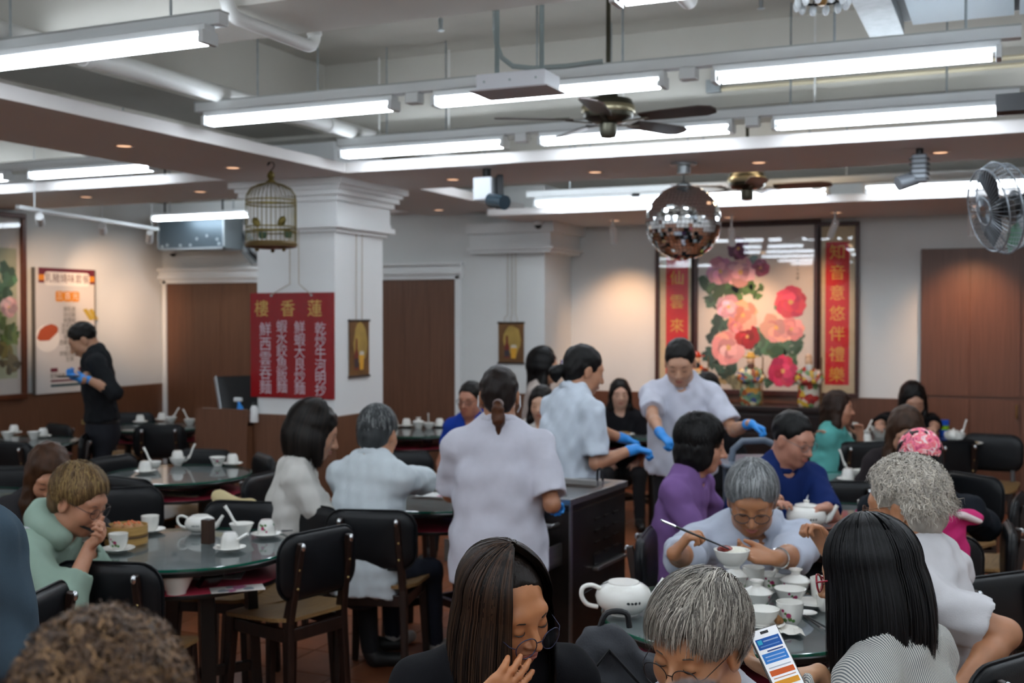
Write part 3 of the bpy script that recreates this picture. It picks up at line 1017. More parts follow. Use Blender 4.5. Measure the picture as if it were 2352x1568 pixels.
# the large peony painting with a couplet on either side
t, u0, z0, u1, z1 = framed(PB, 1592, 512, 1884, 912, 'large framed peony painting behind the porcelain figures', 'painting', .055)
for px, py, r, c in ((1640, 655, 34, '4a6b46'), (1675, 665, 34, '3f6a3e'), (1708, 660, 30, '4a7440'), (1738, 668, 20, '4a7440'), (1632, 690, 24, '4d6b5a'), (1650, 745, 30, '3c5a50'), (1634, 775, 22, '3c5650'),
                     (1642, 815, 30, '35544c'), (1672, 842, 32, '3c5c52'), (1752, 778, 28, '5a7f66'), (1780, 800, 34, '4e7a5c'), (1812, 790, 32, '4b705a'), (1833, 770, 20, '476a58'), (1818, 822, 18, '5a8064'), (1740, 800, 20, '4a6d5a'),
                     (1645, 880, 26, 'a8946c'), (1690, 880, 22, '8d8a68'), (1765, 880, 16, '47705c'), (1830, 875, 14, '47705c'), (1800, 712, 24, '567a5a'), (1640, 625, 24, '56725a'), (1730, 600, 16, '6a8a86')):
    leaves(PB, t, rnd, px, py, r, c, .0135)
for px, py, r, c in ((1697, 571, 22, '74405e'), (1656, 622, 28, 'c98aa0'), (1702, 625, 30, 'd6a0ac'), (1748, 615, 18, '98506c'), (1674, 704, 24, 'd9a5b8'), (1707, 724, 30, 'ef9a88'), (1717, 773, 24, 'a01c26'),
                     (1674, 798, 34, 'efa4a0'), (1817, 694, 32, 'd94660'), (1784, 752, 31, 'efaaa2'), (1819, 755, 24, 'ee9a98'), (1799, 852, 31, 'c4305c'), (1690, 745, 16, 'e88a90')):
    peony(PB, t, rnd, px, py, r, c, .0150)
me_u, me_z = PB.px(1833, 600)
for k in range(5):
    PB.text('國色天香圖'[k], me_u, me_z - .04 * k, .03, pbr('ink_grey', '6a645c', .8), t, .0145)
settle(t)
for (xa, xb, ra, rb_, chars, lb, dx) in ((1508, 1597, 1531, 1581, '羣仙雲來五福', 'framed red couplet scroll left of the peony painting', 0), (1879, 1973, 1897, 1950, '知音意悠伴禮樂', 'framed red couplet scroll right of the peony painting', 0)):
    t, u0, z0, u1, z1 = framed(PB, xa, 512, xb, 912, lb, 'scroll', .035, mat_m=M_silk)
    a = PB.px(ra, 556); b = PB.px(rb_, 884)
    PB.box(MB(), a[0], b[1], b[0], a[1], .012, .015).build('red_paper', M_red, t, smooth=False)
    n = len(chars)
    for k, ch in enumerate(chars):
        PB.text(ch, (a[0] + b[0]) / 2, a[1] - (k + .55) * (a[1] - b[1]) / n, .15, M_gold, t, .0165, .0)
    settle(t)

# painting on the left wall
PLW = Pl('X', XL + .03)
t, u0, z0, u1, z1 = framed(PLW, -150, 470, 56, 914, 'framed flower painting at the left edge of the left wall', 'painting', .05, fmat=wood('frame_orange', '43200f', '6b3417', .4))
a = PLW.px(-120, 560); b = PLW.px(38, 868)
PLW.box(MB(), a[0], b[1], b[0], a[1], .012, .0135).build('paper', pbr('paper_green', 'a9a98a', .8, noise=.2, nscale=3), t, smooth=False)
for px, py, r, c in ((10, 620, 22, '4c7058'), (24, 640, 16, '5a8a60'), (8, 670, 22, '4c7058'), (0, 735, 20, '6f8a50'), (14, 770, 26, '6d8040'), (28, 760, 14, '54743c'), (4, 800, 24, '86753c'), (20, 830, 24, '7a6844'), (-20, 690, 30, '5a7a58')):
    leaves(PLW, t, rnd, px, py, r, c, .0140)
peony(PLW, t, rnd, 18, 705, 17, 'c9a0a0', .016)
settle(t)
# menu poster on the left wall
t = thing('menu_poster', 'tall printed menu poster on the left wall behind the man in black', 'poster')
a = PLW.px(74, 613); b = PLW.px(217, 895)
base_of(t, PLW, (a[0] + b[0]) / 2, b[1])
U = lambda f: a[0] + (b[0] - a[0]) * f
Z = lambda f: a[1] + (b[1] - a[1]) * f
PLW.box(MB(), U(0), Z(1), U(1), Z(0), 0, .02).build('board', pbr('poster_paper', 'd5cdc6', .55), t, smooth=False)
for r_ in ((-.015, 0, .015, 1), (.985, 0, 1.0, 1)):
    PLW.box(MB(), U(r_[0]), Z(r_[3]), U(r_[2]), Z(r_[1]), 0, .026).build('edge_strip', pbr('poster_edge', '6f6a62', .4, .4), t, smooth=False)
PLW.box(MB(), U(.07), Z(.12), U(1), Z(.0), .0, .0215).build('header_band', pbr('ink_maroon', '6a2030', .6), t, smooth=False)
for f0, f1 in ((.07, .2), (.86, 1.0)):
    PLW.box(MB(), U(f0), Z(.10), U(f1), Z(.055), .0, .0222).build('gold_tab', pbr('ink_orange', 'e08a20', .6), t, smooth=False)
cx, cz = U(.53), Z(.085)
hw, hh = (U(.9) - U(.16)) / 2, (Z(.03) - Z(.14)) / 2
mb = MB(); PLW.flat(mb, [(cx + x, cz + y) for x, y in rounded(hw * 2, hh * 2, hh * .6)], .0228); mb.build('title_plate', pbr('poster_cream', 'efe6dc', .6), t, smooth=False)
PLW.text('乳豬燒味套餐', cx, cz, .10, pbr('ink_brown', '6a3a34', .7), t, .0236)
for k in range(3):
    c0 = U(.40 + .13 * k)
    mb = MB(); PLW.flat(mb, [(c0 + x, Z(.225) + y) for x, y in rounded(.105, .105, .02)], .0222); mb.build('orange_tile', pbr('ink_orange', 'e08a20'), t, smooth=False)
    PLW.text('三百元'[k], c0, Z(.225), .08, pbr('poster_cream', 'efe6dc'), t, .0230)
for k, s_ in enumerate(('燒乳豬', '白切雞', '椒鹽蝦', '清蒸魚件', '菜膽上湯', '瑤柱羹', '西蘭花帶子', '炒飯', '伊麵及甜品', '生果')):
    PLW.text(s_, U(.56), Z(.33 + .045 * k), .055, pbr('ink_grey', '6a645c'), t, .0216)
cz = Z(.56); cx = U(.2)
mb = MB(); PLW.flat(mb, blob(rnd, (cx, cz), .16, 20, 0, .85), .0216); mb.build('dish_print', pbr('poster_cream', 'efe6dc'), t, smooth=False)
mb = MB(); PLW.flat(mb, blob(rnd, (cx, cz + .05), .14, 12, .15, .5, .35), .0224); mb.build('roast_print', pbr('ink_roast', 'b4502c', .6), t, smooth=False)
for k in range(2):
    mb = MB(); PLW.flat(mb, [(U(.78 + .1 * k), Z(.33)), (U(.85 + .1 * k), Z(.32)), (U(.97 + .08 * k), Z(.41)), (U(.90 + .08 * k), Z(.42))], .0222); mb.build('ribbon_print', pbr('ink_yellow', 'b89a3a', .6), t, smooth=False)
PLW.box(MB(), U(.25), Z(.95), U(.75), Z(.93), 0, .0222).build('footer_line', pbr('ink_teal', '2c4a50', .6), t, smooth=False)
PLW.box(MB(), U(.25), Z(.91), U(.75), Z(.895), 0, .0222).build('footer_line', pbr('ink_maroon', '6a2030'), t, smooth=False)
PLW.box(MB(), U(.25), Z(.83), U(.36), Z(.80), 0, .0222).build('footer_mark', pbr('ink_maroon', '6a2030'), t, smooth=False)
PLW.box(MB(), U(.70), Z(.83), U(.80), Z(.80), 0, .0222).build('footer_mark', pbr('ink_maroon', '6a2030'), t, smooth=False)
PLW.text('堂食供應', U(.36), Z(.865), .05, pbr('ink_grey', '6a645c'), t, .0216)
settle(t)

# red sign board on the pillar
PC = Pl('Y', PY0 - .012)
t = thing('sign_board', 'red acrylic sign with gold and white Chinese lettering hanging on the pillar', 'sign')
a = PC.px(577, 673); b = PC.px(769, 917)
base_of(t, PC, (a[0] + b[0]) / 2, b[1])
PC.box(MB(), a[0], b[1], b[0], a[1], 0, .012).build('board', pbr('acrylic_red', '8c0410', .15, coat=.1), t, smooth=False)
U = lambda f: a[0] + (b[0] - a[0]) * f
Z = lambda f: a[1] + (b[1] - a[1]) * f
for ch, f in zip('樓香蓮', (.14, .46, .78)):
    PC.text(ch, U(f), Z(.16), .135, pbr('sign_gold', 'c9a255', .35, .3), t, .0136, .0)
M_sw = pbr('sign_white', 'cbb6c0', .5)
for f, txt, zz in ((.185, '鮮西雲吞麵', .27), (.385, '蝦水餃魚飯麵', .25), (.60, '鮮蝦大良炒麵', .26), (.845, '乾炒牛河明抄', .27)):
    n = len(txt)
    for k, ch in enumerate(txt):
        o = PC.text(ch, U(f), Z(zz + .02 + (k + .5) * (.69 / n)), min(.115, .62 / n), M_sw, t, .0136, .0)
for f in (.26, .74):
    PC.box(MB(), U(f) - .008, Z(.025) - .008, U(f) + .008, Z(.025) + .008, .012, .016).build('stud', M_galv, t)
ua, za = PC.px(672, 652)
M_cord = pbr('cord_beige', 'a99d88', .8)
for f, du in ((.26, -.01), (.74, .07)):
    MB().tube([PC.p3(U(f), Z(.02), .018), PC.p3(ua + du, za, .02), PC.p3(ua + du, 2.38, .02)], .004, 6).build('cord', M_cord, t)
settle(t)

# two beer posters on cords
def beer(pl, x0, y0, x1, y1, label, cords, ytop):
    t = thing('beer_poster', label, 'poster', group='beer posters')
    a = pl.px(x0, y0); b = pl.px(x1, y1)
    if a[0] > b[0]: a, b = (b[0], a[1]), (a[0], b[1])
    base_of(t, pl, (a[0] + b[0]) / 2, b[1])
    U = lambda f: a[0] + (b[0] - a[0]) * f
    Z = lambda f: a[1] + (b[1] - a[1]) * f
    pl.box(MB(), U(0), Z(1), U(1), Z(0), 0.004, .012).build('sheet', pbr('beer_brown', '6a4824', .5, noise=.35, nscale=6), t, smooth=False)
    for f in (0, 1):
        MB().tube([pl.p3(U(-.03), Z(f), .012), pl.p3(U(1.03), Z(f), .012)], .009, 8).build('rod', pbr('rod_dark', '2c1e14', .5), t)
    w = U(1) - U(0); h = Z(0) - Z(1)
    mb = MB(); pl.flat(mb, blob(rnd, (U(.55), Z(.42)), w * .36, 16, .12, 1.5), .0126); mb.build('glow_print', pbr('beer_gold', 'a88a45', .5, noise=.2, nscale=8), t, smooth=False)
    mb = MB(); pl.flat(mb, [(U(.34) + w * x, Z(.88) + h * y) for x, y in ((-.1, 0), (.1, 0), (.1, .28), (.045, .38), (.04, .56), (-.04, .56), (-.045, .38), (-.1, .28))], .0132); mb.build('bottle_print', pbr('beer_bottle', '6e2418', .4), t, smooth=False)
    mb = MB(); pl.flat(mb, [(U(.34) + w * x, Z(.88) + h * y) for x, y in ((-.1, .04), (.1, .04), (.1, .2), (-.1, .2))], .0138); mb.build('bottle_label', pbr('beer_label', '3a3038', .5), t, smooth=False)
    mb = MB(); pl.flat(mb, [(U(.60) + w * x, Z(.88) + h * y) for x, y in ((-.09, 0), (.09, 0), (.13, .26), (-.11, .26))], .0132); mb.build('glass_print', pbr('beer_yellow', 'd9a032', .4), t, smooth=False)
    mb = MB(); pl.flat(mb, [(U(.60) + w * x, Z(.88) + h * y) for x, y in ((-.11, .26), (.13, .26), (.10, .33), (-.08, .33))], .0134); mb.build('foam_print', pbr('beer_foam', 'cfc8bc', .6), t, smooth=False)
    for f, f2 in cords:
        MB().tube([pl.p3(U(f), Z(0), .016), pl.p3(U(f), Z(-.12), .018), pl.p3(U(f2), Z(-.2), .018), pl.p3(U(f2), ytop, .02)], .0035, 6).build('cord', M_cord, t)
    settle(t)


beer(Pl('X', PX1 + .002), 800, 736, 845, 862, 'narrow brown beer poster hanging on the side of the pillar', ((.3, .3), (.6, .6)), 2.36)
beer(Pl('Y', YM - .002), 1146, 741, 1204, 834, 'brown beer poster hanging on the white back wall', ((.25, .38), (.75, .7), (.5, .55)), zb)

# altar sideboard and porcelain figures ---------------------------------------------
M_ros = wood('rosewood', '140c0b', '2a1916', .3, (6, 40, 40))
zt = WY(1750, 930, 10.5).z
xa, xb = WY(1560, 930, 10.5).x, WY(1905, 930, 10.5).x
t = thing('sideboard', 'dark carved rosewood sideboard under the peony painting', 'sideboard', ((xa + xb) / 2, 10.6, 0))
w = (xb - xa) / 2
MB().box(-w, -.24, zt - .05, w, .24, zt).build('top', M_ros, t, smooth=False, bev=.008)
MB().box(-w + .04, -.20, .22, w - .04, .20, zt - .05).build('body', M_ros, t, smooth=False)
for k in range(3):
    ww = (2 * w - .12) / 3
    dr = MB().box(-w + .06 + k * ww + .01, -.215, zt - .22, -w + .06 + (k + 1) * ww - .01, -.2, zt - .08).build('drawer', M_ros, t, smooth=False, bev=.004)
    MB().tube([(-w + .06 + (k + .42) * ww, -.225, zt - .15), (-w + .06 + (k + .58) * ww, -.225, zt - .15)], .006, 8).build('handle', pbr('brass_dull', '8a6a3e'), dr)
    MB().box(-w + .06 + k * ww + .01, -.212, .26, -w + .06 + (k + 1) * ww - .01, -.2, zt - .25).build('door', M_ros, t, smooth=False, bev=.004)
for sx in (-1, 1):
    for sy in (-1, 1):
        MB().bar((sx * (w - .06), sy * .17, 0), (sx * (w - .06), sy * .17, .23), .07, .07).build('leg', M_ros, t, smooth=False)


def porcelain(name, cols):
    m = bpy.data.materials.new(name); m.use_nodes = True
    N = NT(m); p = N.n['Principled BSDF']
    tc = N.add('ShaderNodeTexCoord'); v = N.add('ShaderNodeTexVoronoi', i_Scale=26.0)
    N.link(tc.outputs['Object'], v.inputs['Vector'])
    rp = N.add('ShaderNodeValToRGB'); rp.color_ramp.interpolation = 'CONSTANT'
    n = len(cols)
    while len(rp.color_ramp.elements) < n: rp.color_ramp.elements.new(.5)
    for i, c in enumerate(cols):
        rp.color_ramp.elements[i].position = i / n; rp.color_ramp.elements[i].color = lin(c)
    sp = N.add('ShaderNodeSeparateColor'); N.link(v.outputs['Color'], sp.inputs[0])
    N.link(sp.outputs[0], rp.inputs[0]); N.link(rp.outputs[0], p.inputs['Base Color'])
    p.inputs['Roughness'].default_value = .15
    return m


M_skinp = pbr('porcelain_skin', 'd8ae8a', .3)
figs = (((1600, 930), 'porcelain figure with red hat half hidden behind the waitress', ('b8452c', '2d2620', 'c8934c', 'd8c8a0', '6a2a20'), '1c1512', 'b4381e'),
        ((1724, 928), 'tall porcelain figure in flowered green and gold robe', ('5d7a62', 'c28a3c', 'd6c9a4', '96502e', '44527c', '7f9a7a'), '5a3320', 'c8a04a'),
        ((1857, 930), 'porcelain figure with long white beard and red robe', ('a8342c', 'cfc6b4', '6c8a5a', 'c9a23c', '8a2c30', 'd0b8a8'), 'd8d4cc', None))
for (x, y), lb, cols, beard, hat in figs:
    q = WY(x, y, 10.45)
    t = thing('porcelain_figure', lb, 'figurine', (q.x, 10.45, zt), R(15), group='porcelain figures on the sideboard')
    mp = porcelain('porcelain_' + beard, cols)
    MB().lathe([(.085, 0), (.095, .01), (.10, .03), (.098, .10), (.092, .20), (.10, .27), (.09, .32), (.05, .355), (.03, .37)], 20, sy=.72).build('robe', mp, t)
    for s_ in (-1, 1):
        MB().tube([(s_ * .075, 0, .32), (s_ * .105, -.04, .26), (s_ * .07, -.085, .23), (s_ * .015, -.09, .235)], (.03, .036, .034, .022), 10).build('sleeve', mp, t)
    MB().ball((0, -.01, .405), .036, 14, 10, .045).build('head', M_skinp, t)
    MB().lathe([(.004, .24), (.018, .28), (.028, .34), (.030, .375), (.02, .385)], 10, (0, -.04, 0), sy=.5).build('beard', pbr('porcelain_hair_' + beard, beard, .35), t)
    if hat:
        MB().lathe([(.04, .43), (.045, .445), (.036, .46), (.026, .485), (.012, .49)], 14).build('hat', pbr('porcelain_hat_' + hat, hat, .2), t)
        MB().tube([(-.075, 0, .447), (.075, 0, .447)], .006, 8).build('hat_wing', pbr('porcelain_hat_' + hat, hat), t)
    else:
        MB().ball((0, 0, .45), .032, 12, 8, .03).build('brow', M_skinp, t)
    MB().tube([(.10, -.06, .0), (.105, -.065, .45)], .006, 6).build('staff', pbr('staff', '6a4a22', .4), t)

# cashier counter left of the pillar ------------------------------------------------
q0, q1 = WY(448, 936, 7.12), WY(588, 936, 7.12)
zc = q0.z
t = thing('cashier_counter', 'brown laminate cashier counter beside the pillar', 'counter', ((q0.x + q1.x) / 2, 7.15, 0))
q1.x = PX0 - .03
w = (q1.x - q0.x) / 2
t.location.x = (q0.x + q1.x) / 2
fp = [(-w, 0), (w, 0), (w, zc), (-w + .06, zc)] + [(-w + .06 - .06 * math.sin(R(a)), zc - .06 + .06 * math.cos(R(a))) for a in range(15, 91, 15)]
MB().plate([(x, -.03, z) for x, z in fp], (0, 1, 0), .03).build('front_panel', M_lam, t, smooth=False)
MB().box(-w + .03, 0, 0, w, .55, zc - .12).build('body', M_lam, t, smooth=False)
MB().box(-w, 0, 0, -w + .03, .6, zc - .1).build('side_panel', M_lam, t, smooth=False)
MB().box(-w + .02, -.02, zc - .125, w, .6, zc - .10).build('worktop', pbr('worktop', '3a2820', .4), t, smooth=False)
q = WY(545, 895, 7.3)
t = thing('register_screen', 'black till screen standing on the cashier counter', 'screen', (q.x, 7.35, zc - .10))
mb = MB().box(-.17, -.02, 0, .17, .02, .30); mb.xf(Matrix.Translation((0, 0, .06)) @ Matrix.Rotation(R(-24), 4, 'X') @ Matrix.Rotation(R(0), 4, 'Z'))
t.rotation_euler = (0, 0, R(58))
mb.build('display', M_black, t, smooth=False, bev=.01)
MB().bar((0, .05, 0), (0, .06, .17), .08, .04).build('stand', M_dark, t, smooth=False)
MB().lathe([(.10, 0), (.10, .012), (.02, .018)], 18, (0, .06, 0)).build('foot', M_dark, t)
mb = MB().box(-.172, -.025, .0, -.166, .022, .302); mb.xf(Matrix.Translation((0, 0, .06)) @ Matrix.Rotation(R(-24), 4, 'X'))
mb.build('edge', pbr('screen_edge', 'b8bcc0', .3, .5), t, smooth=False)
q = WY(556, 918, 7.16)
t = thing('spray_bottle', 'bright blue spray bottle on the cashier counter', 'bottle', (q.x, 7.17, zc - .10))
MB().lathe([(.022, 0), (.026, .01), (.026, .11), (.012, .14), (.012, .16)], 14).xf(Matrix.Rotation(R(-14), 4, 'Y')).build('bottle', pbr('bottle_blue', '1e86d8', .35), t)
MB().bx((-.045, 0, .172), (.07, .025, .03)).build('nozzle', pbr('nozzle_white', 'd8dcdc', .4), t, smooth=False, bev=.005)
q = WY(580, 920, 7.16)
t = thing('paper_roll', 'small white dispenser beside the blue spray bottle', 'dispenser', (q.x, 7.18, zc - .10))
MB().lathe([(.03, 0), (.034, .01), (.03, .10), (.02, .125), (.015, .13)], 16).build('body', M_trim, t)
MB().lathe([(.016, .13), (.018, .14), (.008, .155)], 12).build('cap', M_black, t)
# ------------------------------------------------------------------ chairs
M_leather = pbr('black_leatherette', '0e1013', .38, noise=.1, nscale=25, bump=.12, bscale=220, spec=.3)
M_post = wood('chair_wood', '1a0f0b', '2b1a13', .38, (30, 30, 2))
M_seat = wood('ply_seat', '765a38', '98774a', .42, (3, 30, 30))
M_chrome = pbr('chrome', 'c8cacc', .15, 1.0)


def grid_surface(mb, f, nu, nv):
    k = len(mb.v)
    for i in range(nu + 1):
        for j in range(nv + 1):
            mb.v.append(tuple(f(i / nu, j / nv)))
    for i in range(nu):
        for j in range(nv):
            a = k + i * (nv + 1) + j
            mb.face(a, a + nv + 1, a + nv + 2, a + 1)
    return mb


def pad_mesh():
    mb = MB(); pts = rounded(.43, .27, .085, 6); n = len(pts)
    # closed, padded back: rings from the rim to the middle on both sides
    rings = [(0.0, 1.0), (.012, .985), (.020, .93), (.026, .75), (.029, .4)]
    def P(x, z, y): return (x, -.19 - .10 * (z - .0) * .25 + y - (x * x) * .35 * -1 * .6, z)
    for side in (-1, 1):
        k = len(mb.v)
        for y, s in rings:
            for x, z in pts:
                mb.v.append(P(x * s, .685 + z * s, side * y))
        c = len(mb.v); mb.v.append(P(0, .685, side * .03))
        for r_ in range(len(rings) - 1):
            for i in range(n):
                j = (i + 1) % n
                q = (k + r_ * n + i, k + r_ * n + j, k + (r_ + 1) * n + j, k + (r_ + 1) * n + i)
                mb.face(*(q if side < 0 else q[::-1]))
        for i in range(n):
            j = (i + 1) % n
            q = (k + (len(rings) - 1) * n + i, k + (len(rings) - 1) * n + j, c)
            mb.face(*(q if side < 0 else q[::-1]))
    return mb


chair0 = thing('dining_chair', 'x', 'chair')
pad_mesh().build('backrest', M_leather, chair0)
pr = MB(); pr.tube([(x, -.19 - .025 * (.685 + z) + x * x * .21, .685 + z) for x, z in rounded(.438, .278, .088, 6)], .005, 6, closed=True)
pr.build('piping', M_leather, chair0.children[0])
mb = MB(); pts = rounded(.42, .41, .09, 5)
def seat_z(x, y): return .445 + .25 * x * x + .10 * max(0, -y) ** 1.5 - .02 * max(0, y) / .2
for s, zz in ((1, 0), (1, .016)):
    for x, y in pts: mb.v.append((x, y, seat_z(x, y) + zz))
n = len(pts)
for i in range(n):
    j = (i + 1) % n; mb.face(i, j, n + j, n + i)
for z0, fl in ((0, 1), (.016, 0)):
    k = len(mb.v)
    for s in (.66, .33):
        for x, y in pts: mb.v.append((x * s, y * s, seat_z(x * s, y * s) + z0))
    mb.v.append((0, 0, seat_z(0, 0) + z0)); b0 = n if not fl else 0
    rings = [b0, k, k + n]
    for r_ in range(2):
        for i in range(n):
            j = (i + 1) % n; q = (rings[r_] + i, rings[r_] + j, rings[r_ + 1] + j, rings[r_ + 1] + i)
            mb.face(*(q if not fl else q[::-1]))
    for i in range(n):
        j = (i + 1) % n; q = (rings[2] + i, rings[2] + j, k + 2 * n)
        mb.face(*(q if not fl else q[::-1]))
mb.build('seat', M_seat, chair0)
for sx in (-1, 1):
    MB().bar((sx * .165, -.205, 0), (sx * .15, -.185, .46), .034, .03, up=(1, 0, 0), w2=.045, h2=.034).build('leg', M_post, chair0, smooth=False, bev=.005)
    MB().bar((sx * .15, -.185, .45), (sx * .135, -.252, .79), .045, .034, up=(1, 0, 0), w2=.03, h2=.026).build('back_post', M_post, chair0, smooth=False, bev=.005)
    MB().bar((sx * .185, .18, 0), (sx * .165, .155, .44), .03, .03, w2=.042, h2=.042).build('leg', M_post, chair0, smooth=False, bev=.005)
    MB().bar((sx * .16, -.18, .40), (sx * .165, .155, .40), .026, .055).build('side_rail', M_post, chair0, smooth=False, bev=.004)
    MB().ball((0, 0, 0), .012, 10, 8, .018).build('bolt_cap', M_chrome, chair0, loc=(sx * .135, -.262, .775))
    for z in (.60, .68):
        MB().ball((sx * .142, -.245 + (.68 - z) * .1, z), .006, 8, 6).build('screw', pbr('brass_screw', 'b8a06a', .3, .8), chair0)
MB().bar((-.16, .16, .40), (.16, .16, .40), .026, .055).build('front_rail', M_post, chair0, smooth=False, bev=.004)
MB().bar((-.15, -.19, .40), (.15, -.19, .40), .026, .055).build('rear_rail', M_post, chair0, smooth=False, bev=.004)
_ch = []
GROUND = []


def chair(px, py, d, heading, label):
    """px, py: middle of the back's upper edge at depth d"""
    p = W(px, py, d); f = hd(heading)
    c = p + f * .215
    o = chair0 if not _ch else dup(chair0)
    _ch.append(o)
    o.location = (c.x, c.y, 0); o.rotation_euler = (0, 0, hz(heading))
    tag(o, label, 'chair', 'black leather dining chairs')
    return o


# ------------------------------------------------------------------ tables
M_ttop = pbr('table_black', '100e0c', .3, noise=.1, nscale=5)
M_shelf = pbr('shelf_red', 'ac3446', .42, noise=.12, nscale=6)
M_tglass = pane('table_glass', (.95, .97, .97, 1), 1.55, .03)
M_tedge = pbr('glass_edge', '0f5a48', .08, spec=.7, coat=.3)
table0 = thing('dining_table', 'x', 'table')
MB().lathe([(.44, .712), (.446, .715), (.446, .730), (.44, .735)], 64).build('tabletop', M_ttop, table0)
MB().lathe([(.0005, .7355), (.438, .7355)], 64).build('top_laminate', pbr('top_grey', '8e9899', .45, noise=.15, nscale=9), table0)
MB().lathe([(.452, .737), (.455, .738), (.455, .747), (.452, .748)], 72, cap=False).build('glass_edge', M_tedge, table0)
g_ = MB(); g_.poly([(.4545 * math.cos(2 * math.pi * i / 72), .4545 * math.sin(2 * math.pi * i / 72), .7485) for i in range(72)])
g_.build('glass_top', M_tglass, table0, smooth=False)
MB().lathe([(.395, .615), (.402, .62), (.402, .633), (.395, .635)], 56).build('shelf', [M_shelf], table0)
MB().lathe([(.403, .616), (.405, .626), (.403, .6335)], 56, cap=False).build('shelf_edge', M_ttop, table0)
for k in range(4):
    a = R(45 + 90 * k); c, s = math.cos(a), math.sin(a)
    MB().bar((c * .38, s * .38, .70), (c * .25, s * .25, .625), .075, .03, up=(0, 0, 1)).build('brace', M_ttop, table0, smooth=False, bev=.004)
    MB().bar((c * .27, s * .27, .62), (c * .30, s * .30, 0), .06, .045, up=(c, s, 0)).build('leg', M_ttop, table0, smooth=False, bev=.004)
MB().bar((-.2, -.2, .2), (.2, .2, .2), .03, .04).bar((-.2, .2, .2), (.2, -.2, .2), .03, .04).build('cross_brace', M_ttop, table0, smooth=False)
_tb = []
TZ = .7495


def table(px, py, d, label, rz=0.0, sc=1.0):
    p = W(px, py, d)
    o = table0 if not _tb else dup(table0)
    _tb.append(o)
    o.location = (p.x, p.y, 0); o.rotation_euler = (0, 0, rz); o.scale = (sc, sc, 1)
    tag(o, label, 'table', 'round glass-topped tables')
    return o


table(431, 1254, 4.82, 'round glass table with steamer basket and teapot at the left', R(10))
table(408, 1085, 7.10, 'round glass table with white cups in front of the cashier counter', R(30))
table(40, 1012, 8.95, 'round table with upturned cups near the left wall', R(0))
table(362, 976, 10.2, 'round table with cups beyond the man in black', R(20))
table(1000, 1140, 6.15, 'round glass table the man in the white shirt eats at', R(15))
table(955, 990, 9.75, 'round table with a row of cups before the brown door', R(0))
table(1985, 1112, 6.75, 'round table with cup and saucer behind the pink cap', R(25))
table(2065, 1012, 9.05, 'wide round table crowded with dishes by the right panelling', R(5), 1.3)
table(1700, 1415, 3.72, 'nearest round glass table covered with tea bowls', R(12))
table(1950, 1192, 5.55, 'round glass table with white pot behind the eating man', R(40))
table(1462, 994, 9.6, 'round table with dishes behind the waitresses', R(0))
table(-110, 1150, 6.1, 'round glass table cut by the left edge', R(0))

# ------------------------------------------------------------------ chairs round them
chair(240, 1302, 4.15, 172, 'black chair with its back to the camera at the near left table')
chair(735, 1246, 4.80, 232, 'black chair with empty wooden seat pulled out right of the near left table')
chair(722, 1176, 5.45, 318, 'empty black chair on the far right side of the near left table')
chair(565, 1170, 5.55, 348, 'empty black chair on the far side of the near left table')
chair(850, 1172, 5.28, 172, 'black chair that the man in the white shirt sits on')
chair(95, 1345, 3.72, 265, 'black chair behind the person in blue at the left edge')
chair(290, 1105, 6.35, 150, 'black chair with its back to us left of the cup table')
chair(275, 1122, 6.0, 20, 'empty black chair behind the person in the green hoodie')
chair(610, 1046, 7.45, 300, 'empty black chair between the cup table and the woman in the white blouse')
chair(475, 1040, 7.75, 345, 'empty black chair on the far side of the cup table')
chair(252, 1054, 7.35, 60, 'black chair on the left side of the cup table')
chair(600, 1112, 6.55, 70, 'greyish black chair seen from its edge behind the white blouse')
chair(20, 1022, 8.2, 160, 'black chair cut by the left edge before the left wall table')
chair(196, 996, 8.75, 285, 'grey black chair in front of the man in black')
chair(137, 962, 9.6, 320, 'black chair behind the left wall table')
chair(366, 980, 9.5, 185, 'black chair with its back to us at the table beyond the man in black')
chair(302, 962, 10.75, 10, 'black chair by the back wall beside the man in black')
chair(40, 1115, 6.85, 10, 'black chair behind the table at the left edge')
chair(1478, 1186, 4.75, 75, 'black chair beside the food cart that the grey haired man sits on')
chair(2292, 1255, 3.95, 205, 'black chair behind the man in the white tee shirt')
chair(2325, 1172, 4.9, 250, 'black chair at the right edge above the white tee shirt man')
chair(2235, 1075, 6.5, 300, 'grey black chair right of the woman with the pink bag')
chair(2280, 1004, 8.75, 330, 'black chair in front of the right panelled doors')
chair(1935, 1118, 6.2, 178, 'black chair with its back to us right of the man in navy')
chair(1990, 1026, 8.2, 185, 'black chair with its back to us at the crowded table')
chair(2195, 1030, 8.3, 200, 'black chair beside the crowded table behind the pink cap')
chair(2135, 1118, 4.66, 172, 'black chair of the pink cap person')
chair(2345, 1110, 5.75, 240, 'black chair cut by the right edge')
chair(1405, 1500, 2.75, 150, 'black chair of the grey haired woman in front')
chair(2345, 1400, 3.0, 215, 'black chair at the lower right corner')
chair(920, 1028, 7.6, 10, 'dark chair behind the man in the white shirt')
chair(1590, 1030, 8.3, 160, 'black chair hidden behind the reaching waitress')

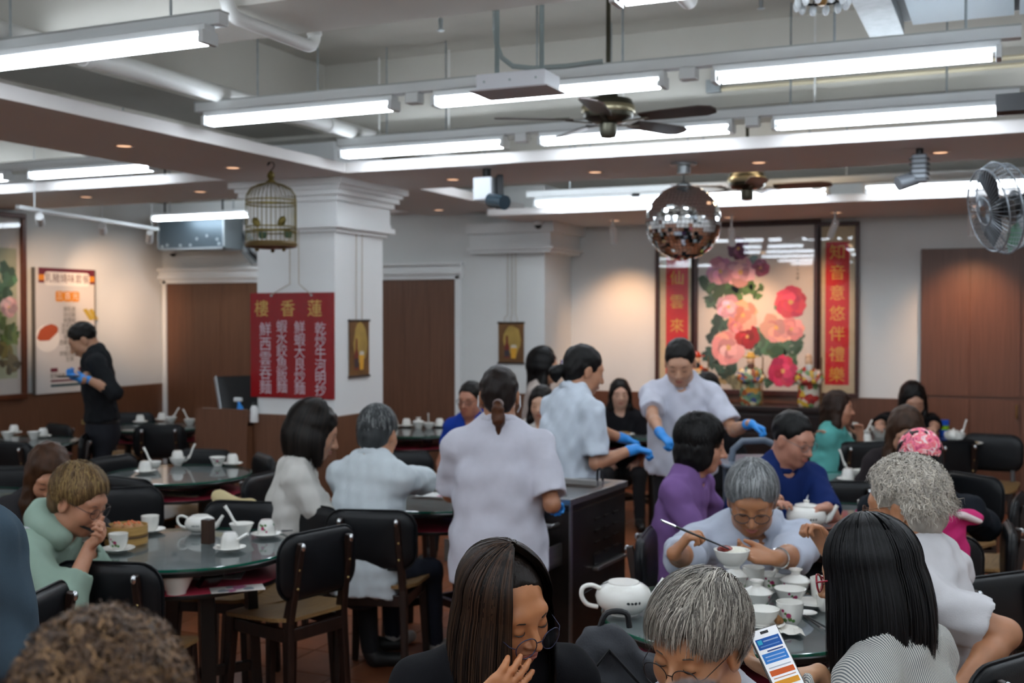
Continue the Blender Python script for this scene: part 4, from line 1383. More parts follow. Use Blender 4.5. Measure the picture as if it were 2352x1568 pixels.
# ------------------------------------------------------------------ crockery
M_china = pbr('white_china', 'e6e4dd', .16, spec=.5, coat=.3)
M_rose = pbr('china_rose', 'a82a5e', .3); M_rleaf = pbr('china_leaf', '4f7a3c', .3); M_ink = pbr('china_ink', '2a2c2e', .4)
PROF = {
    'cup': [(.024, 0), (.026, .003), (.033, .014), (.038, .04), (.040, .068), (.0375, .068), (.0355, .04), (.030, .012), (.001, .008)],
    'bowl': [(.024, 0), (.025, .007), (.034, .013), (.046, .03), (.053, .052), (.0505, .0525), (.043, .03), (.03, .014), (.001, .012)],
    'flare': [(.026, 0), (.027, .006), (.033, .016), (.044, .040), (.054, .060), (.0515, .0605), (.041, .038), (.03, .016), (.001, .012)],
    'saucer': [(.034, 0), (.036, .003), (.055, .008), (.068, .016), (.066, .0175), (.05, .0095), (.001, .007)],
    'tall': [(.027, 0), (.032, .004), (.036, .02), (.038, .05), (.040, .080), (.0375, .080), (.0355, .05), (.03, .01), (.001, .008)],
}


def rad_at(prof, z):
    pr = [p for p in prof[:len(prof)]]
    for (r0, z0), (r1, z1) in zip(pr[:-1], pr[1:]):
        if z1 > z0 and z0 <= z <= z1: return r0 + (r1 - r0) * (z - z0) / (z1 - z0)
    return pr[0][0]


def decal(prof, th, z, r, n=8, j=.0, rnd=random.Random(3)):
    pts = []
    for i in range(n):
        a = 2 * math.pi * i / n; rr = r * (1 + j * rnd.uniform(-1, 1))
        zz = z + rr * math.sin(a); R_ = rad_at(prof, zz) + .0006; t_ = th + rr * math.cos(a) / R_
        pts.append((R_ * math.cos(t_), R_ * math.sin(t_), zz))
    return pts


def flower_mesh(prof, z0):
    mb = MB()
    for th0 in (0, 2.3, 4.3):
        for dz, dt, r, m in ((.0, 0, .0085, 0), (.014, -.45, .0045, 0), (.006, -.25, .004, 1), (-.010, .1, .006, 1), (-.013, -.3, .006, 1), (-.014, .4, .005, 1)):
            mb.m = m; mb.poly(decal(prof, th0 + dt, z0 + dz, r, 9, .18))
    return mb.mesh('flower_print', [M_rose, M_rleaf], False)


CH = {k: MB().lathe(v, 28).mesh(k, M_china) for k, v in PROF.items()}
FL = {k: flower_mesh(PROF[k], z) for k, z in (('cup', .034), ('flare', .038), ('bowl', .034), ('tall', .04))}
M_tea = pbr('tea', '8a4a1e', .05)
TEA = {}
sp = MB(); grid_surface(sp, lambda u, v: ((u - .5) * .04 * math.sin(math.pi * min(1, v * 1.05 + .06)) , -.03 + v * .06, .012 - .012 * math.sin(math.pi * v) * (1 - (2 * u - 1) ** 2) ), 6, 10)
k0 = len(sp.v)
sp.tube([(0, .022, .010), (0, .05, .022), (0, .085, .046), (0, .115, .062)], [.010, .006, .006, .008], 8)
SPOON = sp.mesh('spoon', M_china)
LIDP = [(.049, 0), (.05, .002), (.040, .012), (.02, .020), (.016, .022), (.015, .030), (.024, .040), (.023, .0415), (.001, .036)]
LID = MB().lathe(LIDP, 26).mesh('lid', M_china)
CNT = {}


def item(kind, p, label, rz=0.0, flower=False, down=False, tea=False, cat=None, tilt=None, z=None, sc=1.0):
    nm = {'cup': 'tea_cup', 'bowl': 'bowl', 'flare': 'rice_bowl', 'saucer': 'saucer', 'tall': 'tall_tea_cup'}[kind]
    o = place(nm, CH[kind])
    h = PROF[kind][4][1] if kind != 'saucer' else .017
    p = Vector(p)
    if down:
        o.rotation_euler = (math.pi, 0, rz); o.location = (p.x, p.y, p.z + h * sc)
    else:
        o.rotation_euler = (0, 0, rz); o.location = p
    o.scale = (sc,) * 3
    tag(o, label, cat or {'cup': 'cup', 'bowl': 'bowl', 'flare': 'bowl', 'saucer': 'saucer', 'tall': 'cup'}[kind], 'white china on the tables')
    if flower and kind in FL:
        place('flower_print', FL[kind], o)
    if tea:
        f = .78
        zt_ = h * f
        MB().lathe([(.0005, zt_), (rad_at(PROF[kind], zt_) - .003, zt_)], 24).build('tea', M_tea, o)
    return o


def on_table(px, py, z=None):
    q = WZ(px, py, TZ if z is None else z)
    return q


def spoon(p, rz, label, tilt=0.0, pitch=0.0):
    o = place('spoon', SPOON); o.location = p; o.rotation_euler = (R(pitch), 0, rz)
    return tag(o, label, 'spoon', 'white china spoons')


def gaiwan(px, py, label, flower=True, rz=0.0, saucer=False):
    p = on_table(px, py)
    t = thing('lidded_tea_bowl', label, 'tea bowl', p, rz, 'lidded tea bowls')
    z = 0
    if saucer:
        place('saucer', CH['saucer'], t); z = .007
    b = place('bowl', CH['flare'], t, loc=(0, 0, z))
    if flower: place('flower_print', FL['flare'], b)
    l = place('lid', LID, t, loc=(0, 0, .058 + z))
    return t


def cup_set(px, py, label, down=True, flower=False, rz=0.0, d=None, kind='cup'):
    """saucer with a cup, two things"""
    p = on_table(px, py)
    item('saucer', p, 'saucer under the ' + label, rz)
    item(kind, p + Vector((0, 0, .008)), ('upturned ' if down else '') + 'white ' + label, rz, flower, down)


def bowl_spoon(px, py, label, ang, flower=False, kind='bowl'):
    p = on_table(px, py)
    item(kind, p, 'white bowl ' + label, ang, flower)
    spoon(p + Vector((0, 0, .03)), ang, 'china spoon in the bowl ' + label, pitch=28)


def teapot(px, py, label, rz, lid=True, dots=True, sc=1.0, z=None):
    p = on_table(px, py, z)
    t = thing('teapot', label, 'teapot', p, rz); t.scale = (sc,) * 3
    pf = [(.048, 0), (.05, .006), (.062, .012), (.082, .032), (.088, .055), (.080, .078), (.062, .092), (.05, .096), (.048, .100)]
    b = MB().lathe(pf, 32).build('body', M_china, t)
    if lid: 
        MB().lathe([(.052, .099), (.05, .103), (.03, .108), (.012, .110), (.010, .114), (.014, .122), (.001, .126)], 24).build('lid', M_china, t)
    else:
        MB().lathe([(.050, .098), (.046, .1), (.046, .099), (.001, .097)], 24).build('lid', M_china, t)
    MB().tube([(.078, 0, .035), (.102, 0, .045), (.118, 0, .072), (.136, 0, .100)], [.02, .015, .011, .009], 12).build('spout', M_china, t)
    MB().tube(smooth([(-.076, 0, .082), (-.105, 0, .094), (-.132, 0, .088), (-.136, 0, .062), (-.118, 0, .036), (-.085, 0, .026)]), .0072, 10).build('handle', M_china, t)
    MB().tube([(-.05, .0, .100), (-.085, .012, .086), (-.136, 0, .066)], .0012, 5).build('string', M_ink, t)
    if dots:
        mb = MB()
        for k in range(4): mb.poly(decal(pf, -1.75 + k * .14, .05, .0045, 8, .3))
        mb.build('lettering', M_ink, b, smooth=False)
    return t


def sticks(a, b, label, silver=True):
    t = thing('chopsticks', label, 'chopsticks', a)
    a = Vector(a); b = Vector(b); v = b - a; s = v.cross(Vector((0, 0, 1))).normalized() * .006
    for sg in (-1, 1):
        MB().tube([s * sg * 1.6, v * .2 + s * sg * 1.4], .0035, 6).build('silver_end', M_chrome, t)
        MB().tube([v * .2 + s * sg * 1.4, v * 1.0 + s * sg * .5], [.0036, .0022], 6).build('stick', pbr('stick_black', '131416', .3), t)
    return t


def card(px, py, z, w, l, rz, label, col='d9d2cc', th=.002):
    q = WZ(px, py, z)
    t = thing('menu_card', label, 'menu card', (q.x, q.y, z), rz, 'printed menu cards')
    MB().box(-w / 2, -l / 2, 0, w / 2, l / 2, th).build('sheet', pbr('card_' + col, col, .6), t, smooth=False)
    rn = random.Random(int(px + py)); mb = MB()
    for k in range(6):
        x, y = rn.uniform(-.35, .35) * w, rn.uniform(-.38, .38) * l
        mb.m = k % 2
        mb.poly([(x + .03 * math.cos(a) * rn.uniform(.6, 1), y + .03 * math.sin(a) * rn.uniform(.6, 1), th + .0004 + k * .0001) for a in [2 * math.pi * i / 9 for i in range(9)]])
    mb.build('printed_flowers', [pbr('card_pink', 'b0688a', .6), pbr('card_grey', '8a8f94', .6)], t, smooth=False)
    return t


# near right table
gaiwan(1738, 1400, 'lidded tea bowl behind the empty bowl on the nearest table')
gaiwan(1827, 1371, 'lidded tea bowl with flowers right of the spoon bowl on the nearest table', rz=2.2)
gaiwan(1690, 1357, 'lidded tea bowl half hidden by the grey hair on the nearest table')
p = on_table(1751, 1441)
item('saucer', p, 'saucer with food scraps under the front bowl on the nearest table', sc=1.05)
item('bowl', p + Vector((0, 0, .009)), 'plain white bowl on a saucer at the front of the nearest table')
o = thing('food_scrap', 'brown crumpled dumpling scrap on the front saucer', 'food', p + RT * .045 - FH * .005 + Vector((0, 0, .012)))
rn = random.Random(2)
for k in range(5):
    MB().ball((rn.uniform(-.008, .008), rn.uniform(-.008, .008), .010 + rn.uniform(0, .014)), .012, 8, 6).build('lump', pbr('dumpling', '9a6a3c', .6, noise=.2, nscale=60, bump=.5, bscale=90), o)
q = on_table(1808, 1453)
t = thing('paper_napkin', 'crumpled white napkin at the edge of the nearest table', 'napkin', q, .3)
mb = MB(); rn = random.Random(5); hts = [[rn.uniform(0, .018) for _ in range(7)] for _ in range(7)]
grid_surface(mb, lambda u, v: ((u - .5) * .10, (v - .5) * .08, .002 + hts[round(u * 6)][round(v * 6)] * math.sin(math.pi * u) ** .3), 6, 6)
mb.build('sheet', pbr('napkin', 'e4e0d6', .8), t)
item('cup', on_table(1814, 1434), 'white cup with rose print right of the front bowl', R(-85), True, sc=1.08)
item('flare', on_table(1814, 1391), 'empty white bowl behind the rose cup on the nearest table', 1.0, True)
p = on_table(1730, 1358)
item('saucer', p, 'saucer under the tall cup of tea on the nearest table')
item('tall', p + Vector((0, 0, .008)), 'tall white cup filled with tea on the nearest table', 1.4, False, tea=True)
p = on_table(1774, 1356)
item('flare', p, 'white bowl with rose print holding a spoon on the nearest table', R(-80), True)
spoon(p + Vector((0, 0, .045)), hz(100), 'china spoon standing in the rose bowl on the nearest table', pitch=38)
p = on_table(1868, 1392)
item('saucer', p, 'empty saucer beside the striped jacket woman')
item('tall', on_table(1888, 1380), 'tall white cup beside the red glasses')
item('cup', on_table(1897, 1402), 'small white cup half hidden by the black hair', sc=.8)
sticks(on_table(1902, 1452) + Vector((0, 0, .006)), on_table(1846, 1416) + Vector((0, 0, .006)), 'black chopsticks lying on the nearest table')
item('saucer', on_table(1853, 1411), 'small sauce dish by the lying chopsticks', sc=.5)
teapot(1432, 1408, 'large white teapot at the left of the nearest table', math.atan2(RT.y, RT.x) + .25, lid=False, sc=1.06)
# near left table
t = teapot(460, 1222, 'white teapot with black lettering on the left glass table', math.atan2(RT.y, RT.x) - .1, lid=False, sc=.78)
p = on_table(290, 1246)
t = thing('steamer_basket', 'bamboo steamer basket with buns on the left glass table', 'steamer', p)
M_bam = wood('bamboo', 'a27c40', 'c49c5c', .55, (3, 3, 60))
for z0, z1 in ((0, .038), (.042, .078)):
    MB().lathe([(.088, z0), (.09, z0), (.09, z1), (.086, z1), (.086, z0)], 32, cap=False).build('ring', M_bam, t)
MB().lathe([(.0005, .05), (.086, .05)], 28).build('bamboo_base', M_bam, t)
MB().lathe([(.0905, .028), (.0915, .03), (.0915, .036), (.0905, .038)], 32, cap=False).build('binding', pbr('bamboo_dark', '5a4020', .6), t)
for k, (x, y) in enumerate(((-.03, -.02), (.03, -.025), (.0, .03), (.045, .02))):
    b = thing('steamed_bun', ('left', 'front', 'rear', 'right')[k] + ' brown bun inside the bamboo steamer', 'bun', p + Vector((x, y, .05)))
    MB().ball((0, 0, .018), .027, 12, 8, .02).build('bun', pbr('bun_brown', 'a87848', .5, noise=.2, nscale=40), b)
    for j in range(3): MB().ball((.01 * math.cos(2 * j), .01 * math.sin(2 * j), .036), .007, 8, 6).build('topping', pbr('bun_top', 'c86a3c', .4), b)
cup_set(272, 1266, 'rose cup in front of the steamer basket', False, True, R(-70))
cup_set(345, 1222, 'cup behind the steamer basket', False)
t = thing('chopstick_holder', 'dark brown wooden chopstick holder on the left glass table', 'holder', on_table(478, 1248))
MB().box(-.022, -.022, 0, .022, .022, .105).build('box', wood('holder_wood', '2a1a12', '452c1e', .4), t, smooth=False, bev=.003)
MB().box(-.018, -.018, .105, .018, .018, .1055).build('opening', M_black, t, smooth=False)
bowl_spoon(555, 1232, 'behind the upturned cup on the left glass table', hz(280), False, 'flare')
cup_set(612, 1232, 'rose cup at the right of the left glass table', True, True, R(-80))
cup_set(528, 1264, 'cup at the front of the left glass table', True)
spoon(on_table(510, 1264) + Vector((0, 0, .012)), hz(80), 'china spoon leaning on the front upturned cup')
q = WZ(405, 1362, .636)
item('flare', q, 'large white bowl on the red shelf of the left glass table', sc=1.45)
card(545, 1352, .636, .10, .21, hz(110), 'flowered menu card at the front of the red shelf')
card(498, 1322, .636, .14, .22, hz(95), 'flowered menu card under the brace on the red shelf')
sticks(on_table(640, 1222) + Vector((0, 0, .005)), on_table(672, 1220) + Vector((0, 0, .005)), 'chopsticks at the right edge of the left glass table')
# cup table
cup_set(333, 1086, 'cup at the left of the cup table')
bowl_spoon(352, 1078, 'left on the cup table', hz(250))
p = on_table(408, 1068)
item('bowl', p, 'white bowl at the back of the cup table')
item('cup', p + Vector((0, 0, .03)), 'upturned white cup stacked in the back bowl', 0, False, True)
spoon(on_table(428, 1066) + Vector((0, 0, .02)), hz(100), 'china spoon beside the stacked cup', pitch=35)
item('flare', on_table(500, 1070), 'white bowl at the right of the cup table', 1.0, True)
cup_set(534, 1068, 'cup at the right edge of the cup table')
card(420, 1134, .636, .2, .28, hz(80), 'pale printed papers on the red shelf of the cup table', 'cfc3a4')
card(360, 1128, .636, .12, .2, hz(60), 'folded leaflet at the left of the cup table shelf', 'c8b8b8')
# left wall table
for k, (x, y, dn) in enumerate(((18, 1008, 0), (32, 996, 1), (78, 1008, 0), (99, 1004, 1))):
    lb = ('first', 'second', 'third', 'fourth')[k]
    if dn: cup_set(x, y, 'cup, %s from the left edge on the left wall table' % lb)
    else: item('flare', on_table(x, y), 'white bowl, %s from the left edge on the left wall table' % lb)
# table beyond the man in black
for k, (x, y) in enumerate(((322, 971), (372, 966))):
    cup_set(x, y, 'cup %s on the table beyond the man in black' % ('nearer the man' if k == 0 else 'in the middle'))
bowl_spoon(393, 970, 'in the middle of the table beyond the man in black', hz(100))
bowl_spoon(436, 975, 'by the cashier counter on the far left table', hz(250))
# row of cups by the brown door
for k, (x, y) in enumerate(((905, 981), (934, 980), (985, 984), (1010, 980))):
    lb = ('leftmost', 'second', 'third', 'rightmost')[k] + ' of the row before the brown door'
    if k in (2,): bowl_spoon(x, y, lb, hz(0))
    else: cup_set(x, y, 'cup ' + lb)
gaiwan(961, 984, 'lidded tea bowl in the middle of the row before the brown door', False)
card(945, 1015, .636, .2, .2, 0, 'papers on the red shelf before the brown door', 'c8a0a0')
# behind the pink cap
cup_set(1948, 1104, 'cup right of the man in navy')
spoon(on_table(1946, 1092) + Vector((0, 0, .04)), hz(260), 'china spoon over the upturned cup right of the man in navy', pitch=40)
item('bowl', on_table(1978, 1098), 'white bowl behind the white haired man')
cup_set(1992, 1090, 'rose cup behind the white haired man', True, True, R(-90))
card(1915, 1115, TZ, .12, .2, hz(80), 'pink menu card on the table right of the man in navy', 'c99a98')
# table with the white pot
p = on_table(1850, 1212)
teapot(1852, 1212, 'white pot with lid behind the eating man', math.atan2(RT.y, RT.x), True, True, 1.05)
bowl_spoon(1880, 1182, 'behind the white pot', hz(110))
item('saucer', on_table(1830, 1172), 'stacked white dish behind the white pot', sc=1.3)
gaiwan(1828, 1165, 'lidded tea bowl behind the head of the eating man', False)
card(1926, 1205, TZ, .16, .22, hz(100), 'red and gold menu card beside the white pot', 'a8786c')
item('cup', on_table(1988, 1180), 'cup with dark print beside the forehead of the white haired man', R(-90), True)
spoon(on_table(1965, 1208) + Vector((0, 0, .01)), hz(60), 'china spoon lying beside the red menu card')
# crowded table
t = thing('melon', 'yellow green melon on the crowded table', 'melon', on_table(1905, 1012))
MB().ball((0, 0, .085), .085, 18, 12, .085).build('fruit', pbr('melon_skin', 'b4b84a', .5, noise=.25, nscale=25), t)
MB().tube([(0, 0, .165), (.005, 0, .185)], .006, 6).build('stem', pbr('stem_brown', '6a5a30', .7), t)
item('bowl', on_table(1926, 1010), 'white bowl right of the melon', sc=1.4)
item('cup', on_table(1946, 1012), 'upturned white cup right of the melon', 0, False, True)
t = thing('tissue_box', 'dark brown holder between the bowls of the crowded table', 'holder', on_table(1964, 1010))
MB().box(-.035, -.035, 0, .035, .035, .12).build('box', wood('holder_wood', '2a1a12', '452c1e'), t, smooth=False, bev=.004)
MB().box(-.02, -.004, .12, .02, .004, .14).build('tissue', M_china, t, smooth=False)
bowl_spoon(1986, 1004, 'in the middle of the crowded table', hz(110))
cup_set(1990, 1018, 'cup at the front of the crowded table')
item('flare', on_table(2020, 1004), 'wide white bowl before the orange arm', sc=1.5)
t = thing('tumbler', 'blue and lime plastic tumbler on the crowded table', 'tumbler', on_table(2168, 1000))
for z0, z1, c in ((0, .05, '1c5ad0'), (.05, .085, '9ad020'), (.085, .13, '1c5ad0')):
    MB().lathe([(.036 + z0 * .05, z0), (.036 + z1 * .05, z1)], 20).build('band', pbr('tumbler_' + c, c, .3), t)
teapot(2190, 1012, 'white teapot beside the blue tumbler', 1.0, True, False, .8)
item('cup', on_table(2205, 1014), 'white cup with a spoon right of the blue tumbler')
spoon(on_table(2207, 1013) + Vector((0, 0, .05)), hz(100), 'china spoon in the cup right of the blue tumbler', pitch=40)
for k, (x, y, c) in enumerate(((2230, 1022, 'a88a50'), (2140, 1020, '4a7a50'))):
    o = item('saucer', on_table(x, y), ('dish of yellow food at the right of the crowded table', 'dish of green food at the front of the crowded table')[k], sc=1.3, cat='dish')
    MB().ball((0, 0, .012), .045, 12, 6, .014).build('food', pbr('food_' + c, c, .6, noise=.3, nscale=60, bump=.5, bscale=80), o)
# behind the waitresses
o = item('saucer', on_table(1440, 985), 'dish of pale dumplings between the waitresses', sc=1.4, cat='dish')
for k in range(4): MB().ball((.03 * math.cos(1.6 * k), .03 * math.sin(1.6 * k), .022), .022, 10, 6).build('dumpling', pbr('dumpling_pale', 'd8ccb4', .5), o)
o = item('saucer', on_table(1432, 1002), 'dish of brown food between the waitresses', sc=1.4, cat='dish')
MB().ball((0, 0, .014), .045, 12, 6, .016).build('food', pbr('food_brown', '8a6a3a', .6), o)
# table of the man in the white shirt
card(1018, 1136, TZ, .18, .26, hz(70), 'white order sheet on the table of the man in white', 'dcdcda')
o = item('saucer', on_table(1015, 1126), 'white dish beside the hands of the man in white', sc=1.5)
item('bowl', on_table(1034, 1122), 'white bowl beside the waitress elbow')
card(960, 1185, .636, .15, .25, hz(80), 'pink leaflet on the shelf of the table of the man in white', 'b88a8e')

# ------------------------------------------------------------------ steel food cart
A = W(1309, 1146, 5.12); B = W(1437, 1105, 5.70)
ey = (B - A); ey.z = 0; LY = ey.length; ey.normalize(); ex = Vector((-ey.y, ey.x, 0))
if ex.dot(RT) > 0: ex = -ex          # ex points image left along the cart's near end
M_steel = pbr('brushed_steel', '9c9a98', .30, .9, noise=.12, nscale=14, stretch=(1, 1, 12))
M_steeld = pbr('dark_steel_panel', '4a423e', .28, .85, noise=.2, nscale=6)
cart = thing('food_cart', 'stainless steel dim sum cart beside the waitress', 'cart', (A.x, A.y, 0), math.atan2(ey.y, ey.x) - math.pi / 2)
hz_c = A.z
MB().box(-.62, 0, .12, 0, LY, hz_c - .06).box(-.62, 0, hz_c - .06, -.57, LY, hz_c - .03).box(-.05, 0, hz_c - .06, 0, LY, hz_c - .03).box(-.57, 0, hz_c - .06, -.05, .05, hz_c - .03).box(-.57, LY - .05, hz_c - .06, -.05, LY, hz_c - .03).build('body', M_steeld, cart, smooth=False, bev=.006)
for x0, y0, x1, y1 in ((-.63, -.01, .01, .05), (-.63, LY - .05, .01, LY + .01), (-.63, .05, -.57, LY - .05), (-.05, .05, .01, LY - .05)):
    MB().box(x0, y0, hz_c - .03, x1, y1, hz_c).build('rim', M_steel, cart, smooth=False, bev=.004)
MB().box(-.57, .05, hz_c - .058, -.05, LY - .05, hz_c - .04).build('well', M_steel, cart, smooth=False)
for k in range(4):
    for j in range(3):
        MB().box(.001, .27 + j * .11, hz_c - .14 - k * .055, .010, .33 + j * .11, hz_c - .13 - k * .055).build('louvre', M_steeld, cart, smooth=False)
MB().box(.002, .26, .55, .006, LY - .06, .60).build('slot', M_black, cart, smooth=False)
MB().box(.0, .25, .53, .03, LY - .05, .548).build('slot_lip', M_steel, cart, smooth=False, bev=.003)
MB().box(.0, -.012, .13, .008, .012, hz_c - .03).build('corner_post', M_steel, cart, smooth=False)
MB().box(-.56, -.16, .60, -.04, 0.0, .615).box(-.56, -.17, .60, -.04, -.16, .70).box(-.05, -.16, .60, -.04, 0, .70).build('end_tray', M_steel, cart, smooth=False)
MB().tube([(-.55, 0, hz_c - .12), (-.55, -.06, hz_c - .12), (-.06, -.06, hz_c - .12), (-.06, 0, hz_c - .12)], .012, 10).build('push_bar', M_steel, cart)
for x in (-.56, -.06):
    for y in (.06, LY - .06):
        c_ = MB().tube([(x - .015, y, .05), (x + .015, y, .05)], .05, 16).build('caster', M_black, cart)
        MB().bar((x, y, .06), (x, y, .13), .05, .03).build('fork', M_steel, c_, smooth=False)
q = W(1378, 1100, 5.5)
t = thing('tongs', 'black handled tongs standing on the steel cart', 'tongs', (q.x, q.y, hz_c - .03))
for s_ in (-1, 1):
    MB().tube([(s_ * .012, 0, 0), (s_ * .014, 0, .06)], .005, 6).build('arm', M_steel, t)
    MB().tube([(s_ * .014, 0, .06), (s_ * .012, 0, .11), (0, 0, .118)], .006, 6).build('grip', M_black, t)
q = W(1289, 1100, 5.4)
t = thing('ladle_rest', 'steel ladle leaning on the cart behind the waitress arm', 'ladle', (q.x, q.y, hz_c - .03))
MB().tube([(0, 0, 0), (.0, .0, .12)], .006, 8).build('handle', M_steel, t)
MB().ball((0, 0, .0), .03, 12, 8, .02).build('scoop', M_steel, t)
t = thing('blue_cloth', 'blue cloth hanging over the cart push bar', 'cloth', Vector((A.x, A.y, 0)) + ex * .22 - ey * .065 + Vector((0, 0, hz_c - .14)))
mb = MB(); grid_surface(mb, lambda u, v: ((u - .5) * .18, .012 * math.sin(9 * u + 3 * v) + .02 * (v - .5), (v - .6) * -.10), 8, 5)
mb.xf(Matrix.Rotation(math.atan2(ey.y, ey.x) - math.pi / 2, 4, 'Z')).build('sheet', pbr('cloth_blue', '2a7ad0', .8), t)
# ------------------------------------------------------------------ bodies: smooth implicit surfaces meshed with surface nets
class SDF:
    def __init__(s):
        s.p = []

    def cone(s, a, b, ra, rb, k=.02, flat=None, fs=1.0, op='+', cap=False):
        s.p.append(('c', np.array(a, float), np.array(b, float), ra, rb, k, None if flat is None else np.array(flat, float), fs, op, cap)); return s

    def ell(s, c, ax, r, k=.015, op='+'):
        s.p.append(('e', np.array(c, float), np.array([list(v) for v in ax], float), np.array(r, float), k, op)); return s

    def half(s, p, n, k=.004):       # keep the side that n points away from
        s.p.append(('h', np.array(p, float), np.array(n, float), k)); return s

    def noise(s, amp, seed, scale=1.0, stretch=None):
        s.p.append(('n', amp, seed, scale, stretch)); return s

    def mesh(s, h):
        lo = []; hi = []
        for q in s.p:
            if q[0] == 'c' and q[8] == '+':
                r = max(q[3], q[4]) + .004
                lo.append(np.minimum(q[1], q[2]) - r); hi.append(np.maximum(q[1], q[2]) + r)
            elif q[0] == 'e' and q[5] == '+':
                r = np.sqrt(((q[2] * q[3][:, None]) ** 2).sum(0)) + .004
                lo.append(q[1] - r); hi.append(q[1] + r)
        lo = np.min(lo, 0) - 3 * h - .012; hi = np.max(hi, 0) + 3 * h + .012
        n = np.ceil((hi - lo) / h).astype(int) + 1
        D = np.full(n, .5, np.float32)
        ax = [(lo[i] + h * np.arange(n[i])).astype(np.float32) for i in range(3)]

        def sl(a, b, pad):
            i0 = np.clip(np.floor((a - pad - lo) / h).astype(int), 0, n); i1 = np.clip(np.ceil((b + pad - lo) / h).astype(int) + 1, 0, n)
            S = tuple(slice(int(i0[i]), int(i1[i])) for i in range(3))
            return S, ax[0][S[0]][:, None, None], ax[1][S[1]][None, :, None], ax[2][S[2]][None, None, :]

        for q in s.p:
            if q[0] == 'c':
                _, a, b, ra, rb, k, fl, fs, op, cap = q
                r = max(ra, rb)
                S, X, Y, Z = sl(np.minimum(a, b) - r, np.maximum(a, b) + r, k + 2.5 * h)
                ba = b - a
                px, py, pz = X - a[0], Y - a[1], Z - a[2]
                if fl is not None:
                    c = (px * fl[0] + py * fl[1] + pz * fl[2]) * (1 / fs - 1)
                    px = px + c * fl[0]; py = py + c * fl[1]; pz = pz + c * fl[2]
                    ba = ba + fl * (ba @ fl) * (1 / fs - 1)
                L2 = max(ba @ ba, 1e-9)
                tt = (px * ba[0] + py * ba[1] + pz * ba[2]) / L2
                tc = np.clip(tt, 0, 1)
                if cap:
                    rad = np.sqrt(np.maximum((px - tt * ba[0]) ** 2 + (py - tt * ba[1]) ** 2 + (pz - tt * ba[2]) ** 2, 1e-12)) - (ra + (rb - ra) * tc)
                    d = np.maximum(rad, np.maximum(-tt, tt - 1) * math.sqrt(L2))
                else:
                    d = np.sqrt((px - tc * ba[0]) ** 2 + (py - tc * ba[1]) ** 2 + (pz - tc * ba[2]) ** 2) - (ra + (rb - ra) * tc)
                if fl is not None:
                    d = d * (fs + 1) * .5
            elif q[0] == 'e':
                _, c, A, r, k, op = q
                e = np.sqrt(((A * r[:, None]) ** 2).sum(0))
                S, X, Y, Z = sl(c - e, c + e, k + 2.5 * h)
                px, py, pz = X - c[0], Y - c[1], Z - c[2]
                u = [(px * A[i][0] + py * A[i][1] + pz * A[i][2]) / r[i] for i in range(3)]
                k0 = np.sqrt(u[0] ** 2 + u[1] ** 2 + u[2] ** 2) + 1e-6
                k1 = np.sqrt((u[0] / r[0]) ** 2 + (u[1] / r[1]) ** 2 + (u[2] / r[2]) ** 2) + 1e-6
                d = k0 * (k0 - 1) / k1
            elif q[0] == 'h':
                _, p, nn, k = q
                d = (ax[0][:, None, None] - p[0]) * nn[0] + (ax[1][None, :, None] - p[1]) * nn[1] + (ax[2][None, None, :] - p[2]) * nn[2]
                D = np.maximum(D, d).astype(np.float32)
                continue
            else:
                _, amp, seed, sc, st = q
                rg = np.random.RandomState(seed)
                f = np.zeros(n, np.float32)
                for i in range(7):
                    w = rg.normal(size=3); w /= np.linalg.norm(w)
                    if st is not None: w = w * st
                    w = w * 2 * math.pi / (rg.uniform(.05, .13) * sc)
                    f += np.sin(ax[0][:, None, None] * w[0] + ax[1][None, :, None] * w[1] + ax[2][None, None, :] * w[2] + rg.uniform(0, 6.3)).astype(np.float32)
                D = D + (amp / 2.6) * f
                continue
            E = D[S]
            if op == '+':
                hh = np.clip(k - np.abs(E - d), 0, None) / k
                D[S] = np.minimum(E, d) - hh * hh * (k * .25)
            else:
                hh = np.clip(k - np.abs(E + d), 0, None) / k
                D[S] = np.maximum(E, -d) + hh * hh * (k * .25)
        return nets(D, lo, h)


_CO = np.array([(i & 1, (i >> 1) & 1, (i >> 2) & 1) for i in range(8)])
_ED = [(a, b) for a in range(8) for b in range(a + 1, 8) if bin(a ^ b).count('1') == 1]


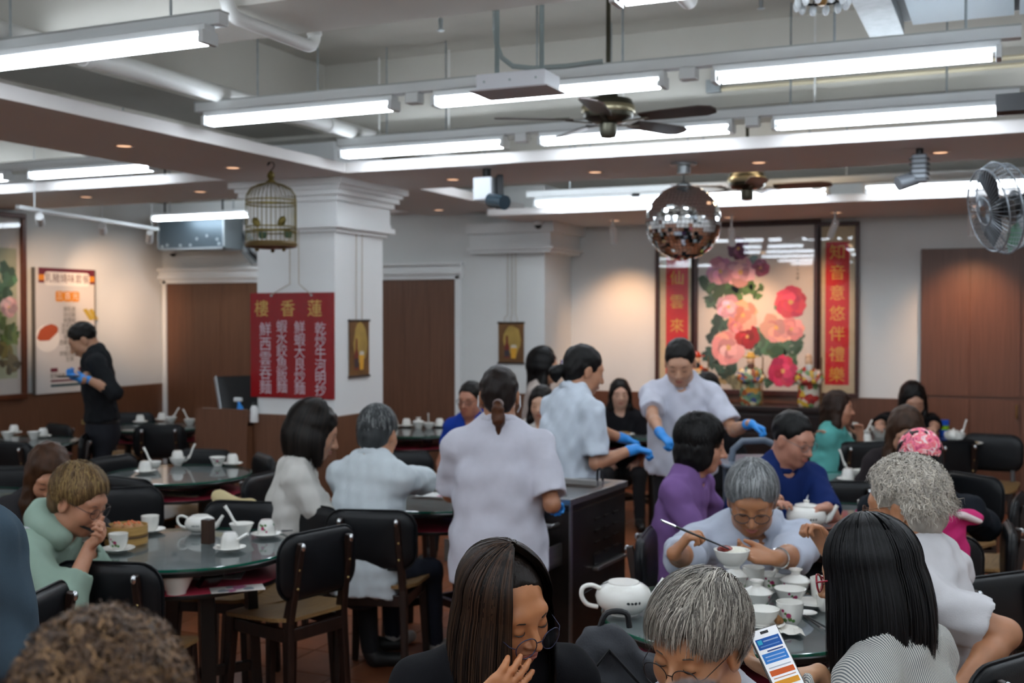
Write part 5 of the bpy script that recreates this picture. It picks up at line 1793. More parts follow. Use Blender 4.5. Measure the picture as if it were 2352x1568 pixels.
def nets(D, lo, h):
    D = np.asarray(D, np.float32)
    D[0], D[-1] = .5, .5; D[:, 0], D[:, -1] = .5, .5; D[:, :, 0], D[:, :, -1] = .5, .5
    I = D < 0
    n = D.shape
    c = np.zeros((n[0] - 1, n[1] - 1, n[2] - 1), np.uint8)
    for o in _CO:
        c += I[o[0]:n[0] - 1 + o[0], o[1]:n[1] - 1 + o[1], o[2]:n[2] - 1 + o[2]]
    cell = np.argwhere((c > 0) & (c < 8))
    idx = np.full(c.shape, -1, np.int32)
    idx[cell[:, 0], cell[:, 1], cell[:, 2]] = np.arange(len(cell))
    val = np.stack([D[cell[:, 0] + o[0], cell[:, 1] + o[1], cell[:, 2] + o[2]] for o in _CO], 1)
    acc = np.zeros((len(cell), 3)); cnt = np.zeros(len(cell))
    for a, b in _ED:
        va, vb = val[:, a], val[:, b]
        m = (va < 0) != (vb < 0)
        t = np.where(m, va / np.where(m, va - vb, 1), 0)
        acc += np.where(m[:, None], _CO[a] + (_CO[b] - _CO[a]) * t[:, None], 0); cnt += m
    V = lo + h * (cell + acc / cnt[:, None])
    F = []
    for x in range(3):
        y, z = (x + 1) % 3, (x + 2) % 3
        s0 = [slice(None)] * 3; s1 = [slice(None)] * 3
        s0[x] = slice(0, -1); s1[x] = slice(1, None)
        A = I[tuple(s0)]; B = I[tuple(s1)]
        e = np.argwhere(A != B)
        e = e[(e[:, y] > 0) & (e[:, z] > 0) & (e[:, y] < n[y] - 1) & (e[:, z] < n[z] - 1)]
        fl = A[e[:, 0], e[:, 1], e[:, 2]]
        q = []
        for dy, dz in ((-1, -1), (0, -1), (0, 0), (-1, 0)):
            g = e.copy(); g[:, y] += dy; g[:, z] += dz
            q.append(idx[g[:, 0], g[:, 1], g[:, 2]])
        q = np.stack(q, 1)
        q[~fl] = q[~fl][:, ::-1]
        F.append(q)
    return V, np.concatenate(F)


def raw_mesh(name, V, F, mat, col=None, smooth=True):
    me = bpy.data.meshes.new(name)
    V = np.asarray(V, np.float32); F = np.asarray(F, np.int32)
    me.vertices.add(len(V)); me.vertices.foreach_set('co', V.ravel())
    k = F.shape[1]
    me.loops.add(F.size); me.loops.foreach_set('vertex_index', F.ravel())
    me.polygons.add(len(F)); me.polygons.foreach_set('loop_start', np.arange(0, F.size, k, dtype=np.int32))
    if smooth:
        me.polygons.foreach_set('use_smooth', np.ones(len(F), bool))
    if col is not None:
        a = me.color_attributes.new('Col', 'FLOAT_COLOR', 'POINT')
        a.data.foreach_set('color', np.asarray(col, np.float32).ravel())
    me.materials.append(mat)
    me.update(calc_edges=True)
    return me


def join_raw(parts):
    V = []; F = []; n = 0
    for v, f in parts:
        V.append(v); F.append(f + n); n += len(v)
    return np.concatenate(V), np.concatenate(F)


def skin(name, col, rough=.42):
    return pbr('skin_' + name, col, rough, noise=.05, nscale=40, bump=.05, bscale=400, sss=.12)


def npv(v):
    return np.array((v[0], v[1], v[2]), float)


class Frame:
    """head frame: x to the person's right, y forward, z up"""
    def __init__(s, c, fwd, pitch=0.0, roll=0.0, sc=1.0):
        f = Vector(fwd).normalized(); u = Vector((0, 0, 1)); r = f.cross(u).normalized()
        q = Quaternion(r, -R(pitch)); f = q @ f; u = q @ u
        q = Quaternion(f, R(roll)); r = q @ r; u = q @ u
        s.c = npv(c); s.A = np.array([npv(r), npv(f), npv(u)]); s.s = sc

    def __call__(s, x, y, z):
        return s.c + (np.array((x, y, z)) * s.s) @ s.A

    def dirv(s, x, y, z):
        return np.array((x, y, z), float) @ s.A


def head_sdf(H, male=False, nose=1.0, jaw=1.0):
    S = SDF(); s = H.s
    e = lambda x, y, z, a, b, c, k=.02, op='+': S.ell(H(x, y, z), H.A, np.array((a, b, c)) * s, k * s, op)
    e(0, -.014, .032, .075, .094, .086)
    e(0, .022, -.035, .061 * jaw, .066, .084, .03)
    e(0, .052, -.096, .028 * jaw, .024, .022, .03)
    for x in (-1, 1):
        e(x * .036, .052, -.034, .028, .026, .032, .025)
        e(x * .040 * jaw, .012, -.080, .022, .030, .026, .03)
    e(0, .070, .022, .052, .02, .022, .02)
    for x in (-1, 1):
        e(x * .031, .097, -.004, .017, .013, .012, .012, '-')
        e(x * .031, .0755, -.003, .0145, .0125, .0115, .006)
    S.cone(H(0, .082, .008), H(0, .101 + .006 * nose, -.036), .0075 * s, .0115 * s, .012 * s)
    for x in (-1, 1):
        e(x * .0125, .093, -.040, .0085, .010, .0075, .006)
    e(0, .083, -.062, .022, .012, .006, .006); e(0, .082, -.0725, .018, .012, .0065, .005)
    e(0, .098, -.0672, .024, .014, .0014, .003, '-')
    for x in (-1, 1):
        e(x * .077, -.008, -.010, .010, .020, .032, .008)
        e(x * .088, -.002, -.008, .006, .011, .019, .005, '-')
    return S


def add_hand(S, w, d, pn, side, curl=30, scale=1.0, k=.010, thumb=(.55, .75, .25), spread=.10, curls=None):
    """hand on a body: w wrist, d wrist-to-knuckle direction, pn where the palm faces, side +1 when thumb lies along d x pn"""
    w = npv(w); d = npv(d); d /= np.linalg.norm(d)
    pn = npv(pn); pn = pn - d * (pn @ d); pn /= np.linalg.norm(pn)
    lat = np.cross(d, pn) * side
    sc = scale
    tips = []
    offs = (.028, .0095, -.0095, -.027); lens = (.072, .080, .074, .058)
    for i in range(4):
        b = w + d * (.088 if i in (1, 2) else .083) * sc + lat * offs[i] * sc
        S.cone(w + d * .012 * sc + lat * offs[i] * .55 * sc, b, .0165 * sc, .0115 * sc, k, flat=pn, fs=.85)
        cu = R((curls or [curl] * 4)[i]); a = cu * .7
        q = b; dd = d + lat * (1.5 - i) * spread * .6; dd /= np.linalg.norm(dd)
        for j, f in enumerate((.46, .30, .24)):
            dr = dd * math.cos(a) + pn * math.sin(a)
            q2 = q + dr * lens[i] * f * sc
            S.cone(q, q2, (.0092, .0084, .0077)[j] * sc, (.0084, .0077, .0066)[j] * sc, .004)
            q = q2; a += cu
        tips.append(q)
    S.cone(w + d * .02 * sc, w + d * .07 * sc, .025 * sc, .03 * sc, .012, flat=pn, fs=.5)
    b = w + d * .022 * sc + lat * .022 * sc
    td = d * thumb[0] + lat * thumb[1] + pn * thumb[2]; td /= np.linalg.norm(td)
    m = b + td * .042 * sc
    td2 = d * (thumb[0] + .5) + lat * thumb[1] * .6 + pn * (thumb[2] + .15); td2 /= np.linalg.norm(td2)
    m2 = m + td2 * .032 * sc; m3 = m2 + (td2 * .8 + d * .2) * .024 * sc
    S.cone(b, m, .0165 * sc, .012 * sc, k); S.cone(m, m2, .0115 * sc, .0098 * sc, .005); S.cone(m2, m3, .0096 * sc, .0075 * sc, .004)
    tips.append(m3)
    return tips


def elbow_of(S0, Hn, lu, lf, hint):
    S0 = npv(S0); Hn = npv(Hn); v = Hn - S0; L = np.linalg.norm(v); v /= L
    L = min(L, (lu + lf) * .995)
    a = (lu * lu - lf * lf + L * L) / (2 * L)
    hgt = math.sqrt(max(lu * lu - a * a, 1e-6))
    hint = npv(hint); hint = hint - v * (hint @ v); hint /= np.linalg.norm(hint)
    return S0 + v * a + hint * hgt, S0 + v * L


# hair ------------------------------------------------------------------------------
def hair_shell(H, style, h):
    S = SDF(); s = H.s
    e = lambda x, y, z, a, b, c, k=.02, op='+': S.ell(H(x, y, z), H.A, np.array((a, b, c)) * s, k * s, op)
    dn = np.array((0, 0, -1.0))
    g = lambda p, q, ra, rb, k=.03: S.cone(p, q, ra * s, rb * s, k * s)
    if style == 'crew':
        e(0, -.018, .038, .081, .100, .092)
        e(0, .088, -.032, .080, .078, .098, .012, '-')
        e(0, -.03, -.115, .10, .10, .075, .02, '-')
        for x in (-1, 1): e(x * .085, .01, -.03, .02, .045, .045, .015, '-')
    elif style == 'short':
        e(0, -.018, .040, .084, .104, .094)
        e(0, -.05, -.02, .072, .066, .075, .03)
        e(0, .094, -.036, .078, .075, .098, .012, '-')
        e(0, -.02, -.13, .09, .11, .06, .02, '-')
        for x in (-1, 1): e(x * .088, .0, -.032, .02, .03, .034, .012, '-')
    elif style == 'tied':
        e(0, -.018, .036, .081, .101, .092)
        e(0, -.06, -.02, .062, .05, .065, .03)
        e(0, .097, -.028, .078, .078, .098, .012, '-')
        e(0, -.01, -.125, .09, .10, .06, .02, '-')
        for x in (-1, 1): e(x * .088, .004, -.025, .02, .03, .04, .012, '-')
    elif style == 'bob':
        e(0, -.016, .040, .090, .106, .096)
        e(0, -.040, -.04, .092, .082, .10, .03)
        for x in (-1, 1): e(x * .068, .012, -.035, .024, .048, .078, .025)
        e(0, .092, -.045, .064, .075, .112, .015, '-')
        e(0, .02, -.14, .06, .08, .07, .02, '-')
    elif style == 'long':
        e(0, -.016, .038, .086, .104, .095)
        e(0, -.045, -.03, .082, .070, .10, .03)
        for x in (-1, 1):
            p = H(x * .066, .010, .01); g(p, p + dn * .13 * s + H.dirv(x * .01, -.02, 0), .030, .034)
            p2 = p + dn * .13 * s + H.dirv(x * .01, -.02, 0); g(p2, p2 + dn * .14 * s + H.dirv(x * .0, -.01, 0), .034, .022)
        p = H(0, -.07, -.03); g(p, p + dn * .25 * s + H.dirv(0, -.015, 0), .065, .055)
        e(0, .094, -.042, .060, .077, .110, .015, '-')
    elif style == 'scalp':
        e(0, -.018, .034, .078, .097, .089)
        e(0, -.05, -.02, .066, .055, .07, .03)
        e(0, .098, -.012, .086, .080, .108, .012, '-')
        e(0, -.01, -.125, .09, .10, .06, .02, '-')
    V, F = S.noise(.0022, 3, .5).mesh(h)
    return V, F


def strands(H, n, length, pal, seed=0, part=(.0, .0, 1.0), whorl=None, grav=.25, steps=12, lift=.012, width=.0016, curl=.0, low=-.25, front=.42, fringe=0.0, push=None, colliders=(), swirl=0.0, wob=.10, rad=(.080, .099, .091), taper=True, lens_var=.25, hug=.4, keep_face=0.0, lat=.6, sidecut=0.0):
    """hair as thin ribbons grown from the scalp and combed over the head; returns V, F, colour"""
    rg = np.random.RandomState(seed)
    D = rg.normal(size=(n * 4, 3)); D /= np.linalg.norm(D, axis=1)[:, None]
    keep = (D[:, 2] > low + np.clip(D[:, 1] + .1, 0, 2) * .55) & (D[:, 1] < front + .9 * np.clip(D[:, 2], 0, 1) ** 2 * .6)
    keep &= ~((np.abs(D[:, 0]) > .6) & (D[:, 1] > -.05) & (D[:, 2] < .12))
    D = D[keep][:n]; n = len(D)
    rad = np.array(rad); c0 = np.array((0, -.016, .036))
    P = D * rad
    if whorl is not None:
        w = np.array(whorl) * rad
        d = P - w
    else:
        d = np.zeros_like(P); xs = P[:, 0] - part[0]
        d[:, 0] = np.sign(xs) * (lat + 6 * np.abs(xs)); d[:, 1] = part[1]; d[:, 2] = -.2
    if push is not None: d = d / (np.linalg.norm(d, axis=1)[:, None] + 1e-6) + np.array(push)
    if swirl: d = d + swirl * np.stack([-d[:, 1], d[:, 0], 0 * d[:, 0]], 1)
    up = H.dirv(0, 0, 1); gl = np.array([H.A[i] @ np.array((0, 0, -1.0)) for i in range(3)])
    L = length * (1 - lens_var + 2 * lens_var * rg.rand(n)) * (1 - sidecut * np.clip(1 - (D[:, 2] + .1) / .75, 0, 1)); st = (L / steps)[:, None]
    lf = lift * (.35 + rg.rand(n))[:, None]
    ph = rg.rand(n, 3) * 6.28; fq = rg.uniform(.6, 1.6, (n, 1))
    clump = np.floor(D * 7); ph2 = (np.sin(clump @ np.array((12.9, 78.2, 37.7))) * 43758.5 % 1)[:, None] * 6.28
    sg0 = np.where(P[:, 0] - part[0] >= 0, 1.0, -1.0)
    pts = [P.copy()]
    for i in range(steps):
        nn = P / rad ** 2; nn /= np.linalg.norm(nn, axis=1)[:, None]
        d = d - nn * np.minimum((d * nn).sum(1), 0)[:, None] if i else d - nn * (d * nn).sum(1)[:, None] + nn * .15
        d /= np.linalg.norm(d, axis=1)[:, None] + 1e-9
        d = d + gl * grav * (i + 1) / steps * 2 + wob * np.sin(ph + i * fq) + .5 * wob * np.sin(ph2 + np.array((0, 1.5, 3)) + i * .5)
        if curl:
            a = ph2 + i * 1.5
            d = d + curl * np.concatenate([np.cos(a), np.sin(a), np.cos(a + 1)], 1)
        d /= np.linalg.norm(d, axis=1)[:, None] + 1e-9
        P = P + d * st
        k = np.sqrt(((P / (rad + lf)) ** 2).sum(1))[:, None]
        P = np.where(k < 1, P / np.maximum(k, 1e-3), P)
        if hug:
            k2 = np.sqrt(((P / (rad + lf)) ** 2).sum(1))[:, None]
            P = np.where((k2 > 1) & (P[:, 2:3] > -.02 - .07 * (hug > .5)), P * (1 - hug) + hug * P / k2, P)
        if keep_face:
            wz = np.clip((.052 - P[:, 2]) / .02, 0, 1) * np.clip((P[:, 1] - .015) / .03, 0, 1)
            xm = keep_face * wz
            P[:, 0] = np.where(np.abs(P[:, 0]) < xm, sg0 * xm, P[:, 0])
        for cc, cr in colliders:
            v = (P - cc) / cr; k = np.sqrt((v ** 2).sum(1))[:, None]
            P = np.where(k < 1, cc + v / np.maximum(k, 1e-3) * cr, P)
        pts.append(P.copy())
    Q = np.stack(pts, 1)
    T = np.gradient(Q, axis=1); T /= np.linalg.norm(T, axis=2)[:, :, None] + 1e-9
    Nn = Q / rad ** 2; Nn /= np.linalg.norm(Nn, axis=2)[:, :, None]
    B = np.cross(T, Nn); B /= np.linalg.norm(B, axis=2)[:, :, None] + 1e-9
    wd_ = width * (1 - .75 * (np.arange(steps + 1) / steps) ** 2 if taper else np.ones(steps + 1))
    V = np.stack([Q - B * wd_[None, :, None], Q + B * wd_[None, :, None]], 2)
    V = H.c + ((V + c0) * H.s).reshape(-1, 3) @ H.A
    base = (np.arange(n) * (steps + 1) * 2)[:, None] + (np.arange(steps) * 2)[None]
    F = np.stack([base, base + 1, base + 3, base + 2], -1).reshape(-1, 4)
    pal = np.array([lin(p)[:3] for p in pal])
    ci = pal[rg.randint(0, len(pal), n)] * rg.uniform(.75, 1.2, (n, 1))
    C = np.repeat(np.concatenate([ci, np.ones((n, 1))], 1), (steps + 1) * 2, 0)
    return V, F, C


def curtain(H, n, length, pal, seed=0, face=(50, 50), part=0.0, width=.0014, lift=.014, flare=.0, steps=(9, 9), jit=.06, wave=.006, rad=(.078, .097, .090), tuck=0.0, back=0.0, clumps=70):
    """straight long hair: from the parting over the skull, then hanging; face: bare half angles (right, left) in degrees"""
    rg = np.random.RandomState(seed)
    rad = np.array(rad); c0 = np.array((0, -.016, .036))
    # azimuth 0 = front, positive towards the person's right (+x)
    fr, fl = face
    cl = rg.uniform(fr, 360 - fl, clumps); clj = rg.normal(0, 1, (clumps, 3))
    ci = rg.randint(0, clumps, n)
    az = np.clip(cl[ci] + rg.normal(0, 3.2, n), fr - 4, 360 - fl + 4)
    a = np.radians(az)
    th0 = np.radians(rg.uniform(3, 78, n) ** 1.0)
    th1 = np.radians(97)
    gl = np.array([H.A[i] @ np.array((0, 0, -1.0)) for i in range(3)])
    lf = 1 + (lift * (.25 + rg.rand(n)) / .088)[:, None]
    side = np.where(az < 180, 1.0, -1.0)
    pts = []
    n1, n2 = steps
    for i in range(n1 + 1):
        f = i / n1
        th = th0 + (th1 - th0) * f
        # near the top the strands gather along the parting
        k = np.clip(1 - th / np.radians(60), 0, 1) ** 1.5
        x = np.sin(th) * np.sin(a); y = np.sin(th) * np.cos(a); z = np.cos(th)
        x = x * (1 - .0 * k) + part / rad[0] * k
        d = np.stack([x, y, z], 1); d /= np.linalg.norm(d, axis=1)[:, None]
        pts.append(d * rad * lf * (1 + .004 * clj[ci, 2][:, None]))
    P = pts[-1]
    out = P.copy(); out[:, 2] = 0; out /= np.linalg.norm(out, axis=1)[:, None] + 1e-9
    L = (length * (1 + jit * rg.normal(size=n) + .5 * jit * clj[ci, 0]))[:, None]
    dv = np.stack([np.zeros(n), np.zeros(n), -np.ones(n)], 1)
    ph = rg.rand(n, 1) * 6.28
    for i in range(1, n2 + 1):
        f = i / n2
        m = np.clip(f * 1.6, 0, 1)
        dd = dv * (1 - m) + gl * m + out * (flare * (1 - f) - tuck * f) + np.array((0, -back, 0)) * (1 - m)
        dd += wave * 12 * np.stack([np.sin(ph[:, 0] + 5 * f + clj[ci, 1] * 2), np.cos(ph[:, 0] * 1.3 + 4 * f), 0 * f * ph[:, 0]], 1) * .25
        dd /= np.linalg.norm(dd, axis=1)[:, None]
        P = P + dd * L / n2
        pts.append(P.copy())
    Q = np.stack(pts, 1); m = Q.shape[1]
    T = np.gradient(Q, axis=1); T /= np.linalg.norm(T, axis=2)[:, :, None] + 1e-9
    Nn = Q / rad ** 2; Nn[:, n1:, 2] = 0; Nn /= np.linalg.norm(Nn, axis=2)[:, :, None] + 1e-9
    B = np.cross(T, Nn); B /= np.linalg.norm(B, axis=2)[:, :, None] + 1e-9
    w_ = width * (1 - .7 * (np.arange(m) / (m - 1)) ** 3)
    V = np.stack([Q - B * w_[None, :, None], Q + B * w_[None, :, None]], 2)
    V = H.c + ((V + c0) * H.s).reshape(-1, 3) @ H.A
    base = (np.arange(n) * m * 2)[:, None] + (np.arange(m - 1) * 2)[None]
    F = np.stack([base, base + 1, base + 3, base + 2], -1).reshape(-1, 4)
    pl = np.array([lin(p)[:3] for p in pal])
    cc = pl[rg.randint(0, len(pl), n)] * rg.uniform(.8, 1.2, (n, 1))
    return V, F, np.repeat(np.concatenate([cc, np.ones((n, 1))], 1), m * 2, 0)


def hair_mat(name='hair_strand', rough=.42):
    return pbr(name, '222222', rough, attr='Col', spec=.22)


def hair_solid(col):
    return pbr('hair_' + col, col, .42, noise=.35, nscale=30, bump=.5, bscale=160, stretch=(1, 1, .15), spec=.2)


# a whole person ---------------------------------------------------------------------
PEOPLE = []


def person(label, hp, hd_deg, bd_deg=None, pitch=0, roll=0, lean=5, side=0, male=False, skin_c='c08a68', shirt='cfd2d6', sleeve=.55, hair='short', hair_c='15120f',
           rh=None, lh=None, rh_dir=None, lh_dir=None, rh_pn=None, lh_pn=None, curl=35, seat=True, legs=True, trouser='15161a', shoe='1a1a1a', glove=None, hem=.56, collar=None,
           hs=1.0, sw=None, fine=.006, fold=.004, mat_shirt=None, strand=None, eyes=True, loose=.0, torso=.49, hood=None, tail=None, rel=(None, None), rthumb=None, lthumb=None, hidden_legs=False, curls_r=None, curls_l=None, open_c=None, fat=1.0, neckdrop=0.0):
    bd_deg = hd_deg if bd_deg is None else bd_deg
    C = Vector(hp)
    H = Frame(C, hd(hd_deg), pitch, roll, hs)
    bf = hd(bd_deg); up = Vector((0, 0, 1)); br = bf.cross(up).normalized()
    tu = (Quaternion(br, -R(lean)) @ up); tu = (Quaternion(bf, R(side)) @ tu).normalized()
    tf = br.cross(tu) * -1; tf = tu.cross(br).normalized()
    if tf.dot(bf) < 0: tf = -tf
    NB = Vector(H(0, -.034, -.100 - neckdrop))
    CT = NB - tu * .065
    sw = sw or (.172 if male else .150)
    PV = CT - tu * torso
    t = thing('person', label, 'person', (PV.x, PV.y, 0))
    org = npv((PV.x, PV.y, 0))
    msk = skin(skin_c, skin_c)
    mk = lambda name, V, F, mat, par=None, col=None: place(name, raw_mesh(name, V - org, F, mat, col), par or t)
    mkb = lambda name, mb, mat, par=None: (mb.xf(Matrix.Translation(-Vector(org))), mb.build(name, mat, par or t))[1]
    # ---- head and neck
    S = head_sdf(H, male, jaw=1.06 if male else .97)
    S.cone(H(0, -.022, -.05), NB - tu * .02, .056 * hs * (1.08 if male else .92), (.064 if male else .055), .03)
    S.cone(NB - tu * .02, CT - tu * .06, .06, .09, .05, flat=tf, fs=.8)
    for s_ in (-1, 1):
        S.cone(NB - tu * .03, CT + br * s_ * sw * .8 - tu * .035, .045, .04, .05)
    isl = [S.mesh(fine)]
    # ---- arms
    lu, lf_ = (.29, .25) if male else (.27, .235)
    sh = SDF()
    fsn = npv(tf)
    k_ = 1 + loose
    sh.cone(CT - tu * .06, CT - tu * .22, .150 * fat + (.012 if male else 0), .158 * fat, .05, flat=fsn, fs=.66)
    sh.cone(CT - tu * .22, PV + tu * .02, .155 * fat * k_, (.158 if male else .162) * fat * k_, .06, flat=fsn, fs=.68)
    sh.cone(PV + tu * .02, PV - tu * .10, .162 * fat * k_, .172 * fat * k_, .05, flat=fsn, fs=.72)
    sh.cone(NB - tu * .015, CT - tu * .08, .062, .11, .05, flat=fsn, fs=.75)
    tips = {}; cuffs = []; wr_ = {}
    gl = []
    for s_, hand, hdv, hpn, el, th, cu in ((1, rh, rh_dir, rh_pn, rel[0], rthumb, curls_r), (-1, lh, lh_dir, lh_pn, rel[1], lthumb, curls_l)):
        SH = CT + br * s_ * sw - tu * .045
        sh.cone(CT - tu * .02 + br * s_ * .06, SH, .058, .064, .05)
        if hand is None:
            hand = (PV + bf * (.26 if seat else .05) + br * s_ * (.13 if seat else .22) + up * (.10 if seat else -.08)) if seat else (SH - up * .50 + br * s_ * .04 + bf * .06)
        hint = Vector(el) if el is not None else (br * s_ * .55 - up * .8 - bf * .35)
        E, Hn = elbow_of(SH, hand, lu, lf_, hint)
        fd = Hn - E; fd /= np.linalg.norm(fd)
        a_ = SDF()
        a_.cone(npv(SH), E, .050 if male else .043, .040 if male else .034, .02)
        a_.cone(E, E + (Hn - E) * .35, .041 if male else .034, .040 if male else .034, .02)
        a_.cone(E + (Hn - E) * .35, Hn, .040 if male else .034, .027 if male else .024, .02)
        d_ = npv(hdv) if hdv is not None else fd
        pn = npv(hpn) if hpn is not None else npv(-up)
        pnp = pn - d_ * (pn @ d_)
        if np.linalg.norm(pnp) < .1: pn = npv(bf)
        lat = np.cross(d_, pn)
        # thumb towards the body's middle / up: right hand palm down has thumb on -br side
        want = npv(-br * s_) * .8 + npv(up) * .5
        sd_ = 1 if lat @ want > 0 else -1
        G = SDF() if glove else a_
        wr_[s_] = (Hn, fd)
        if glove:
            G.cone(Hn - fd * .035, Hn + d_ * .01, .031, .027, .012)
        tips[s_] = add_hand(G, Hn, d_, pn, sd_, curl, .97 if male else .90, thumb=th or (.55, .75, .25), curls=cu)
        isl.append(a_.mesh(fine * 1.15 if not glove else max(fine, .009)))
        if glove: gl.append(G.mesh(min(fine, .006)))
        # sleeves
        if sleeve > 0:
            r0 = .062 * (1 + loose * .6) * (1.08 if male else 1)
            if sleeve <= 1:
                e1 = npv(SH) + (E - npv(SH)) * sleeve
                sh.cone(npv(SH), e1, r0, r0 * 1.06, .03, cap=True)
                sh.ell(npv(SH), np.eye(3), (r0 * .98,) * 3, .03)
                v = (E - npv(SH)); v /= np.linalg.norm(v)
                cuffs.append((e1 - v * .012, e1 + v * .07, r0 * .80, r0 * .9))
            else:
                sh.cone(npv(SH), E, r0, .054 * (1 + loose), .04)
                e2 = E + (Hn - E) * min(sleeve - 1, .97)
                sh.cone(E, e2, .054 * (1 + loose), .044 * (1 + loose), .03, cap=True)
                sh.ell(E, np.eye(3), (.053 * (1 + loose),) * 3, .03)
                cuffs.append((e2 - fd * .01, e2 + fd * .06, .034 * (1 + loose * .6), .036 * (1 + loose)))
    # torso under the clothes, so that the figure is complete
    tb = SDF().cone(CT - tu * .06, PV, .128 * fat, .13 * fat, .04, flat=fsn, fs=.64)
    isl.append(tb.mesh(.02))
    V, F = join_raw(isl)
    body = mk('body', V, F, msk)
    if gl:
        mg = pbr('glove_' + glove, glove, .45, bump=.2, bscale=80)
        for g in gl: mk('glove', g[0], g[1], mg)
    # ---- shirt
    sh.ell(H(0, -.02, -.06) + npv(tu) * 0, H.A, (.058, .062, .075), .012, '-')
    op = CT + tu * .02 + bf * .055
    sh.ell(npv(op), np.array([npv(br), npv(tf), npv(tu)]), open_c or (.042, .07, .055), .012, '-')
    sh.half(npv(CT - tu * hem), npv(-tu))
    sh.noise(fold, abs(hash(label)) % 1 + int(C.x * 977 + C.y * 331) % 1000 + 5, 1.0, np.array((1.0, 1.0, .8)))
    for c_ in cuffs: sh.cone(*c_, .005, op='-', cap=True)
    V, F = sh.mesh(max(fine * 1.4, .0085))
    ms = mat_shirt or pbr('cloth_' + shirt, shirt, .9, noise=.04, nscale=20, bump=.25, bscale=350, spec=.2)
    shirt_o = mk('shirt', V, F, ms)
    if collar:
        cl = SDF()
        for a in range(0, 360, 30):
            p = lambda q, r_, z: npv(NB + tu * .004) + npv(br) * math.cos(R(q)) * r_ + npv(tf) * (math.sin(R(q)) * r_ * .95 + .004) + npv(tu) * (z - .05 * max(0, math.sin(R(q))) - .02 * abs(math.cos(R(q))))
            if 70 < a < 110: continue
            cl.cone(p(a, .066, .012 - .02 * max(0, math.sin(R(a)))), p(a + 30, .066, .012 - .02 * max(0, math.sin(R(a + 30)))), .019, .019, .006)
        V, F = cl.mesh(.008); mk('collar', V, F, pbr('cloth_' + collar, collar, .85, noise=.04, nscale=20))
    # ---- legs
    if legs:
        L = SDF(); shoes = []
        L.cone(PV + tu * .10, PV - up * .03, .135 * fat, .15 * fat, .04, flat=npv(bf), fs=.8)
        for s_ in (-1, 1):
            hp_ = PV + br * s_ * .085 - up * .02
            if seat:
                kn = PV + bf * .40 + br * s_ * .13; kn.z = max(.44, PV.z - .06)
                an = kn + bf * .03; an.z = .09
            else:
                kn = PV + br * s_ * .10 + bf * .02; kn.z = PV.z * .53
                an = PV + br * s_ * .11; an.z = .09
            L.cone(hp_, kn, .085, .062, .04); L.cone(kn, an, .060, .045, .03)
            sd = SDF().cone(an + up * -.01, an + bf * .03 - up * .045, .04, .038, .02).cone(an + bf * .02 - up * .05, an + bf * .16 - up * .055, .038, .034, .03).half((0, 0, .002), (0, 0, -1))
            shoes.append(sd.mesh(.016))
        V, F = L.noise(.003, 9).mesh(.02)
        mk('trousers', V, F, pbr('cloth_' + trouser, trouser, .85, noise=.06, nscale=20, bump=.2, bscale=200))
        for v, f in shoes: mk('shoe', v, f, pbr('shoe_' + shoe, shoe, .5))
    # ---- hair
    if hair:
        V, F = hair_shell(H, hair, .009 if fine > .005 else .007)
        ho = mk('hair', V, F, hair_solid(hair_c))
        if strand:
            V, F, cc = curtain(H, **{k: v for k, v in strand.items() if k != 'long'}) if 'long' in strand else strands(H, **strand)
            tag(mk('hair_strands', V, F, hair_mat(), ho, cc), kind='stuff')
        if tail:
            T = SDF(); pts = [H(*p) for p in tail[0]]
            for a, b, r0, r1 in zip(pts[:-1], pts[1:], tail[1][:-1], tail[1][1:]): T.cone(a, b, r0, r1, .02)
            V, F = T.noise(.003, 4, .4).mesh(.006); mk('ponytail', V, F, hair_solid(tail[2]), ho)
    # ---- face
    if eyes:
        dk = pbr('eye_dark', '1a1210', .3)
        for x in (-1, 1):
            m = MB().tube([H(x * .0175, .0845, -.0065), H(x * .024, .0885, -.0088), H(x * .031, .0895, -.0094), H(x * .038, .0875, -.0088), H(x * .0445, .0825, -.006)], [.0006, .0013, .0017, .0014, .0006], 6)
            mkb('eyelash', m, dk, body)
            m = MB().tube([H(x * .013, .0855, .0135), H(x * .024, .090, .0185), H(x * .036, .0865, .0205), H(x * .047, .077, .0155)], [.0012, .0019, .0016, .0007], 6)
            mkb('eyebrow', m, hair_solid('2a211c' if hair_c < '50' else '5c4c42'), body)
        lp = MB()
        lp.tube([H(-.021, .0865, -.0665), H(-.009, .0938, -.0635), H(0, .0945, -.0645), H(.009, .0938, -.0635), H(.021, .0865, -.0665)], [.001, .0032, .003, .0032, .001], 6)
        lp.tube([H(-.020, .0865, -.068), H(-.008, .0935, -.0722), H(0, .0942, -.0728), H(.008, .0935, -.0722), H(.020, .0865, -.068)], [.001, .0034, .004, .0034, .001], 6)
        mkb('lips', lp, pbr('lips', 'a05c50', .4), body)
    t['tips'] = 1
    del t['tips']
    info = dict(t=t, H=H, CT=CT, PV=PV, NB=NB, bf=bf, br=br, tu=tu, tf=tf, org=org, mk=mk, mkb=mkb, tips=tips, wr=wr_, body=body, shirt=shirt_o)
    PEOPLE.append(info)
    return info


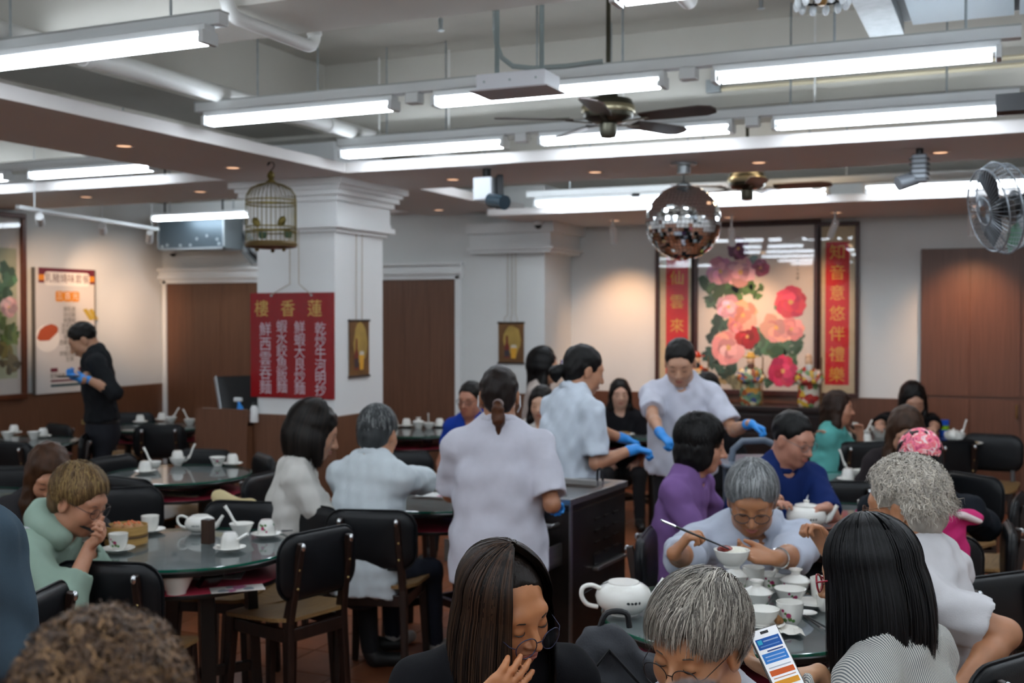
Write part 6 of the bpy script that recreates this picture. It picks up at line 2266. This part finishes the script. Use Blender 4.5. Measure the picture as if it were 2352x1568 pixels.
def glasses(P, frame='1c1c1e', low=.0, r=.024, sq=.85, fwd=.0, thick=.0014, temple=None, metal=.0):
    H = P['H']; mk = pbr('specs_' + frame, frame, .3, metal)
    g = MB(); z0 = -.006 - low; y0 = .101 + fwd
    for x in (-1, 1):
        pts = [H(x * .033 + r * math.cos(a), y0 - .006 * abs(math.cos(a)) * (1 if math.cos(a) * x > 0 else 0), z0 + r * sq * math.sin(a)) for a in [2 * math.pi * i / 28 for i in range(28)]]
        g.tube(pts, thick, 6, closed=True)
        q = H(x * (.033 + r), y0 - .006, z0 + .006)
        g.tube([q, H(x * .068, y0 - .016, z0 + .009), H(x * .078, .03, z0 + .014 + low * .6), H(x * .080, -.012, .012)], thick * .9, 6)
    g.tube([H(-.033 + r, y0, z0 + .005), H(0, y0 + .004, z0 + .008), H(.033 - r, y0, z0 + .005)], thick, 6)
    o = P['mkb']('glasses', g, mk)
    for x in (-1, 1):
        m = MB().poly([H(x * .033 + r * .97 * math.cos(a), y0 - .002, z0 + r * .97 * sq * math.sin(a)) for a in [2 * math.pi * i / 24 for i in range(24)]])
        P['mkb']('lens', m, pane('specs_lens', (.93, .93, .95, 1), 1.3), o)
    return o
# ------------------------------------------------------------------ the people in the hall
UP = Vector((0, 0, 1))
GLOVE = '2f8fe0'


def stripe_mat(name, c1, c2, axis, pitch):
    m = bpy.data.materials.new(name); m.use_nodes = True
    N = NT(m); p = N.n['Principled BSDF']
    tc = N.add('ShaderNodeTexCoord'); dt = N.add('ShaderNodeVectorMath', operation='DOT_PRODUCT'); dt.inputs[1].default_value = tuple(axis)
    N.link(tc.outputs['Object'], dt.inputs[0])
    mu = N.add('ShaderNodeMath', operation='MULTIPLY'); mu.inputs[1].default_value = 2 * math.pi / pitch
    N.link(dt.outputs['Value'], mu.inputs[0])
    si = N.add('ShaderNodeMath', operation='SINE'); N.link(mu.outputs[0], si.inputs[0])
    rp = N.add('ShaderNodeValToRGB'); rp.color_ramp.elements[0].color = lin(c1); rp.color_ramp.elements[1].color = lin(c2)
    rp.color_ramp.elements[0].position = .3; rp.color_ramp.elements[1].position = .62
    ma = N.add('ShaderNodeMath', operation='MULTIPLY_ADD'); ma.inputs[1].default_value = .5; ma.inputs[2].default_value = .5
    N.link(si.outputs[0], ma.inputs[0]); N.link(ma.outputs[0], rp.inputs[0]); N.link(rp.outputs[0], p.inputs['Base Color'])
    p.inputs['Roughness'].default_value = .85
    return m


def hand_at(px, py, d):
    return W(px, py, d)


# --- standing man in black at the left
P = person('standing man in black shirt and blue gloves looking at a phone', W(190, 781, 8.9), 292, 290, pitch=32, lean=5, male=True, skin_c='b98a6c', shirt='1d1f22', sleeve=1.35, hair='crew', hs=1.1, sw=.195, fat=1.14,
           rh=W(186, 878, 8.55), lh=W(196, 868, 8.65), rh_dir=hd(275) + UP * .3, lh_dir=hd(270) + UP * .2, rh_pn=UP, lh_pn=UP, curl=40, glove=GLOVE, seat=False, trouser='10131c', collar='1d1f22', fine=.0095, hem=.50, torso=.56)
t = thing('mobile_phone', 'dark phone in the gloved hands of the man in black', 'phone', W(158, 864, 8.5), hz(280))
MB().bx((0, 0, 0), (.075, .15, .010)).build('case', M_black, t, smooth=False, bev=.004)
MB().bx((0, 0, .0056), (.068, .14, .001)).build('screen', pbr('screen_dark', '1c2430', .1), t, smooth=False)
q = P['PV']; b_ = P['bf']
P['mkb']('belt', MB().tube([q + UP * .055 + P['br'] * .152 * math.cos(a) + b_ * .115 * math.sin(a) for a in [2 * math.pi * i / 24 for i in range(24)]], .016, 8, closed=True), pbr('belt_leather', '15110f', .5))
P['mkb']('buckle', MB().bx(q + UP * .055 + b_ * .13, (.04, .04, .035)), pbr('brass_screw', 'b8a06a'))

# --- left table
person('woman with long brown hair bending over her food behind the green hoodie', W(112, 1088, 4.95), 28, pitch=32, lean=22, skin_c='b98468', shirt='2c2a2c', sleeve=1.8, hair='long', hair_c='3d2617', fine=.0078,
       rh=W(150, 1225, 4.75), lh=W(205, 1195, 4.75), rh_dir=hd(60), lh_dir=hd(20), hs=1.05)
P = person('person in a mint green hooded jacket eating at the left table', W(183, 1148, 4.25), 74, 84, pitch=22, lean=38, skin_c='b48064', shirt='8fa596', sleeve=1.55, hair='short', hair_c='5a4630', fine=.005, hs=1.04,
           rh=W(208, 1252, 4.15), lh=W(185, 1238, 4.45), rh_dir=(hd(60) + UP * .7), lh_dir=hd(70) + UP * .5, rh_pn=hd(270), lh_pn=hd(300), curl=55, trouser='3a3f4a', loose=.18, fold=.006,
           strand=dict(n=3600, length=.075, pal=('6a5236', '7d6440', '8d7448', '54402a'), whorl=(0, -.35, .9), grav=.2, low=-.35, width=.0016, seed=3, lift=.010, hug=.7, steps=9))
glasses(P, '3a2a2a', r=.022)
H = P['H']
hood = SDF()
for a in range(-200, 21, 22):
    p = lambda q: npv(P['NB'] - P['tu'] * .02) + npv(P['br']) * math.cos(R(q)) * .105 + npv(P['tf']) * math.sin(R(q)) * .09
    hood.cone(p(a), p(a + 22), .038, .038, .03)
V, F = hood.noise(.003, 2).mesh(.008); P['mk']('hood', V, F, pbr('cloth_8fa596', '8fa596'))
sd = SDF(); e = P['CT'] - P['br'] * -.0 + P['br'] * .16
sd.cone(P['CT'] + P['br'] * .10 - P['tf'] * .02, P['CT'] + P['br'] * .185 - P['tu'] * .16 - P['tf'] * .04, .052, .06, .02)
V, F = sd.mesh(.008); P['mk']('sleeve_panel', V, F, pbr('cloth_b4b6ba', 'b4b6ba', .85))
sticks(W(232, 1226, 4.15), W(180, 1205, 4.2), 'dark chopsticks held by the person in the green hoodie')
q = W(195, 1242, 4.42)
item('bowl', q, 'white bowl held by the person in the green hoodie')
person('person in a slate blue shirt cut by the left edge', W(-150, 1030, 2.75), 120, 165, pitch=15, lean=6, male=True, fat=1.3, sw=.235, skin_c='b48064', shirt='3c4c58', sleeve=1.9, hair='crew', fine=.0078, fold=.007, loose=.15)
# --- blurred curly head right in front of the lens
person('blurred brown curly head close to the lens at the lower left', W(238, 1690, 1.10), 180, hs=.84, sw=.13, pitch=12, lean=6, skin_c='b48064', shirt='2a2a2e', hair='short', hair_c='3c2c20', fine=.0095, legs=False, eyes=False,
       strand=dict(n=4200, length=.075, pal=('5c4430', '4a3626', '74573c', '3a2a20', '8a6a4a'), whorl=(0, -.3, .95), grav=.05, low=-.5, width=.0013, seed=9, curl=.7, wob=.5, lift=.016, hug=.35, steps=12, front=.9))
person('top of a blurred head at the lower edge before the grey haired woman', W(1602, 1840, 1.12), 180, pitch=8, lean=4, skin_c='b48064', shirt='3a3436', hair='short', hair_c='3a2e2a', hs=.86, fine=.0095, legs=False, eyes=False,
       strand=dict(n=2600, length=.07, pal=('5c4a44', '4a3a36', '6a5850'), whorl=(0, -.3, .95), grav=.1, low=-.4, width=.0012, seed=12, lift=.008, hug=.7, steps=8))

# --- couple at the middle table
person('seated woman in a white gauze blouse with dark shoulder-length hair', W(724, 992, 5.65), 98, 100, pitch=18, lean=10, skin_c='b98a70', shirt='c9c6c0', sleeve=.95, hair='bob', hair_c='17120f', fine=.0066, hs=1.12, loose=.15, fold=.006,
       rh=W(840, 1150, 5.6), lh=W(830, 1150, 5.9), strand=dict(long=1, n=4200, length=.155, pal=('17120f', '221b16', '100d0b'), face=(62, 62), part=-.01, seed=21, lift=.022, flare=.35, tuck=.30, width=.0018))
P = person('seated man with grey hair in a white shirt seen from behind', W(869, 994, 5.55), 158, 150, pitch=8, lean=10, male=True, skin_c='b48062', shirt='c6ced2', sleeve=1.62, hair='short', hair_c='3a3d3e', fine=.0066, hs=1.08, loose=.16, fold=.005, fat=1.05,
           rh=W(990, 1095, 5.95), lh=W(880, 1150, 6.0), rh_dir=hd(140), rel=(Vector(RT) * .9 - UP * .35, None), trouser='161c2c', shoe='b8b6b2', collar='c6ced2', hem=.60,
           strand=dict(n=2800, length=.06, pal=('2a2c2d', '4a4d4e', '8a8d8c', '34373a', '6a6d6d'), whorl=(0, -.1, 1), grav=.4, low=-.55, width=.0016, seed=23, lift=.006, hug=.7, steps=8))

# --- waitresses
P = person('waitress with a short ponytail in a white tunic seen from behind', W(1147, 908, 4.95), 178, 176, pitch=4, lean=3, skin_c='9c6a4c', shirt='c3c2cc', sleeve=.86, hair='tied', hair_c='1d1512', seat=False, glove=GLOVE, fine=.0066, hem=.63, fat=1.03, loose=.20, sw=.175, fold=.0045,
           rh=W(1262, 1152, 5.0), lh=W(1085, 1150, 5.25), rh_dir=hd(150) - UP * .3, rel=(RT * .12 - UP * .5 - FH * .6, None), curl=60, torso=.50, collar='c3c2cc',
           tail=([(0, -.10, -.03), (0, -.135, -.055), (.004, -.135, -.10), (.002, -.115, -.155)], [.014, .022, .024, .006], '4a2c1c'), trouser='121216', hs=1.04)
H = P['H']
P['mkb']('hair_tie', MB().tube([H(.018 * math.cos(a), -.112, -.036 + .018 * math.sin(a)) for a in [2 * math.pi * i / 14 for i in range(14)]], .006, 6, closed=True), pbr('hair_tie', '8a7a78', .7))
for x in (-1, 1):
    P['mkb']('mask_loop', MB().tube([H(x * .086, -.01, .0), H(x * .088, -.02, -.045), H(x * .075, .03, -.07)], .0035, 6), pbr('mask_white', 'cfd4d8', .8))
P = person('waitress with a beaded hair clip turned to the right in a white tunic', W(1342, 850, 6.05), 108, 120, pitch=14, lean=6, skin_c='b48062', shirt='c4ccd6', sleeve=.86, hair='tied', hair_c='12100f', seat=False, glove=GLOVE, fine=.0078, hem=.62, loose=.20, fat=1.12, sw=.18, torso=.5, fold=.006,
           rh=W(1458, 1030, 5.9), lh=W(1440, 1010, 6.4), rh_dir=hd(90) - UP * .2, curl=75, rel=(-UP * .9 + FH * -.3 - RT * .2, None), collar='c4ccd6', hs=1.08,
           tail=([(-.01, -.10, -.005), (-.02, -.135, -.045), (-.015, -.125, -.085)], [.022, .034, .014], '0e0d0d'))
H = P['H']
for k in range(7):
    P['mkb']('hair_bead', MB().ball(H(-.03 + .012 * (k % 3), -.118, .018 - .012 * (k // 3)), .007, 8, 6), pbr('bead%d' % (k % 3), ('c9a080', '7a5a8a', 'b8b4c0')[k % 3], .15, .3))
P = person('waitress in white tunic with both arms spread reaching for a tray', W(1562, 832, 6.65), 346, 350, pitch=26, lean=8, skin_c='bd8e72', shirt='c9cad6', sleeve=.80, hair='tied', hair_c='14110f', seat=False, glove=GLOVE, fine=.0078, hem=.52, loose=.18, torso=.5, sw=.172, hs=1.10,
           rh=W(1518, 1000, 6.3), lh=W(1722, 972, 6.35), rh_dir=hd(40) - UP * .6, lh_dir=(RT * .9 - UP * .35 - FH * .2), curl=68, rel=(-RT * .8 - UP * .3 + FH * .1, RT * .2 - UP * .6), fold=.005, collar='c9cad6', fat=1.05)
H = P['CT'] + P['bf'] * .125
PT = [P['CT'] - P['tu'] * .15 + P['bf'] * .122 - P['br'] * x for x in (.05, .075, .10)]
for p in PT: P['mkb']('chest_lettering', MB().bx(p, (.014, .012, .016)), pbr('thread_red', '8a3a4a', .7))
P['mkb']('blue_pen', MB().tube([P['CT'] - P['tu'] * .19 + P['bf'] * .124 - P['br'] * .098, P['CT'] - P['tu'] * .24 + P['bf'] * .126 - P['br'] * .096], .005, 6), pbr('pen_blue', '2a50c8', .3))
t = thing('serving_trolley', 'grey serving trolley with curved handle behind the purple blouse', 'trolley', W(1735, 1045, 6.1))
z_ = t.location.z; t.location.z = 0
M_tro = pbr('trolley_grey', '5a6472', .4)
e1 = RT
for s_ in (-.16, .16):
    MB().tube([e1 * s_ + UP * .1, e1 * s_ + UP * (z_ - .06)], .014, 8).build('post', M_tro, t)
MB().tube([e1 * -.13 + UP * (z_ - .05), e1 * -.12 + UP * (z_ + .03), e1 * -.07 + UP * (z_ + .075), e1 * .05 + UP * (z_ + .08), e1 * .12 + UP * (z_ + .05)], .018, 10).build('handle', M_tro, t)
for zz in (.2, .55, z_ - .05):
    MB().box(-.2, -.2, zz, .2, .3, zz + .02).xf(Matrix.Rotation(YAW, 4, 'Z')).build('shelf', M_tro, t, smooth=False, bev=.008)

# --- guests far behind
P = person('seated man with glasses in a royal blue polo partly behind the ponytail waitress', W(1080, 917, 8.3), 335, pitch=6, male=True, skin_c='b07860', shirt='1a3c98', hair='crew', fine=.0105, hs=1.05); glasses(P, '1c1c1e', r=.025, sq=.7, thick=.002)
person('seated woman with long black hair in a white top beside the ponytail waitress', W(1244, 926, 8.1), 345, pitch=8, skin_c='c69a80', shirt='c4c0ba', sleeve=1.8, hair='long', hair_c='15110f', fine=.0105)
person('woman with very long black hair in profile before the pilaster', W(1252, 842, 9.3), 82, pitch=5, skin_c='c29478', shirt='b8aca4', sleeve=1.8, hair='long', hair_c='120f0e', fine=.0105, seat=False, torso=.42, hs=1.1,
       strand=dict(long=1, n=3600, length=.075, pal=('0f0d0d', '1a1716', '0b0a0a'), face=(55, 55), seed=41, lift=.026, flare=.3, tuck=.6, width=.0018, jit=.15))
person('seated young woman with straight long black hair facing the camera', W(1424, 904, 9.6), 0, pitch=4, skin_c='c69a84', shirt='17161a', sleeve=.6, hair='long', hair_c='14100e', fine=.0105)
person('dark dressed guest sitting half hidden behind the reaching waitress', W(1625, 895, 8.3), 165, pitch=10, skin_c='b48062', shirt='16161a', sleeve=1.9, hair='bob', hair_c='120f0e', fine=.010)
person('seated woman in a teal blouse with long brown hair in profile', W(1926, 936, 8.3), 68, 60, pitch=2, lean=6, skin_c='c08a70', shirt='5fb0aa', sleeve=1.5, hair='long', hair_c='2f2019', fine=.0095, loose=.15,
       rh=W(1900, 1010, 8.2), lh=W(1975, 1000, 8.3))
person('woman in a black ruffled top leaning over the crowded table', W(2096, 918, 9.3), 356, pitch=24, lean=26, skin_c='bd8e76', shirt='131315', sleeve=.75, hair='long', hair_c='141110', fine=.0095, hs=1.18, loose=.2,
       rh=W(2012, 985, 8.75), lh=W(2148, 990, 8.75), rel=(-RT * .7 - UP * .2, RT * .7 - UP * .2), sw=.18)
person('woman with parted brown hair behind the pink cap', W(2080, 992, 6.5), 350, pitch=28, lean=14, skin_c='b98a70', shirt='2a2426', hair='long', hair_c='3a281d', fine=.0095, hs=1.15)

# --- table behind the eating man
P = person('seated woman in a purple blouse with short black hair', W(1612, 1020, 5.3), 78, 60, pitch=8, lean=12, skin_c='b9846a', shirt='7a5a90', sleeve=.9, hair='bob', hair_c='0f0d0d', fine=.0066, hs=1.06, collar='7a5a90', fold=.005,
           rh=W(1700, 1190, 5.2), lh=W(1740, 1150, 5.5), strand=dict(n=3000, length=.15, pal=('0f0d0d', '1a1716', '0b0a0a'), whorl=(0, -.3, .95), grav=.4, low=-.35, width=.0018, seed=41, lift=.010, hug=.6, keep_face=.055, steps=10, front=.35))
P = person('seated man in a navy polo shirt with short black hair', W(1822, 1008, 5.6), 38, 15, pitch=16, lean=6, male=True, skin_c='b5806a', shirt='14275c', sleeve=.9, hair='crew', hair_c='0f0e0e', fine=.0066, hs=1.08, collar='14275c',
           rh=W(1760, 1170, 5.3), lh=W(1900, 1165, 5.25), lh_dir=hd(300))
glasses(P, '6a6a6c', r=.024, sq=.75, metal=.6)
p = P['CT'] - P['tu'] * .13 + P['bf'] * .118 - P['br'] * .085
P['mkb']('chest_emblem', MB().plate([p + RT * x * .012 + UP * z_ * .012 for x, z_ in ((-1, -1.2), (1, -1.2), (.4, .2), (.1, 1.4), (-.5, .3))], -FH, .004), pbr('emblem_white', 'd0d4dc', .6))

P = person('person in a pink floral cap seen from behind with a pink bag', W(2112, 1056, 4.95), 168, 172, pitch=4, lean=4, skin_c='b5805e', shirt='14181f', sleeve=.95, hair='bob', hair_c='0d0c0c', fine=.0078, hs=1.04, loose=.1,
           lh=W(2060, 1190, 5.2), rh=W(2165, 1205, 5.25), rel=(RT * 1.0 - UP * .2 - FH * .4, None), eyes=False, sw=.19)
H = P['H']


def floral():
    m = bpy.data.materials.new('cap_floral'); m.use_nodes = True
    N = NT(m); p = N.n['Principled BSDF']
    tc = N.add('ShaderNodeTexCoord'); nz = N.add('ShaderNodeTexNoise', i_Scale=22.0, i_Detail=3.0, i_Distortion=1.4)
    N.link(tc.outputs['Object'], nz.inputs['Vector'])
    rp = N.add('ShaderNodeValToRGB'); cols = ('7a3f86', 'd84a6a', 'f0809a', 'e8686a', 'f4e4e4', 'd0486e')
    while len(rp.color_ramp.elements) < 6: rp.color_ramp.elements.new(.5)
    for i, c in enumerate(cols):
        rp.color_ramp.elements[i].position = .30 + .08 * i; rp.color_ramp.elements[i].color = lin(c)
    N.link(nz.outputs[0], rp.inputs[0]); N.link(rp.outputs[0], p.inputs['Base Color']); p.inputs['Roughness'].default_value = .8
    return m


cp_ = SDF(); cp_.ell(H(0, -.016, .040), H.A, (.094, .114, .100), .01)
cp_.ell(H(0, -.016, .036), H.A, (.088, .108, .094), .004, '-')
cp_.half(H(0, 0, -.018), -H.A[2] * .98 + H.A[1] * .0)
cp_.ell(H(0, -.125, -.016), H.A, (.036, .05, .042), .006, '-')
V, F = cp_.mesh(.0055); cpo = P['mk']('cap', V, F, floral())
P['mkb']('cap_strap', MB().tube([H(x * .04, -.108 - .012 * (1 - x * x), -.012) for x in (-1, -.6, -.2, .2, .6, 1)], .010, 8), pbr('strap_mauve', 'b060a8', .7), cpo)
P['mkb']('cap_brim', MB().plate([H(x, .085 + .05 * math.cos(x * 18), .0) for x in (-.075, -.05, -.025, 0, .025, .05, .075)] + [H(.075, .07, .0), H(-.075, .07, .0)], H.A[2], .004), pbr('brim_pink', 'd0688a', .7), cpo)
q = W(2190, 1205, 4.55)
bag = thing('pink_bag', 'bright magenta fabric bag hanging on the chair of the pink cap person', 'bag', (q.x, q.y, .45))
b0 = SDF().cone(q + UP * .03 - RT * .04, q - UP * .20 - RT * .03, .075, .10, .03, flat=FH, fs=.5).cone(q - RT * .09 + UP * .01, q + RT * .085 + UP * .03, .045, .03, .03, flat=FH, fs=.7).cone(q - RT * .12 - UP * .10, q - RT * .08 - UP * .22, .05, .08, .03, flat=FH, fs=.6)
V, F = b0.noise(.008, 4).mesh(.008)
place('pouch', raw_mesh('pouch', V - npv(bag.location), F, pbr('cloth_magenta', 'c01c68', .8, noise=.1, nscale=15)), bag)
b0 = SDF().cone(q + RT * .02 + UP * .045 - FH * .03, q + RT * .085 + UP * .02 - FH * .03, .028, .02, .01, flat=UP, fs=.5)
V, F = b0.mesh(.006); place('lining', raw_mesh('lining', V - npv(bag.location), F, pbr('lining_white', 'c9b8b8', .8)), bag)
q2 = on_table(1986, 1204) + Vector((0, 0, .05))
bag2 = thing('pink_sleeve', 'small corner of magenta fabric left of the white haired man', 'cloth', (q2.x, q2.y, q2.z - .05))
V, F = SDF().cone(q2 - RT * .02, q2 + RT * .03 - UP * .04, .03, .045, .02).noise(.005, 3).mesh(.007); place('fold', raw_mesh('fold', V - npv(bag2.location), F, pbr('cloth_magenta', 'c01c68')), bag2)

# --- nearest table
bw = W(1681, 1302, 3.72)
P = person('grey haired man in a pale shirt eating with chopsticks over a bowl', W(1727, 1146, 4.25), 348, 4, pitch=26, lean=24, male=True, skin_c='a8724e', shirt='b4bac8', sleeve=1.35, hair='short', hair_c='7d7f80', fine=.0045, hs=1.08, loose=.22, fold=.008, sw=.20, fat=1.12,
           rh=W(1532, 1278, 3.72), lh=W(1762, 1298, 3.72), rh_dir=(RT * .55 + UP * .75 - FH * .2), lh_dir=(-RT * .95 + UP * .12 - FH * .05), rh_pn=(RT * .8 - UP * .5 - FH * .1), lh_pn=(UP * .9 - FH * .5), curl=50, curls_l=[22, 26, 30, 34], curls_r=[62, 66, 70, 72],
           rel=(-RT * .3 - UP * 1.0 - FH * .2, RT * .8 - UP * .6), collar='b4bac8', neckdrop=.01, lthumb=(.75, .5, .15),
           strand=dict(n=4200, length=.052, pal=('8d8f90', 'a5a7a8', '6c6e70', '9a9c9c', '5c5e60'), whorl=(.0, -.25, .95), grav=.1, low=-.4, width=.0013, seed=51, lift=.012, hug=.65, steps=9, front=.42, push=(0, .1, 0)))
glasses(P, '3a3c40', low=.006, r=.026, sq=.72, thick=.0016)
wq, wf = P['wr'][-1]; wq = wq - wf * .035; w1 = np.cross(wf, (0, 0, 1.0)); w1 /= np.linalg.norm(w1); w2 = np.cross(wf, w1)
P['mkb']('wrist_watch', MB().tube([wq + (w1 * math.cos(a) + w2 * math.sin(a)) * .031 for a in [2 * math.pi * i / 20 for i in range(20)]], .007, 6, closed=True), M_chrome)
P['mkb']('shirt_placket', MB().bar(P['CT'] - P['tu'] * .05 + P['bf'] * .118, P['CT'] - P['tu'] * .36 + P['bf'] * .135, .03, .01, up=P['bf']), pbr('cloth_b4bac8', 'b4bac8'))
o = item('bowl', bw, 'white bowl of rice and red sauce held by the grey haired man', 0, sc=1.12)
MB().ball((0, 0, .046), .044, 16, 8, .012).build('rice', pbr('rice', 'e0dccb', .7, noise=.1, nscale=200, bump=.8, bscale=300), o)
mb = MB().ball((0, 0, 0), .024, 12, 8, .012); mb.build('red_meat', pbr('red_sauce', '7a1a10', .2, noise=.5, nscale=60), o, loc=tuple(RT * -.022 + FH * -.008 + UP * .054))
sticks(W(1519, 1195, 3.66), W(1674, 1260, 3.68), 'black chopsticks with silver ends held by the grey haired man')

P = person('man with curly white hair in a pale tee shirt seen from behind', W(2076, 1163, 3.45), 233, 230, pitch=8, lean=8, male=True, skin_c='b07a58', shirt='c8c6c8', sleeve=.80, hair='short', hair_c='a39c92', fine=.005, hs=1.10, loose=.14, sw=.185, fold=.006, fat=1.08,
           lh=W(2200, 1590, 3.05), rh=W(1900, 1262, 3.7), rh_dir=(UP * .8 - RT * .5), rh_pn=(-FH * .4 - RT * .8), lh_dir=(-RT * .5 - UP * .8), rel=(None, RT * .95 - UP * .1 + FH * -.1), curl=70, trouser='c4b8aa', hem=.62,
           strand=dict(n=6000, length=.05, pal=('b8b0a4', 'cfc7ba', '9a938a', 'c4baaa', 'a89f94'), whorl=(.0, .05, 1), grav=.22, low=-.35, width=.0013, seed=61, lift=.017, steps=10, front=.45, curl=.55, wob=.35, hug=.42))
glasses(P, '6a4a34', r=.024, sq=.75, thick=.0012, metal=.5)
stripes = stripe_mat('seersucker', '62676b', 'c9c6bd', (hd(200).cross(UP) + UP * .12).normalized(), .0058)
P = person('woman with straight black hair and red glasses in a striped jacket', W(1988, 1322, 2.78), 236, 228, pitch=10, lean=14, skin_c='c0906c', shirt='a8a8a2', mat_shirt=stripes, sleeve=1.9, hair='scalp', hair_c='0c0c0d', fine=.005, hs=1.08, loose=.10, fold=.005, sw=.172,
           rh=W(1880, 1545, 2.75), lh=W(1800, 1560, 2.42), rh_dir=(-RT * .9 - UP * .1), lh_dir=(-RT * .55 + UP * .2 + FH * .5), lh_pn=(UP * .7 + RT * .5), rh_pn=-UP, curl=35,
           strand=dict(long=1, n=6600, steps=(8, 7), length=.235, pal=('0c0c0d', '131314', '08080a', '1a1a1c'), face=(44, 44), part=.01, seed=71, lift=.016, flare=.20, tuck=.12, jit=.09, back=.1))
glasses(P, '9a1c30', r=.025, sq=.8, thick=.0026)
ph = W(1782, 1512, 2.40)
ua = (FH * .62 + UP * .74 - RT * .30).normalized(); ra = (RT * .93 + FH * .10 + UP * .16); ra = (ra - ua * ra.dot(ua)).normalized(); na = ra.cross(ua)
t = thing('mobile_phone', 'phone with a blue and orange screen held by the woman in stripes', 'phone', ph)
Mx = Matrix((ra, ua, na)).transposed().to_4x4()
MB().bx((0, 0, 0), (.068, .142, .009)).xf(Mx).build('case', pbr('phone_grey', '8d8a86', .25, .6), t, smooth=False, bev=.003)
scr = MB().bx((0, 0, .005), (.062, .136, .001)).xf(Mx).build('screen', emit('screen_white', 'e8ecf6', .18), t, smooth=False)
for (x, y, w_, h_, c) in ((0, .036, .054, .024, '1c5cb0'), (0, .003, .054, .022, '3a86d8'), (0, -.030, .054, .012, 'e0642c'), (0, -.054, .054, .012, 'e8a02c'), (.006, .018, .036, .003, '2a4a8a'), (.006, .0405, .034, .003, '9ab8e0'), (.0, .030, .044, .0025, '6a9ad8'), (0, .006, .044, .0025, 'a8c8ee'), (0, -.002, .044, .0025, 'a8c8ee'), (-.019, .040, .010, .010, '38b8d8'), (0, -.018, .05, .002, 'b8bcc8'), (0, -.042, .05, .002, 'd8a080')):
    MB().bx((x, y, .0058 + (.0004 if h_ < .011 else 0)), (w_, h_, .0006)).xf(Mx).build('app_tile', pbr('tile_' + c, c, .25), scr, smooth=False)
MB().bx((0, .060, .0058), (.018, .006, .0006)).xf(Mx).build('camera_notch', M_black, scr, smooth=False)

P = person('woman with short wavy grey hair and thin glasses looking down', W(1600, 1480, 2.30), 321, 340, pitch=13, roll=-3, lean=14, skin_c='b07c58', shirt='b4b4bc', sleeve=1.6, hair='short', hair_c='6a655e', fine=.004, hs=1.04, legs=True, fold=.004, collar='a8a8b0',
           strand=dict(n=14000, length=.085, pal=('8c857b', 'a9a296', '5a544d', '4d4842', '968f84', 'bdb5a8', '6e675f'), part=(-.028, .65, 0), lat=.2, grav=.22, low=-.45, width=.0008, seed=81, lift=.018, steps=11, front=.5, wob=.13, hug=.72, sidecut=.62))
glasses(P, '2c2a2a', low=.012, r=.027, sq=.85, fwd=.006, thick=.0011, metal=.6)

P = person('woman with long dark brown hair and round glasses covering her mouth', W(1165, 1395, 2.45), 40, 14, pitch=17, roll=10.5, lean=12, skin_c='b5784f', shirt='0d0d11', sleeve=1.7, hair='scalp', hair_c='1d1511', fine=.0035, hs=1.0, fold=.003, sw=.17,
           rh=W(1092, 1630, 2.30), rh_dir=(RT * .76 + UP * .66 + FH * .02), rh_pn=(FH * .8 + RT * .1 + UP * .35), curl=16, curls_r=[14, 16, 18, 22], rthumb=(.75, .62, .15),
           strand=dict(long=1, n=7600, steps=(8, 8), length=.27, pal=('1d1511', '2a1e17', '35261c', '18110e', '3e2c20'), face=(38, 52), part=-.02, seed=91, lift=.018, flare=.22, tuck=.12))
glasses(P, '2a2c44', low=.020, r=.0255, sq=.92, fwd=.012, thick=.0012, metal=.5)

# --- backpack on the front chair, beige jacket on a chair
q = W(1420, 1500, 3.05)
t = thing('backpack', 'dark grey backpack leaning on the chair behind the nearest table', 'backpack', (q.x, q.y, .46))
V, F = SDF().cone(q + UP * .0 - RT * .03, q - UP * .25 - RT * .02, .085, .12, .04, flat=FH, fs=.7).cone(q - RT * .10 - UP * .06, q + RT * .07 - UP * .05, .05, .05, .03).noise(.006, 5).mesh(.009)
place('bag_body', raw_mesh('bag_body', V - npv(t.location), F, pbr('cloth_charcoal', '33353a', .85, bump=.3, bscale=200)), t)
MB().tube(smooth([q - Vector(t.location) + v for v in (RT * -.05 + UP * .07, RT * -.03 + UP * .11, RT * .02 + UP * .11, RT * .03 + UP * .07)]), .008, 8).build('top_handle', M_black, t)
MB().tube([q - Vector(t.location) + v - FH * .07 for v in (RT * -.10 - UP * .06, RT * -.03 + UP * .03, RT * .05 - UP * .06)], .005, 6).build('zip', M_dark, t)
q = W(545, 1146, 5.64)
t = thing('beige_jacket', 'beige jacket hung over a chair beside the cup table', 'jacket', (q.x, q.y, .5))
V, F = SDF().cone(q + RT * -.08 - UP * .0, q + RT * .10 - UP * .05, .03, .025, .03).cone(q + RT * -.09, q - RT * .12 - UP * .22, .03, .05, .03, flat=FH, fs=.5).cone(q + RT * .06 - UP * .03, q + RT * .08 - UP * .22, .03, .09, .03, flat=FH, fs=.4).noise(.006, 6).mesh(.008)
place('jacket_cloth', raw_mesh('jacket_cloth', V - npv(t.location), F, pbr('cloth_beige', 'c9b88c', .85)), t)
